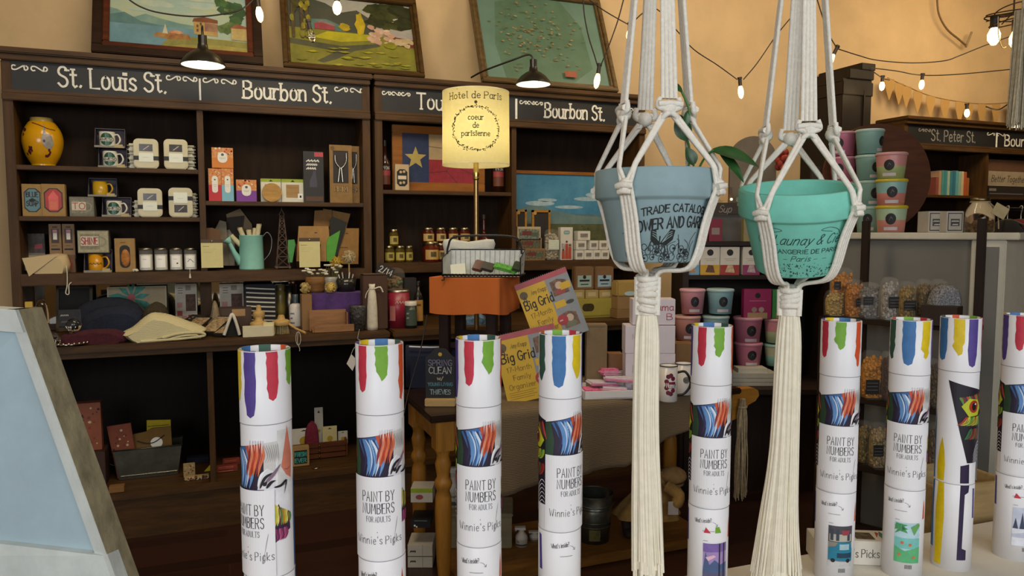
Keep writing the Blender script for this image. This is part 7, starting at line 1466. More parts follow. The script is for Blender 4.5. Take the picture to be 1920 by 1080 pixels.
# under the table
p, w_, h = bill(760, 1050, 1400, 1062, 3.52, 0); b = MB(); b.box(TA.x + .13, TX1 - .13, TA.y + .04, TA.y + .52, .0005, .045, m('#8a5f2a', .5, kind='wood', s=5, n=.25), .004); tag(b.build('low_platform', None), 'low pine platform on the floor under the table', 'platform')
PZ0 = .046
def sprayer(label, px, D, z, tag_=True):
    p, w_, h = bill(*px, D, z); r = w_ / 2; t = thing('spray_bottle', label, 'bottle', p + FH * r, -YAW, 'spray bottles under the table'); b = MB(); b.lathe([(0, 0), (r, 0), (r, h * .45), (r * .9, h * .55), (r * .45, h * .72), (r * .4, h * .78)], m('#cdc6bc', .4, n=.08), 22); f = cylm(r)
    b.rect(-r, r, h * .06, h * .4, m('#b9b2a6', .5), f, .005); b.text('Thieves' if tag_ else '~~~~', -r * .8, h * .26, h * .07, INKB, f, wd=.0014, sx=.75, lift=.001); b.rect(-r, r, h * .06, h * .16, m('#4f4a48', .5), f, .005, .0006); b.build('body', t)
    b = MB(); b.cyl(0, 0, h * .76, h * .86, r * .46, m('#c9c2b6', .4), 14); b.prism([(-r * 1.1, h * .9), (-r * 1.1, h * .98), (r * .6, h), (r * .7, h * .86), (-r * .2, h * .86)], -.012, .012, m('#d6d0c6', .4)); b.tube([(-r * .6, 0, h * .88), (-r * 1.0, 0, h * .78)], .004, m('#c2bbb0', .4), 6); b.build('trigger_head', t)
q_, w_, h = bill(826, 962, 962, 1085, 3.34, PZ0); t = thing('cream_chest', 'cream wooden chest under the table behind the paper tubes', 'chest', q_, -YAW); b = MB(); CRM = m('#8d8368', .6, kind='wood', s=5, n=.15); a = w_ / 2
b.box(-a, a, 0, .2, 0, h * .9, CRM, .004); b.build('body', t); b = MB(); b.box(-a * 1.03, a * 1.03, -.01, .21, h * .9, h, CRM, .004); b.build('lid', t)
sprayer('white spray bottle standing on the cream chest next to the table leg', (836, 880, 864, 962), 3.40, PZ0 + h + .001)
sprayer('white spray bottle on the platform between two paper tubes, left one', (966, 992, 990, 1062), 3.35, PZ0, False); sprayer('white spray bottle on the platform, right one behind the paper tube', (992, 1000, 1014, 1062), 3.42, PZ0, False)
faced('product_box', 'lime and white product box lying tilted left of the table leg', 'box', (770, 942, 812, 974), 3.25, .36, .1, '#d0c9bc', lambda b, w_, h, f: (b.rect(-w_ * .5, w_ * .5, 0, h * .3, m('#9fb824', .5), f), b.disc(-w_ * .1, h * .62, w_ * .18, m('#a8505a', .5), f, 12, h * .18)))
faced('dark_carton', 'black carton with a clear band under the lime product box', 'box', (770, 975, 808, 1026), 3.25, .18, .12, '#17151a', lambda b, w_, h, f: (b.ribbon([(-w_ * .3, h * .9), (w_ * .3, h * .9)], .005, m('#5a6a6a', .3), f), b.disc(-w_ * .3, h * .3, .005, paper(), f, 6), b.disc(-w_ * .2, h * .15, .004, paper(), f, 6)))
faced('white_carton', 'white printed carton at the bottom left of the table leg', 'box', (764, 1022, 812, 1088), 3.24, .001, .14, '#c4bdae', lambda b, w_, h, f: (b.ribbon([(-w_ * .5, h * .5), (w_ * .5, h * .5)], .003, INKB, f), b.text('~~~', -w_ * .4, h * .68, h * .14, INKB, f, wd=.003), b.text('~~~', -w_ * .4, h * .24, h * .14, INKB, f, wd=.003), b.ribbon([(w_ * .1, 0), (w_ * .1, h)], .002, m('#8d877c', .6), f)))
p, w_, h = bill(1080, 936, 1154, 1050, 3.36, PZ0); r = w_ / 2; t = thing('metal_bucket', 'galvanised bucket with yellow cloth inside, under the table', 'bucket', p + FH * r, -YAW); GB = m('#6f7066', .3, metal=.75, n=.3, s=12)
b = MB(); b.lathe([(0, 0), (r * .8, 0), (r, h), (r * .97, h), (r * .78, .006), (0, .006)], GB, 32); [b.tube([((r * (.8 + .2 * z) + .001) * math.cos(2 * PI * k / 28), (r * (.8 + .2 * z) + .001) * math.sin(2 * PI * k / 28), h * z) for k in range(28)], .003, GB, 6, True) for z in (.35, .45, .72, .78, 1)]; b.build('pail', t)
b = MB(); f = lambda u, v, l=0: ((r * (.8 + .2 * v / h) + l) * math.sin(u), -(r * (.8 + .2 * v / h) + l) * math.cos(u), v); b.rect(-.4, .3, h * .08, h * .32, m('#7a7440', .6, n=.4, s=30), f, .1, .001); b.build('label_patch', t)
b = MB(); b.tube(smooth([(-r, 0, h * .95), (-r * .9, -r * .7, h * .86), (0, -r * 1.05, h * .8), (r * .9, -r * .7, h * .86), (r, 0, h * .95)], 5), .0025, metal('#8a8a80', .3), 6); b.build('handle', t)
# cloth doll with bonnet
p, w_, h = bill(1150, 880, 1290, 1062, 3.42, PZ0); t = thing('cloth_doll', 'tan cloth doll in a wide coat and bonnet bowing under the table', 'doll', p, -YAW); TAN = m('#b38d4e', .95, n=.22, s=25, bump=.1)
b = MB(); vs = []; N = 36; prof = [(h * .28, .5, -.02), (h * .42, .4, .0), (h * .6, .28, .06), (h * .78, .17, .16), (h * .9, .1, .24)]
for z, k, sh in prof:
    for i in range(N): an = 2 * PI * i / N; wv = 1 + .07 * math.sin(an * 7) * (k / .5); vs.append((w_ * (sh + k * wv * math.cos(an)) * .95, .09 + w_ * k * .7 * wv * math.sin(an), z))
b.add(vs, [(j * N + i, j * N + (i + 1) % N, (j + 1) * N + (i + 1) % N, (j + 1) * N + i) for j in range(4) for i in range(N)], TAN, True); b.build('coat', t)
b = MB(); b.ball((w_ * .34, .08, h * .84), (w_ * .19, .065, h * .12), m('#b08a58', .95, n=.2, s=30), 16, 10); q = random.Random(1)
b.lathe([(w_ * .1, h * .7), (w_ * .17, h * .74), (w_ * .18, h * .78)], TAN, 20, w_ * .3, .06); b.build('bonnet', t)
b = MB(); b.tube(smooth([(w_ * .22, .02, h * .74), (w_ * .36, -.02, h * .66), (w_ * .3, -.03, h * .52)], 4), [.03] * 4 + [.028] * 4 + [.02], TAN, 10); b.build('sleeve', t)
b = MB(); b.box(w_ * .2, w_ * .34, -.045, -.042, h * .42, h * .6, paper('#cfc6c4')); b.build('paper_tag', t)
for x, nm, c, hh in ((-w_ * .32, 'boot', '#2a1f1a', .3), (-w_ * .12, 'trouser_leg', '#b9aaa4', .3)):
    b = MB(); b.tube([(x, .08, h * hh), (x + .004, .07, .05), (x + .012, .06, .012)], [.026, .024, .026], m(c, .8, n=.1), 10); b.ball((x + .01, .045, .024), (.026, .045, .022), m(c, .8), 12, 8); b.build(nm, t)
# white yarn hank on the bracket
BP = Vector((TX1 + .03, TA.y + .03, TZ - .15)); b = MB(); q = random.Random(77); YRN = m('#b9a582', .95, n=.2, s=60)
for k in range(46):
    x = q.uniform(-.022, .022); b.tube(smooth([(x * .4, q.uniform(-.01, .01), .09), (x, q.uniform(-.012, .012), 0), (x * 1.3, q.uniform(-.014, .014), -.2), (x * 1.5, q.uniform(-.016, .016), -.36 - q.uniform(0, .05))], 4), .0028, YRN, 4)
b.tube([(.02 * math.cos(k * .5), .014 * math.sin(k * .5), .05) for k in range(13)], .005, YRN, 6, True)
tag(b.build('yarn_tassel', None, BP), 'long cream yarn tassel hanging from the table end bracket', 'tassel')
# ------------------------------------------------------------------ display hutch behind the mint pot
D8 = 4.25
def z8(y): return CH + (435 - y) * D8 / FPX
p, w_, h = bill(1268, 453, 1548, 1000, D8, 0); t = thing('display_hutch', 'dark display hutch with sweets and candy tubs behind the two flower pots', 'shelving unit', p, -YAW); a = w_ / 2
zt_, zc_, zs_ = z8(453), z8(720), z8(516); DKW = m('#2a1a10', .55, kind='wood', s=5, n=.28); DKV = m('#2a1a10', .55, kind='woodv', s=5, n=.28)
for x in (-a, a - .035): b = MB(); b.box(x, x + .035, 0, .3, 0, zt_, DKV, .002); b.build('side_panel', t)
for z in (zt_, zs_): b = MB(); b.box(-a + .035, a - .035, .01, .3, z - .025, z, DKW, .002); b.build('shelf', t)
b = MB(); b.box(-a - .02, a + .02, -.2, .3, zc_ - .03, zc_, DKW, .003); b.build('counter', t)
b = MB(); b.box(-a + .03, a - .03, .29, .3, .1, zt_, m('#1c120b', .75, n=.2)); b.build('back_panel', t)
b = MB(); b.box(-a + .02, a - .02, -.02, .0, 0, zc_ - .03, DKV); b.build('base_front', t)
def f8(name, label, cat, px, z, d, c, art=None, group=None, off=.02): return faced(name, label, cat, px, D8 + off, z + .0006, d, c, art, group)
def sweets(c, c2): return lambda b, w_, h, f: (b.rect(-w_ * .5, w_ * .5, 0, h * .36, m(c, .5), f), b.disc(0, h * .8, w_ * .17, INKB, f, 14), b.ribbon([(-w_ * .3, h * .58), (w_ * .3, h * .58)], .002, m('#8f8a80', .6), f), b.ribbon([(-w_ * .2, h * .52), (w_ * .2, h * .52)], .002, m('#8f8a80', .6), f), b.poly([(-w_ * .24, h * .1), (w_ * .26, h * .08), (w_ * .16, h * .34), (-w_ * .1, h * .36)], m(c2, .5, n=.3, s=60), f, 0, .0006))
for x0, x1, c, c2, nm in ((1282, 1311, '#6fa0bd', '#c98a5a', 'blue'), (1313, 1349, '#c99a1c', '#6a3a1a', 'yellow'), (1350, 1386, '#9c2a20', '#d8b890', 'red'), (1392, 1424, '#8c2a5c', '#c8b0b0', 'magenta')):
    f8('sweets_box', 'white gable sweets box with a %s lower half on the display hutch' % nm, 'box', (x0, 463, x1, 516), zs_, .06, '#cfc8bb', sweets(c, c2), 'sweets boxes')
for x0, x1, c, lb in ((1309, 1327, '#6b2236', 'dark red'), (1329, 1354, '#7a1c34', 'crimson'), (1394, 1411, '#8c8254', 'olive')):
    f8('sweets_bag', 'small %s sweets bag on the top of the display hutch' % lb, 'bag', (x0, 410, x1, 453), zt_, .05, c, lambda b, w_, h, f: b.rect(-w_ * .3, w_ * .3, h * .3, h * .6, m('#8c7a70', .5), f), None, .05)
p, w_, h = bill(1318, 402, 1392, 453, D8 + .2, zt_ + .001)
tag((lambda b: b.build('grey_board', None, p, -YAW))(MB().box(-w_ / 2, w_ / 2, 0, .015, 0, h, m('#5c5854', .7, n=.1))), 'plain grey board standing on the display hutch behind the sweets bags', 'board')
zb_ = zt_ + h + .002
p, w_, h = bill(1337, 338, 1391, 402, D8 + .18, zb_); b = MB(); a = w_ / 2; b.box(-a, a, 0, .04, 0, h * .34, m('#3a2f28', .7, n=.2)); b.text('Sup', -a * .6, h * .06, h * .2, m('#8f8a86', .8), front(0), wd=.004, sl=.3, jig=.05)
b.poly([(-a * .5 + a * .5 * math.cos(t_), h * .64 + h * .3 * math.sin(t_)) for t_ in [PI * .35 + k * PI * 1.3 / 14 for k in range(15)]] + [(-a * .3 + a * .34 * math.cos(t_), h * .64 + h * .24 * math.sin(t_)) for t_ in [PI * 1.6 - k * PI * 1.2 / 12 for k in range(13)]], m('#a58a52', .5), lambda u, v, l=0: (u, .015 - l, v)); b.prism([(a * .1, h * .34), (a * .4, h * .34), (a * .3, h * .8), (a * .15, h * .8)], .01, .03, m('#5a4630', .6)); b.ball((a * .25, .0, h * .44), .008, m('#ffdca0', .4, emit=3), 8, 6)
tag(b.build('moon_sign', None, p, -YAW), 'small dark moon sign with script lettering on the grey board', 'sign')
p, w_, h = bill(1366, 255, 1452, 453, D8 + .26, zt_ + .001); b = MB(); a = w_ / 2; hh = h - a
b.prism([(-a, 0), (a, 0), (a, hh)] + [(a * math.cos(PI * k / 18), hh + a * math.sin(PI * k / 18)) for k in range(1, 18)] + [(-a, hh)], 0, .03, m('#6f6455', .8, n=.15, s=8)); tag(b.build('arched_board', None, p, -YAW), 'grey arched board standing against the beige wall behind the mint pot', 'board')
p = PZ(1466, 300, D8 + .2); b = MB(); q = random.Random(5)
for k in range(16): a0 = k * .8; b.ball((.022 * math.cos(a0), .015 * math.sin(a0), .05 * q.uniform(-1, 1)), (.02, .014, .024), m('#a4351f', .8, n=.3), 8, 6)
b.tube([(0, 0, -.03), (.004, .0, p.z and (zt_ - p.z + .001))], .004, m('#4a5a2a', .7), 6); tag(b.build('red_flower', None, p, -YAW), 'red flower spray on a stem beside the grey arched board', 'flower')
faced('framed_picture', 'dark framed picture between the mint pot cords and the pink tubs', 'picture', (1518, 312, 1580, 436), 3.98, zt_ - .06, .02, '#3a2a1e', lambda b, w_, h, f: b.disc(w_ * .1, h * .35, w_ * .2, m('#6a5030', .6, n=.5, s=40), f, 10))
# candy tubs
TUBC = dict(pink='#d08a9c', rose='#c56f8a', blue='#8fb8bf', teal='#86b8b0')
def tub(label, px, D, z, cols, lidc, ang=0.0, group='cotton candy tubs on the display hutch', big=False):
    p, w_, h = bill(*px, D, z); r = w_ / 2; t = thing('candy_tub', label, 'tub', p + FH * r, -YAW, group)
    b = MB(); n = len(cols); r0 = r * .8
    for k, c in enumerate(cols):
        za, zb2 = h * .92 * k / n, h * .92 * (k + 1) / n; ra = r0 + (r * .95 - r0) * k / n; rb = r0 + (r * .95 - r0) * (k + 1) / n
        b.lathe(([(0, 0)] if k == 0 else []) + [(ra, za), (rb, zb2)], m(c, .35, n=.08, s=12), 28)
    rf = lambda v: r0 + (r * .95 - r0) * v / (h * .92) ; f = lambda u, v, l=0: ((rf(v) + l) * math.sin(u + ang), -(rf(v) + l) * math.cos(u + ang), v)
    b.disc(0, h * .5, .36, ink('#1e1c1e'), f, 18, h * .21, .0012, .1); b.ribbon([(-.1, h * .44), (.0, h * .58), (.12, h * .5)], h * .03, m('#77727a', .5), f, .0018); b.rect(-.5, .5, h * .08, h * .2, m('#c9bcc0', .5), f, .1, .0008); b.build('tub_body', t)
    b = MB(); b.lathe([(r * .96, h * .88), (r * 1.0, h * .9), (r * 1.0, h * .97), (r * .93, h), (0, h * .985)], m(lidc, .3, n=.05), 28); b.build('lid', t); return t
zq = zc_ + .04
f8('paper_stack', 'stack of white flat boxes at the right on the display hutch counter', 'box', (1372, 700, 1458, 719), zc_, .14, '#b5ae9c', lambda b, w_, h, f: [b.ribbon([(-w_ * .5, h * v), (w_ * .5, h * v)], .002, m('#5e574a', .7), f) for v in (.3, .62)], None, -.1)
f8('paper_stack', 'flat card lying on top of the stack of white boxes', 'card', (1384, 691, 1440, 699), z8(699), .1, '#c7c1ae', None, None, -.08)
zq = z8(692) + .004; hT = z8(646) - z8(690)
tub('pink candy tub at the bottom of the stack above the white boxes', (1384, 645, 1438, 690), D8 - .02, zq, ['#c9788f'], '#c98a9c')
tub('pink candy tub in the middle of the stack above the white boxes', (1382, 597, 1438, 644), D8 - .02, zq + hT * 1.0 + .002, ['#c9788f'], '#cd93a3')
tub('teal bottomed candy tub at the lower right of the display hutch', (1440, 648, 1490, 690), D8, zq, ['#8fc0b4', '#b8b89a'], '#9cc4bc', .3); tub('pink and green candy tub at the right, above the teal one', (1440, 599, 1490, 646), D8, zq + hT + .002, ['#b4c29a', '#cf8d96'], '#cf9aa2', .3)
f8('cardboard_crate', 'plain brown crate carrying the left candy tubs on the hutch counter', 'crate', (1268, 642, 1374, 719), zc_, .165, '#5c4022', None, None, -.18)
zk = CH + (435 - 642) * (D8 - .18) / FPX + .002
tub('peach pink candy tub on the brown crate, lower left', (1268, 594, 1320, 642), D8 - .175, zk, ['#cf9088'], '#d0a09a'); tub('grey blue candy tub on the brown crate, lower right', (1322, 594, 1374, 642), D8 - .175, zk, ['#8aa9ab'], '#9fb8b6')
h2 = z8(543) - z8(593)
tub('pink candy tub with black round label, upper left of the display hutch', (1279, 543, 1328, 593), D8 - .17, zk + h2 * .965 + .001, ['#cf8e98'], '#d4a3aa'); tub('pale blue candy tub with black round label, upper right of the display hutch', (1331, 543, 1383, 593), D8 - .17, zk + h2 * .965 + .001, ['#8db4bb'], '#a3c0c4')
def candybag(c): return lambda b, w_, h, f: (b.disc(0, h * .78, w_ * .1, ink(), f, 12), b.rect(-w_ * .36, w_ * .36, 0, h * .2, m('#a58f6a', .6), f, 0, .0006), b.disc(-w_ * .12, h * .3, w_ * .1, m('#9a8a80', .3), f, 10), b.disc(w_ * .14, h * .3, w_ * .1, m('#b0a096', .3), f, 10), b.ribbon([(-w_ * .3, h * .6), (w_ * .3, h * .6)], .002, m('#d8a0b8', .5), f))
zm = zq + 2 * hT + .012
f8('candy_pouch', 'magenta candy pouch standing on the pink tub stack', 'pouch', (1394, 542, 1446, 595), zm, .05, '#96205a', candybag(0)); f8('candy_pouch', 'green candy pouch right of the magenta one, behind the tassel', 'pouch', (1448, 543, 1496, 595), zm, .05, '#3f8a4a', candybag(0))

# ------------------------------------------------------------------ food rack with bags
r0, r1 = PZ(1535, 592, 3.40), PZ(1826, 614, 2.96); ra = math.atan2(r1.y - r0.y, r1.x - r0.x); RL = (r1 - r0).to_2d().length
t = thing('food_rack', 'dark wooden food rack of snack bags before the grey counter', 'rack', (r0.x, r0.y, 0), ra); RZ = [r0.z, .765, .46, .15]
for z in RZ: b = MB(); b.box(0, RL, 0, .15, z - .022, z, DKW, .002); b.build('shelf', t)
for x, y, z in ((.0, .0, r0.z), (RL - .03, .0, r0.z), (.13, .125, CH + .05), (RL - .035, .125, CH + .055)): b = MB(); b.box(x, x + .032, y, y + .025, 0, z, DKV, .002); b.build('post', t)
rm = Matrix.Translation((r0.x, r0.y, 0)) @ Matrix.Rotation(ra, 4, 'Z')
def rackbag(label, px0, y0, px1, y1, zi, c, c2, lb=None, off=.01, fa=.16, dz=0.0):
    # where the ray through the middle of the bag meets the rack front
    d = ray((px0 + px1) / 2, y1); n = Vector((-math.sin(ra), math.cos(ra), 0)); k = (Vector((r0.x, r0.y, 0)) + n * off - CV).dot(n) / d.dot(n); P = CV + d * k; D = (P - CV).dot(FH); z = RZ[zi] + .001 + dz; w_ = (px1 - px0) / FPX * D * .9; ht = CH + (435 - y0) * D / FPX - z
    t = nutbag('snack_bag', label, (1000, 530, 1040, 590), 4.2, c, c2, ZC, lb, 'snack bags on the food rack', .07, 0, 'bag', fa)
    P.z = z; t.location = P; t.rotation_euler = (0, 0, -YAW); bw, bh = on((1000, 530, 1040, 590), ZC, 4.2)[1:]; t.scale = (w_ / bw, 1, ht / bh); return t
BL = (-.2, .4, .42, .62, '#1a181a')
rackbag('clear bag of pale corn snacks at the left end of the food rack', 1550, 545, 1590, 592, 0, '#c9a860', '#b4914c', None, .01)
rackbag('clear bag of orange curls behind the pale corn snacks, tallest at the left', 1558, 502, 1606, 594, 0, '#d08a2a', '#c2762a', (-.5, -.2, .55, .72, '#2a2420'), .07)
rackbag('clear bag of orange curls with black label, second from the left end', 1588, 524, 1624, 594, 0, '#cf842a', '#a8662a', (-.1, .5, .3, .52, '#1a181a'), .01)
rackbag('silver foil snack bag next to the orange curls', 1614, 530, 1656, 598, 0, '#77736e', '#a39e98', (-.5, .0, .4, .62, '#26282c'), .02, .3)
rackbag('clear bag with wide black label in the middle of the food rack', 1656, 520, 1690, 600, 0, '#b9b4ac', '#8a7a70', (-.3, .48, .3, .56, '#1c1a1e'), .01, .3)
rackbag('clear bag of brown crisps with black label, right of the middle', 1690, 528, 1722, 600, 0, '#a88a4a', '#7d6432', (-.5, .3, .3, .54, '#201c18'), .01)
rackbag('clear bag of mixed brown crisps further right on the food rack', 1724, 524, 1752, 586, 0, '#8a7040', '#5f4a2a', None, .06, .2, .02); rackbag('clear bag of dark crisps at the right end of the food rack', 1752, 524, 1782, 586, 0, '#7d6a44', '#54462c', None, .06, .2, .02)
o = faced('wooden_crate', 'small dark wooden crate at the right end of the top rack shelf', 'crate', (1728, 574, 1790, 612), 3.02, RZ[0] + .001, .08, '#2c1a10', None, None, ra)
b = MB(); q = random.Random(3); CK = m('#34343a', .9, kind='noise', s=160, n=.6, h2='#a5a5a8'); p = rm @ Vector((RL - .1, .03, RZ[0] + .06)); lump(b, smooth([(-.06, 0), (-.05, .06), (-.02, .1), (.05, .09), (.06, 0), (0, -.0), (-.06, 0)], 3), 0, .08, CK, q, 6, .003); tag(b.build('checked_napkin', None, p, -YAW), 'black and white checked napkin on the crate at the rack end', 'napkin')
rackbag('clear bag of bright orange curls with black label on the second rack shelf', 1616, 660, 1660, 764, 1, '#d9901c', '#c87f1c', (-.45, .2, .12, .42, '#181614'), .01)
rackbag('dark red snack bag beside the bright orange curls', 1657, 662, 1676, 766, 1, '#4a2228', '#2a1418', None, .03, .3); rackbag('clear bag of dark snacks between two paper tubes, second rack shelf', 1744, 676, 1768, 774, 1, '#4a3828', '#6a5436', None, .03, .2)
rackbag('clear bag of pale pasta with dark label on the third rack shelf', 1632, 800, 1668, 896, 2, '#b39a6c', '#8f7c58', (-.5, .1, .3, .55, '#1c1816'), .01); rackbag('clear bag of mixed pasta behind on the third rack shelf', 1612, 796, 1636, 890, 2, '#9a8450', '#6a6a44', None, .04); rackbag('clear bag of grey snacks between paper tubes on the third rack shelf', 1744, 800, 1768, 905, 2, '#6a5a48', '#84745a', None, .03)

# ------------------------------------------------------------------ on the tall ledge
HZ1 = HZ + .0008
def ledge_d(px, back): 
    d = ray(px, 435); n = Vector((-math.sin(hd), math.cos(hd), 0)); k = (Vector((g0.x, g0.y, 0)) + n * back - Vector((0, 0, 0))).dot(n) / d.dot(n); return (d * k).dot(FH)
G3 = 'candy tubs stacked on the tall ledge'
def stack(x0, x1, ys, back, specs):
    D = ledge_d((x0 + x1) / 2, back); hh = (ys[1] - ys[0]) / len(specs) / FPX * D; y_ = (ys[1] - ys[0]) / len(specs)
    for k, (cols, lid, ang, lb) in enumerate(specs): tub(lb, (x0, 435 - y_ * (k + 1), x1, 435 - y_ * k), D, HZ1 + k * (hh + .0012) , cols, lid, ang, G3)
P4 = ['lowest', 'second from the bottom', 'third from the bottom', 'topmost']
stack(1566, 1614, (245, 435), .21, [(['#c0708a'], '#cb8c9e', -.7, 'rose pink candy tub in the left stack on the tall ledge, ' + n_) for n_ in P4])
stack(1616, 1668, (240, 435), .17, [(['#86b0a8'], '#a9c8c0', (-.6, .0, .1, .7)[k], 'pale teal candy tub in the middle stack on the tall ledge, ' + P4[k]) for k in range(4)])
stack(1656, 1713, (284, 435), .0, [(['#cf8a7c', '#a9bfa0'], '#c4b02c', -.5, 'coral and teal candy tub with yellow lid, bottom of the right stack'), (['#cf8478', '#8cb6b2'], '#c9b83a', -.4, 'teal and coral candy tub with yellow lid, middle of the right stack'), (['#a9b87c', '#cf8f8c'], '#cf9a9c', -.6, 'pink topped candy tub on top of the right stack')])
Dd = ledge_d(1640, .45); p, w_, h = bill(1540, 228, 1741, 434, Dd, HZ1); R = w_ / 2; b = MB(); b.prism([(R * math.cos(2 * PI * k / 40), max(0, R + R * math.sin(2 * PI * k / 40))) for k in range(40)], 0, .02, m('#5a3420', .6, kind='wood', s=5, n=.2)); tag(b.build('round_board', None, p, -YAW), 'large round brown board standing on the tall ledge behind the candy tubs', 'board')
for i, (x0, x1) in enumerate(((1740, 1772), (1774, 1806))):
    faced('boxed_mug', 'white box with black framed print on the tall ledge, %s one' % ('left', 'right')[i], 'box', (x0, 396, x1, 434), ledge_d((x0 + x1) / 2, .05), HZ1, .09, '#b9b3a8', lambda b, w_, h, f: (b.rect(-w_ * .42, w_ * .42, h * .08, h * .92, INKB, f), b.rect(-w_ * .38, w_ * .38, h * .12, h * .88, m('#b5afa4', .6), f, 0, .0006), b.rect(-w_ * .26, w_ * .26, h * .3, h * .64, m('#4a4644', .6), f, 0, .0009), fit(b, '~~~~', -w_ * .22, w_ * .22, h * .5, h * .1, paper(), f, wd=.0016, lift=.0014), fit(b, '~~~', -w_ * .16, w_ * .16, h * .34, h * .1, paper(), f, wd=.0016, lift=.0014)), 'white printed boxes on the ledge')
Dj = ledge_d(1850, .06); p, w_, h = bill(1826, 370, 1876, 434, Dj, HZ1); r = w_ / 2; t = thing('glass_jar', 'clear glass jar with hanging cream tag on the ledge end', 'jar', p + FH * r, -YAW); b = MB(); b.lathe([(0, 0), (r * .95, 0), (r, .006), (r, h * .62), (r * .62, h * .84), (r * .6, h * .95)], glass(), 28); b.build('glass', t); b = MB(); b.lathe([(r * .62, h * .9), (r * .66, h * .92), (r * .66, h), (0, h)], metal('#8f8060', .35), 24); b.build('lid', t)
b = MB(); q = random.Random(4); [b.ball((q.uniform(-.6, .6) * r, q.uniform(-.6, .6) * r, h * q.uniform(.06, .3)), r * .17, m('#8a6a44', .7, n=.3), 8, 6) for k in range(30)]; b.build('contents', t)
b = MB(); b.T = Matrix.Rotation(.5, 4, 'Y'); b.box(-.032, .03, -r - .006, -r - .003, h * .52, h * .86, m('#b9a77e', .8)); b.build('swing_tag', t)
b = MB(); b.tube(smooth([(r * .6, -.01, h * .86), (r * 1.1, -.02, h * .6), (r * 1.15, -.03, h * .1)], 4), .003, m('#b5a180', .9), 6); b.tube([(r * .66 * math.cos(2 * PI * k / 16), r * .66 * math.sin(2 * PI * k / 16), h * .88) for k in range(16)], .0028, m('#b5a180', .9), 5, True); b.build('twine', t)

# ------------------------------------------------------------------ far wall hutch, pillar, clothes
F0 = WY(1692, 300, YU).x
def sign_c(b, X0, o):
    f = front(0.0); U = lambda p_, y=265: WY(p_, y, YU).x - X0
    fit(b, 'St. Peter St.', U(1746), U(1829), 2.235 + o, .088, m('#8f8d84', .8), f, wd=.009, jig=.06); fit(b, 'Bourbon St.', U(1884), U(1884) + .62, 2.228 + o, .09, CHALK, f, wd=.012, jig=.03); b.rect(U(1867), U(1870), 2.21 + o, 2.33 + o, CHALK, f)
    scroll(b, U(1721), U(1745), 2.31 + o, .012, 2, m('#8f8d84', .8), f, .006); scroll(b, U(1848), U(1886), 2.315 + o, .012, 2, CHALK, f, .006)
FD = WY(1850, 330, YU).x
hutch('dark wooden wall hutch far right whose chalk sign reads St. Peter St.', F0, F0 + 1.84, sign_c, [(F0 + .04, FD - .014, WY(1790, 366, YU).z), (FD + .014, F0 + 1.8, WY(1880, 369, YU).z)], FD, 1.30)
zbk = WY(1790, 366, YU).z + .0006; xx = WY(1763, 350, YU).x; q = random.Random(21)
bc = ['#8c4a3c', '#b08a6a', '#4a9088', '#3f8a8f', '#9fb8a0', '#3a7d8c', '#2f6f86', '#5fa0a0', '#8fb0a0', '#c9b48a', '#b4562a', '#a8602f']
wdb = (WY(1826, 350, YU).x - xx) / len(bc); hb_ = WY(1795, 319, YU).z - zbk
for i, c in enumerate(bc):
    hh = hb_ * (.72 if i in (0, 11) else q.uniform(.95, 1.0)); b = MB(); b.box(0, wdb * .92, 0, .13, 0, hh, m(c, .6, n=.1), .002); b.box(.002, wdb * .92 - .002, .004, .128, hh - .001, hh + .001, paper('#cfc4a8'))
    tag(b.build('book', None, (xx + i * wdb, YU + .04, zbk)), 'thin book on the far right hutch, spine number %s from the left' % ('one two three four five six seven eight nine ten eleven twelve'.split()[i]), 'book', 'books on the far right hutch')
zf = WY(1880, 369, YU).z + .0006
carton('label_printer', 'dark flat printer with silver trim on the far right hutch', 'printer', (1853, 350, 1925, 368), YU + .02, zf, .2, '#2a2524', lambda b, w_, h, f: (b.ribbon([(-w_ * .46, h * .3), (w_ * .4, h * .3)], .008, m('#7d746a', .3), f), b.rect(-w_ * .48, -w_ * .3, h * .55, h * .8, m('#8f887e', .4), f)))
carton('gift_basket', 'brown basket box with clear wrap and Better Together plaque', 'box', (1852, 300, 1925, 349), YU + .05, WY(1880, 349, YU + .05).z, .12, '#6a4a34', lambda b, w_, h, f: (b.rect(-w_ * .48, w_ * .5, 0, h * .56, m('#a8987c', .7, n=.1), f), fit(b, 'Better Together', -w_ * .4, w_ * .48, h * .16, h * .24, INKB, f, wd=.005, jig=.05, sl=.2)))
def wood_sq(p0, p1, Y, zt2, name, label):
    x0, x1 = WY(p0, 250, Y).x, WY(p1, 250, Y).x; b = MB(); BKW = m('#1f1710', .5, kind='woodv', s=5, n=.25)
    b.box(x0, x1, Y, YW - .005, 0, zt2 - .12, BKW, .004); b.box(x0 - .004, x1 + .004, Y - .01, YW - .005, zt2 - .24, zt2 - .14, BKW, .004); b.box(x0 + .05, x1 + .004, Y - .015, YW - .005, zt2 - .12, zt2 - .05, BKW, .004); b.box(x0 + .16, x1 + .01, Y - .02, YW - .005, zt2 - .05, zt2, BKW, .004); b.box(x0 + .2, x0 + .215, Y - .012, Y, .1, zt2 - .2, BKW); tag(b.build(name, None), label, 'column')
wood_sq(1577, 1632, 4.36, WY(1630, 120, 4.36).z, 'wooden_post', 'tall black wooden corner post with a stepped top behind the candy tubs')
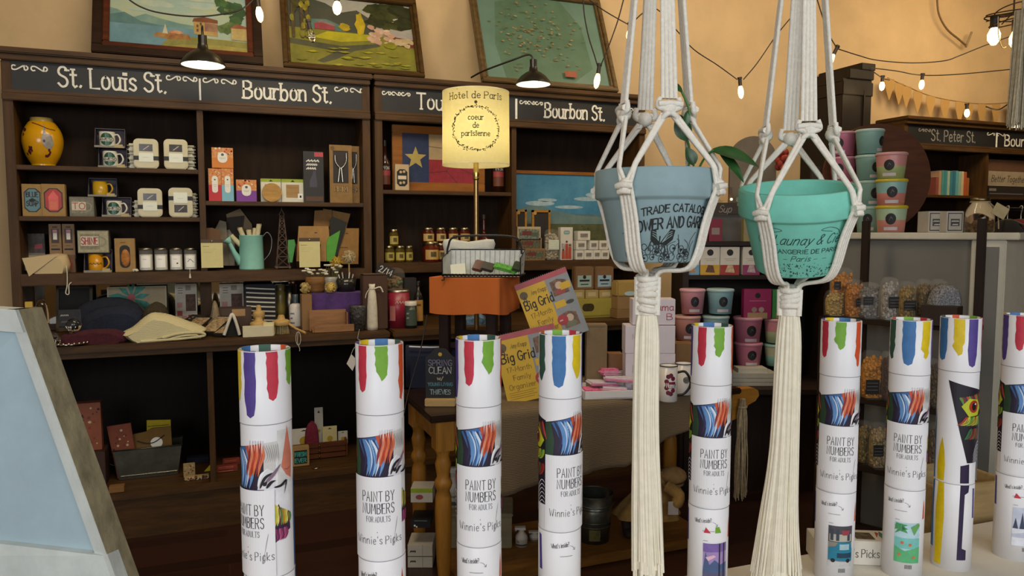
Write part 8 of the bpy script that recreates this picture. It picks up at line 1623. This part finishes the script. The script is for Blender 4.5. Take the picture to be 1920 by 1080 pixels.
# clothes rail at the far right
p = PZ(1905, 392, 4.2); t = thing('clothes_rail', 'black clothes rail at the right edge beyond the ledge', 'rail', (p.x, p.y, 0), -YAW); b = MB(); b.tube([(-.17, 0, p.z), (.9, 0, p.z)], .009, m('#1c1a1a', .3, metal=.6), 8); b.build('bar', t)
for x in (-.15, .88): b = MB(); b.tube([(x, 0, 0), (x, 0, p.z)], .011, m('#1c1a1a', .3, metal=.6), 8); b.build('upright', t)
for i, (x, c, lb) in enumerate(((-.045, '#17151a', 'black garment on the clothes rail, nearest the ledge'), (.03, '#7a1420', 'dark red garment hanging on the clothes rail at the right edge'), (.1, '#201a1e', 'black and white checked garment on the clothes rail, cut by the frame'))):
    g_ = thing('hung_garment', lb, 'garment', Vector((p.x, p.y, p.z)) + RV * (x), -YAW, 'garments on the clothes rail'); b = MB(); b.tube(smooth([(0, 0, -.012), (.0, .012, .012), (0, -.01, .014), (0, 0, -.03), (0, 0, -.06)], 4), .003, m('#b8b4ac', .3, metal=.7), 6); b.tube(smooth([(0, -.16, -.1), (0, -.05, -.065), (0, .05, -.065), (0, .16, -.1)], 3), .007, m('#2a2622', .5), 6); b.build('hanger', g_)
    b = MB(); q = random.Random(i); lump(b, smooth([(-.016, -.72), (-.024, -.4), (-.016, -.1), (.0, -.06), (.016, -.1), (.024, -.4), (.016, -.72), (-.016, -.72)], 3), -.19, .19, m(c, .9, n=.2, s=40) if i < 2 else m('#cfcac4', .9, n=.9, s=70, h2='#141214'), q, 8, .004); b.build('cloth', g_)
# picks box and crate on the ledge
p = FL(1632, 1060, LZ + .0006); b = MB(); w_, h = .085, .05; t = thing('picks_box', 'low white cardboard box lettered Picks between the truck and beach tubes', 'box', (p.x, p.y, LZ + .0006), -YAW - .1)
b.box(-w_ * 1.3, w_ * .55, -.0, .06, 0, h, m('#d9d2c4', .6, n=.05), .001); fit(b, "Winnie's Picks", -w_ * .95, w_ * .2, h * .32, h * .34, INKB, front(0), wd=.0012, jig=.04); tf = topf(h + .0002)
for x0, x1 in ((-.06, -.03), (-.025, .012)): b.rect(x0, x1, .01, .045, m('#6a5c4a', .6, n=.5, s=80), tf)
b.poly([(.018, .02), (.03, .045), (.024, .05)], m('#b4442c', .6), tf); b.poly([(.03, -.0), (.04, .03), (.034, .055), (.026, .03)], m('#4a7a70', .6), tf); b.rect(-w_ * 1.28, -w_ * 1.1, .004, h * .9, m('#a8303a', .6), front(0)); b.poly([(w_ * .35, h * .2), (w_ * .5, h * .16), (w_ * .46, h), (w_ * .36, h)], m('#4a7a70', .6), front(0)); b.build('carton', t)
cq = PZ(1752, 1010, 1.74); t = thing('wooden_crate', 'pale wooden crate standing behind the two right paper tubes', 'crate', (cq.x, cq.y, .0), -YAW + .25); PW = m('#b59a6a', .6, kind='wood', s=6, n=.2); CW, CD = .22, .15; z1 = CH + (435 - 925) * 1.74 / FPX; z0 = z1 - .13
for nm, bx in (('front_board', (0, CW, 0, .012)), ('rear_board', (0, CW, CD, CD + .012)), ('side_board', (0, .012, .012, CD)), ('side_board', (CW - .012, CW, .012, CD))): b = MB(); b.box(bx[0], bx[1], bx[2], bx[3], z0, z1, PW, .002); b.build(nm, t)
b = MB(); b.box(.012, CW - .012, .012, CD, z0, z0 + .01, m('#6f6a5c', .7)); b.build('bottom', t)
for x in (.01, CW - .03):
    for y in (.0, CD - .01): b = MB(); b.box(x, x + .02, y, y + .02, 0, z0, PW); b.build('leg', t)
# ------------------------------------------------------------------ paintings on top of the hutches
HT = 2.418
def V3(c1, c2, s=8): return m(c1, .45, n=.5, s=s, h2=c2)
def picture(name, label, quad, Y, tilt, fw, fc, art, inner=None):
    """quad: left and right pixel columns at the hutch top, real height given"""
    xl, xr, h = quad; x0, x1 = WY(xl, 100, Y).x, WY(xr, 100, Y).x; w_ = x1 - x0; a = w_ / 2
    t = thing(name, label, 'painting', ((x0 + x1) / 2, Y, HT)); t.rotation_euler = (-tilt, 0, 0); F_ = m(fc, .4, kind='wood', s=6, n=.3); F2 = m(inner or fc, .4, kind='wood', s=6, n=.3)
    b = MB()
    for (u0, u1, z0, z1, l, mt) in ((-a, a, 0, fw * .6, .03, F_), (-a, a, h - fw, h, .03, F_), (-a, -a + fw * .6, fw * .6, h - fw * .6, .03, F_), (a - fw * .6, a, fw * .6, h - fw * .6, .03, F_), (-a + fw * .6, a - fw * .6, fw * .6, fw, .018, F2), (-a + fw * .6, -a + fw, fw, h - fw, .018, F2), (a - fw, a - fw * .6, fw, h - fw, .018, F2), (-a + fw * .6, a - fw * .6, h - fw, h - fw * .6, .018, F2)): b.box(u0, u1, -l, .012, z0, z1, mt, .004)
    b.build('frame', t); b = MB(); b.box(-a + fw * .9, a - fw * .9, .0, .008, fw * .9, h - fw * .9, m('#8a8a70', .6)); cw, ch = w_ - 2 * fw, h - 2 * fw
    k = [0]
    def P(pts, mt): k[0] += 1; b.poly([(-a + fw + cw * u, fw + ch * v) for u, v in pts], mt, front(0), 0, .0003 + .00012 * k[0])
    art(P, b); b.build('canvas', t); return t
def blob(P, cu, cv, ru, rv, mt, q, n=14, j=.25): P([(min(1, max(0, cu + ru * math.cos(2 * PI * i / n) * (1 + q.uniform(-j, j)))), min(1, max(0, cv + rv * math.sin(2 * PI * i / n) * (1 + q.uniform(-j, j))))) for i in range(n)], mt)
def lake(P, b):
    q = random.Random(1); P([(0, 0), (1, 0), (1, 1), (0, 1)], V3('#8fa9a4', '#a9b08a', 4))
    for i in range(12): blob(P, q.uniform(.05, .8), q.uniform(.62, .95), q.uniform(.08, .16), q.uniform(.03, .07), V3(['#c4b988', '#a9b8a8', '#b8bca0'][i % 3], '#94aba6', 9), q)
    P([(0, .3), (0, .62), (.05, .6), (.16, .48), (.25, .56), (.36, .5), (.5, .44), (.62, .42), (.62, .3)], V3('#5d827e', '#7d988a', 6)); P([(0, .3), (0, .5), (.1, .56), (.22, .42), (.36, .38), (.5, .34), (.5, .3)], V3('#48696c', '#5f827c', 8))
    P([(0, 0), (0, .36), (.66, .36), (.7, 0)], V3('#6a8f9c', '#54787f', 7)); P([(.35, .0), (.42, .18), (.6, .22), (1, .2), (1, 0)], V3('#8f8a4a', '#6a6a34', 9)); P([(.3, .18), (.42, .14), (.58, .16), (.56, .25), (.4, .27), (.33, .25)], V3('#a5824a', '#7a4a2c', 14))
    blob(P, .47, .28, .05, .03, V3('#a8483c', '#c4a070', 20), q); P([(.37, .24), (.39, .42), (.41, .24)], V3('#c9c4b0', '#b0a888', 9)); P([(.6, .28), (.6, .5), (.66, .56), (.76, .54), (.78, .26)], V3('#b89a5c', '#9c7c48', 12)); P([(.59, .5), (.6, .56), (.68, .6), (.78, .56), (.78, .5)], V3('#7a4a34', '#5f3a2a', 12)); P([(.68, .34), (.68, .5), (.78, .48), (.78, .34)], V3('#7c5548', '#9a7a60', 14))
    for u, v in ((.62, .4), (.645, .44), (.62, .32)): P([(u, v), (u + .014, v), (u + .014, v + .05), (u, v + .05)], V3('#4a3a2c', '#5f4a38', 9))
    for i in range(12): blob(P, q.uniform(.8, .98), q.uniform(.4, .92), q.uniform(.03, .07), q.uniform(.06, .1), V3(['#4a6a3c', '#6a7d44', '#38573a'][i % 3], '#2f4a2c', 16), q)
    P([(.88, .22), (.88, .44), (.93, .5), (1, .46), (1, .22)], V3('#b8a870', '#a08a54', 12)); P([(.87, .43), (.93, .52), (1, .48), (1, .44)], V3('#9a5a40', '#7a4632', 12)); P([(.4, .0), (.5, .06), (.8, .1), (1, .08), (1, 0)], V3('#a59a50', '#7d7438', 10))
def farm(P, b):
    q = random.Random(2); P([(0, 0), (1, 0), (1, 1), (0, 1)], V3('#a5a294', '#8f8f88', 4)); P([(0, .5), (0, .98), (.1, 1), (.3, .92), (.42, .8), (.55, .86), (.7, .7), (.7, .5)], V3('#3a4236', '#4a4a40', 5)); P([(.1, .52), (.14, .66), (.3, .68), (.42, .6), (.45, .52)], V3('#5d7d74', '#48675c', 7))
    for i in range(20): blob(P, q.uniform(.62, 1.0), q.uniform(.62, .95), q.uniform(.06, .11), q.uniform(.05, .09), V3(['#33381a', '#42481f', '#24290f'][i % 3], '#1f240e', 14), q)
    P([(0, 0), (0, .52), (1, .5), (1, 0)], V3('#7f7b28', '#636220', 8)); P([(0, .28), (0, .36), (.4, .3), (.7, .38), (.72, .34), (.5, .24), (.35, .1), (.25, .04), (.2, .06), (.36, .22)], V3('#4f4f38', '#3c4030', 9)); P([(.18, .4), (.3, .5), (.7, .5), (.66, .42), (.4, .36)], V3('#b3a81f', '#94901c', 9))
    for u, v, ru, rv in ((.3, .52, .06, .05),): P([(.2, .52), (.2, .6), (.26, .64), (.36, .6), (.36, .52)], V3('#7a3034', '#94444a', 12)); P([(.19, .6), (.26, .66), (.37, .61), (.36, .58), (.26, .62)], V3('#8a7a78', '#6a5a5c', 9))
    blob(P, .44, .58, .045, .06, V3('#b59a1c', '#8a7a14', 14), q); blob(P, .57, .64, .04, .16, V3('#bfa41c', '#94841a', 14), q)
    P([(.8, .38), (.8, .52), (.86, .62), (1, .56), (1, .36)], V3('#5a2620', '#6f2f28', 9)); P([(.79, .58), (.82, .62), (1, .58), (1, .48), (.86, .5)], V3('#8f8a84', '#a39c94', 7))
    for i in range(24): blob(P, q.uniform(.64, .82), .62 - (q.random() * .26), .03, .035, V3(['#c9a890', '#b8937c', '#d4bca4'][i % 3], '#a5846c', 18), q, 9)
    for i in range(14): blob(P, q.uniform(.85, .99), q.uniform(.37, .47), .03, .03, V3(['#c4b08c', '#b39e78'][i % 2], '#a59068', 18), q, 9)
    blob(P, .8, .36, .05, .05, V3('#94901f', '#6f7018', 12), q)
    for i in range(26): u, v = q.uniform(.02, .9), q.uniform(.02, .26); P([(u, v), (u + .06, v + .015), (u + .1, v), (u + .05, v - .015 if v > .02 else 0)], V3(['#a39a24', '#74701a', '#b0a23a', '#5f5a18'][i % 4], '#7d7a20', 12))
    for u in (.02, .09, .13): P([(u, .36), (u + .025, .36), (u + .03, 1), (u + .005, 1)], V3('#3f3220', '#5a4a30', 12))
    for i in range(14): blob(P, q.uniform(.01, .17), q.uniform(.4, .98), .02, .05, V3(['#a89a2a', '#3a3818', '#7d7a28'][i % 3], '#5f5a1c', 14), q, 8)
def reef(P, b):
    q = random.Random(3); P([(0, 0), (1, 0), (1, 1), (0, 1)], V3('#678476', '#5a7768', 3))
    P([(.15, .0), (.1, .4), (.15, .9), (.4, 1), (.7, 1), (.85, .7), (.88, .2), (.7, .02)], V3('#58755f', '#4c6851', 7))
    for i in range(170):
        u = min(.9, max(.08, q.gauss(.45, .18))); v = min(.97, max(.03, q.gauss(.5, .2))); blob(P, u, v, .012, .006 + .004 * q.random(), V3(['#9c8450', '#8a6a44', '#a59a74', '#5f7348', '#b58a60', '#4a6a4a'][i % 6], '#6a6a48', 18), q, 6, .4)
    P([(.62, .06), (.72, .06), (.72, .13), (.62, .13)], V3('#9a5238', '#84442e', 9))
picture('framed_painting', 'painting of a lake with villas in a dark and red wooden frame', (172, 493, .52), YU + .04, .40, .08, '#2c1a10', lake, '#5a2a16')
picture('framed_painting', 'painting of a yellow green farm meadow with red barns in a brown frame', (531, 795, .56), YU + .04, .40, .042, '#4f3818', farm)
picture('framed_painting', 'large green textured painting in a pale wooden frame on the right hutch', (903, 1158, .74), YU + .02, .40, .045, '#6b5534', reef)
# ------------------------------------------------------------------ strings of bulbs
CAB = m('#1d130c', .6, n=.1)
EM = m('#ffd48a', .4, n=.02, emit=6.0)
def cable(label, pts, Y, r=.004):
    P = [tuple(WY(x, y, (Y if len(v) == 0 else v[0]))) for x, y, *v in pts]; b = MB(); b.tube(smooth(P, 6), r, CAB, 6); return tag(b.build('light_cable', None), label, 'cable', 'cables of the string lights')
def bulb(label, px, py, ptx, pty, Y, lit=True, s=1.0, pw=.4):
    A = WY(px, py, Y); B = WY(ptx, pty, Y); d = (B - A).normalized(); L_ = (B - A).length; t = thing('string_bulb', label, 'bulb', A, 0, 'bulbs of the string lights'); b = MB(); b.tube([(0, 0, 0), tuple(d * L_ * .38)], .0125 * s, m('#1f1711', .5), 12); b.tube([tuple(d * -.008), tuple(d * .004)], .016 * s, m('#1f1711', .5), 12); b.build('socket', t)
    b = MB(); n = 9; pts = [tuple(d * (L_ * (.38 + .62 * k / n))) for k in range(n + 1)]; rr = [(.009 + .010 * math.sin(PI * min(1, (k / n) * .95 + .05))) * s if k < n else .003 for k in range(n + 1)]; b.tube(pts, rr, EM if lit else glass(), 14); b.build('glass_bulb', t)
    if lit and pw: c = d * L_ * .7 + A; point('bulb_glow', (c.x, c.y - .05, c.z), pw, (1, .74, .40), .03)
    return t
YB1 = 4.25
cable('cable sagging across the lake painting', [(235, -6), (262, 12), (300, 24), (365, 31), (420, 26), (455, 16), (480, -6)], YB1)
bulb('lit bulb beside the lake painting', 482, -4, 489, 42, YB1); 
bulb('lit pear bulb hanging over the farm painting', 632, -12, 632, 28, 4.2, True, 1.25); bulb('clear unlit bulb in front of the farm painting', 578, 40, 587, 80, 4.2, False, .95)
cable('thin cable holding the unlit bulb', [(540, -6), (556, 16), (578, 40)], 4.2, .002)
cable('short cable above the green painting leading to its bulb', [(1093, -6), (1096, 30), (1104, 70), (1115, 105), (1121, 126)], 4.2); cable('cable rising right from the bulb before the green painting', [(1125, 126), (1140, 90), (1158, 40), (1171, -8)], 4.2)
bulb('lit bulb in front of the green painting', 1124, 122, 1117, 166, 4.2)
cable('cable crossing the green painting corner to the left macrame cords', [(1098, -6), (1130, 18), (1160, 36), (1180, 47)], 4.2); bulb('lit bulb half hidden by the left macrame cords', 1181, 45, 1179, 76, 4.2)
cable('cable swinging from the left macrame cords to the middle bulb', [(1181, 47), (1225, 15), (1266, 54), (1300, 92), (1345, 122), (1382, 149)], 4.3); cable('cable rising from the middle bulb to the right macrame cords', [(1394, 149), (1420, 118), (1456, 66), (1500, 12), (1512, -8)], 4.3)
bulb('lit bulb on the beige wall between the two macrame hangers', 1387, 147, 1390, 185, 4.3)
cable('cable hanging at the right of the right macrame hanger', [(1530, -8), (1545, 40), (1556, 68), (1569, 90)], 4.1); bulb('lit tilted bulb right of the right macrame hanger', 1570, 88, 1551, 127, 4.1)
cable('long sagging cable from the tilted bulb to the wire pendant', [(1572, 92), (1610, 104), (1645, 113), (1710, 118), (1770, 114), (1800, 104), (1850, 84), (1895, 68)], 4.1); cable('lower cable running from the black post to the right edge', [(1630, 127), (1680, 133), (1728, 141), (1800, 139), (1915, 128), (1960, 124)], 4.2); cable('short cable from the black post to its bulb', [(1632, 130), (1645, 140), (1656, 147), (1668, 150)], 4.2)
bulb('lit bulb next to the black corner post', 1655, 144, 1653, 170, 4.2, pw=.9); bulb('lit bulb on the lower cable over the bunting', 1730, 140, 1727, 168, 4.2, pw=.9); bulb('glowing bulb just above the St. Peter St. sign', 1813, 196, 1813, 220, 4.5, True, 1.1, pw=.9)
# hook strip on the wall, bunting, wire pendant
p = [tuple(WY(x, y, 4.72)) for x, y in ((1757, -8), (1760, 25), (1775, 54), (1798, 74), (1812, 86))]; b = MB(); b.tube(smooth(p, 5), .008, m('#6f5836', .7), 6); q0, q1 = WY(1811, 88, 4.72), WY(1822, 60, 4.72); b.tube([tuple(q0), tuple(q1)], .009, m('#8c7a58', .6), 6); tag(b.build('cable_strip', None), 'brown cable strip with a clip on the beige wall, upper right', 'cable')
t = thing('bunting', 'burlap bunting of pointed flags strung along the wall at the right', 'bunting', (0, 0, 0)); BU = m('#bd9658', .95, kind='weave', s=40, n=.12, bump=.1); YBu = 4.70
line = smooth([tuple(WY(x, y, YBu)) for x, y in ((1664, 146), (1700, 162), (1745, 180), (1800, 191), (1850, 195), (1905, 191), (1960, 184))], 6); b = MB(); b.tube(line, .004, m('#8a6a3c', .9), 5); b.build('cord', t); n = 13
for k in range(n):
    f_ = (k + .5) / n; i0 = int(f_ * (len(line) - 1)); A = Vector(line[i0]); wf = .102; hf = .17 + .05 * f_; b = MB(); b.prism([(A.x - wf / 2, A.z), (A.x + wf / 2, A.z), (A.x + wf / 2 * .98, A.z - hf * .34), (A.x + .004, A.z - hf), (A.x - .004, A.z - hf), (A.x - wf / 2 * .98, A.z - hf * .34)], YBu - .003 + .0006 * (k % 2), YBu, BU); b.build('flag', t)
pc = PZ(1900, 40, 2.6); t = thing('wire_pendant', 'rusty wire pendant light with small bulbs in the upper right corner', 'pendant lamp', pc); RW = m('#5a4630', .5, metal=.7, n=.3); b = MB()
for k, (R, z) in enumerate(((.085, .012), (.08, .03), (.07, -.0), (.055, .04))): b.tube([(R * math.cos(2 * PI * i / 28), R * math.sin(2 * PI * i / 28), z + .012 * math.sin(2 * PI * i / 28 + k)) for i in range(28)], .0022, RW, 5, True)
b.tube([(0, 0, .03), (0, 0, 3.7 - pc.z)], .003, RW, 6); [b.tube([(0, 0, .03), (.08 * math.cos(a_), .08 * math.sin(a_), .012)], .002, RW, 5) for a_ in (0, 1.05, 2.1, 3.14, 4.2, 5.2)]; b.build('wire_crown', t)
for k, (x, y, z) in enumerate(((-.012, -.02, -.03), (.03, .0, -.025), (-.05, .03, -.01))):
    b = MB(); b.cyl(x, y, z - .01, z + .03, .014, m('#2a2018', .5), 12); s_o = b.build('bulb_socket', t); b = MB(); b.lathe([(.011, z - .01), (.02, z - .03), (.019, z - .05), (.008, z - .066), (0, z - .068)], EM, 14, x, y); b.build('bulb', s_o)
b = MB(); b.tube(smooth([(-.075, 0, .01), (-.07, .0, -.05), (-.05, 0, -.09), (-.03, 0, -.088)], 5), .0016, m('#d8c8a0', .3, metal=.5), 5); b.build('bead_chain', t)
pm_ = PZ(1912, 150, 2.45); b = MB(); q = random.Random(8); LN2 = m('#c4b79a', .95, n=.2, s=80)
for k in range(60): x, y = q.uniform(-.03, .045), q.uniform(-.02, .02); b.tube([(x * .5, y, .22), (x * .9, y, 0), (x * 1.2 + q.uniform(-.006, .006), y, -.13 - q.uniform(0, .03))], .0024, LN2, 4)
b.tube([(0, 0, .21), (0, 0, 3.69 - pm_.z)], .005, LN2, 6); tag(b.build('macrame_fringe', None, pm_), 'cream macrame fringe hanging at the right edge below the wire pendant', 'hanging')
sign_lamp('white rimmed sign lamp over the St. Peter St. hutch, at the right edge', 1921, 236, 4.1, .105, [(0, .02, .19), (0, .1, .21), (0, .22, .16), (0, .33, .2)])
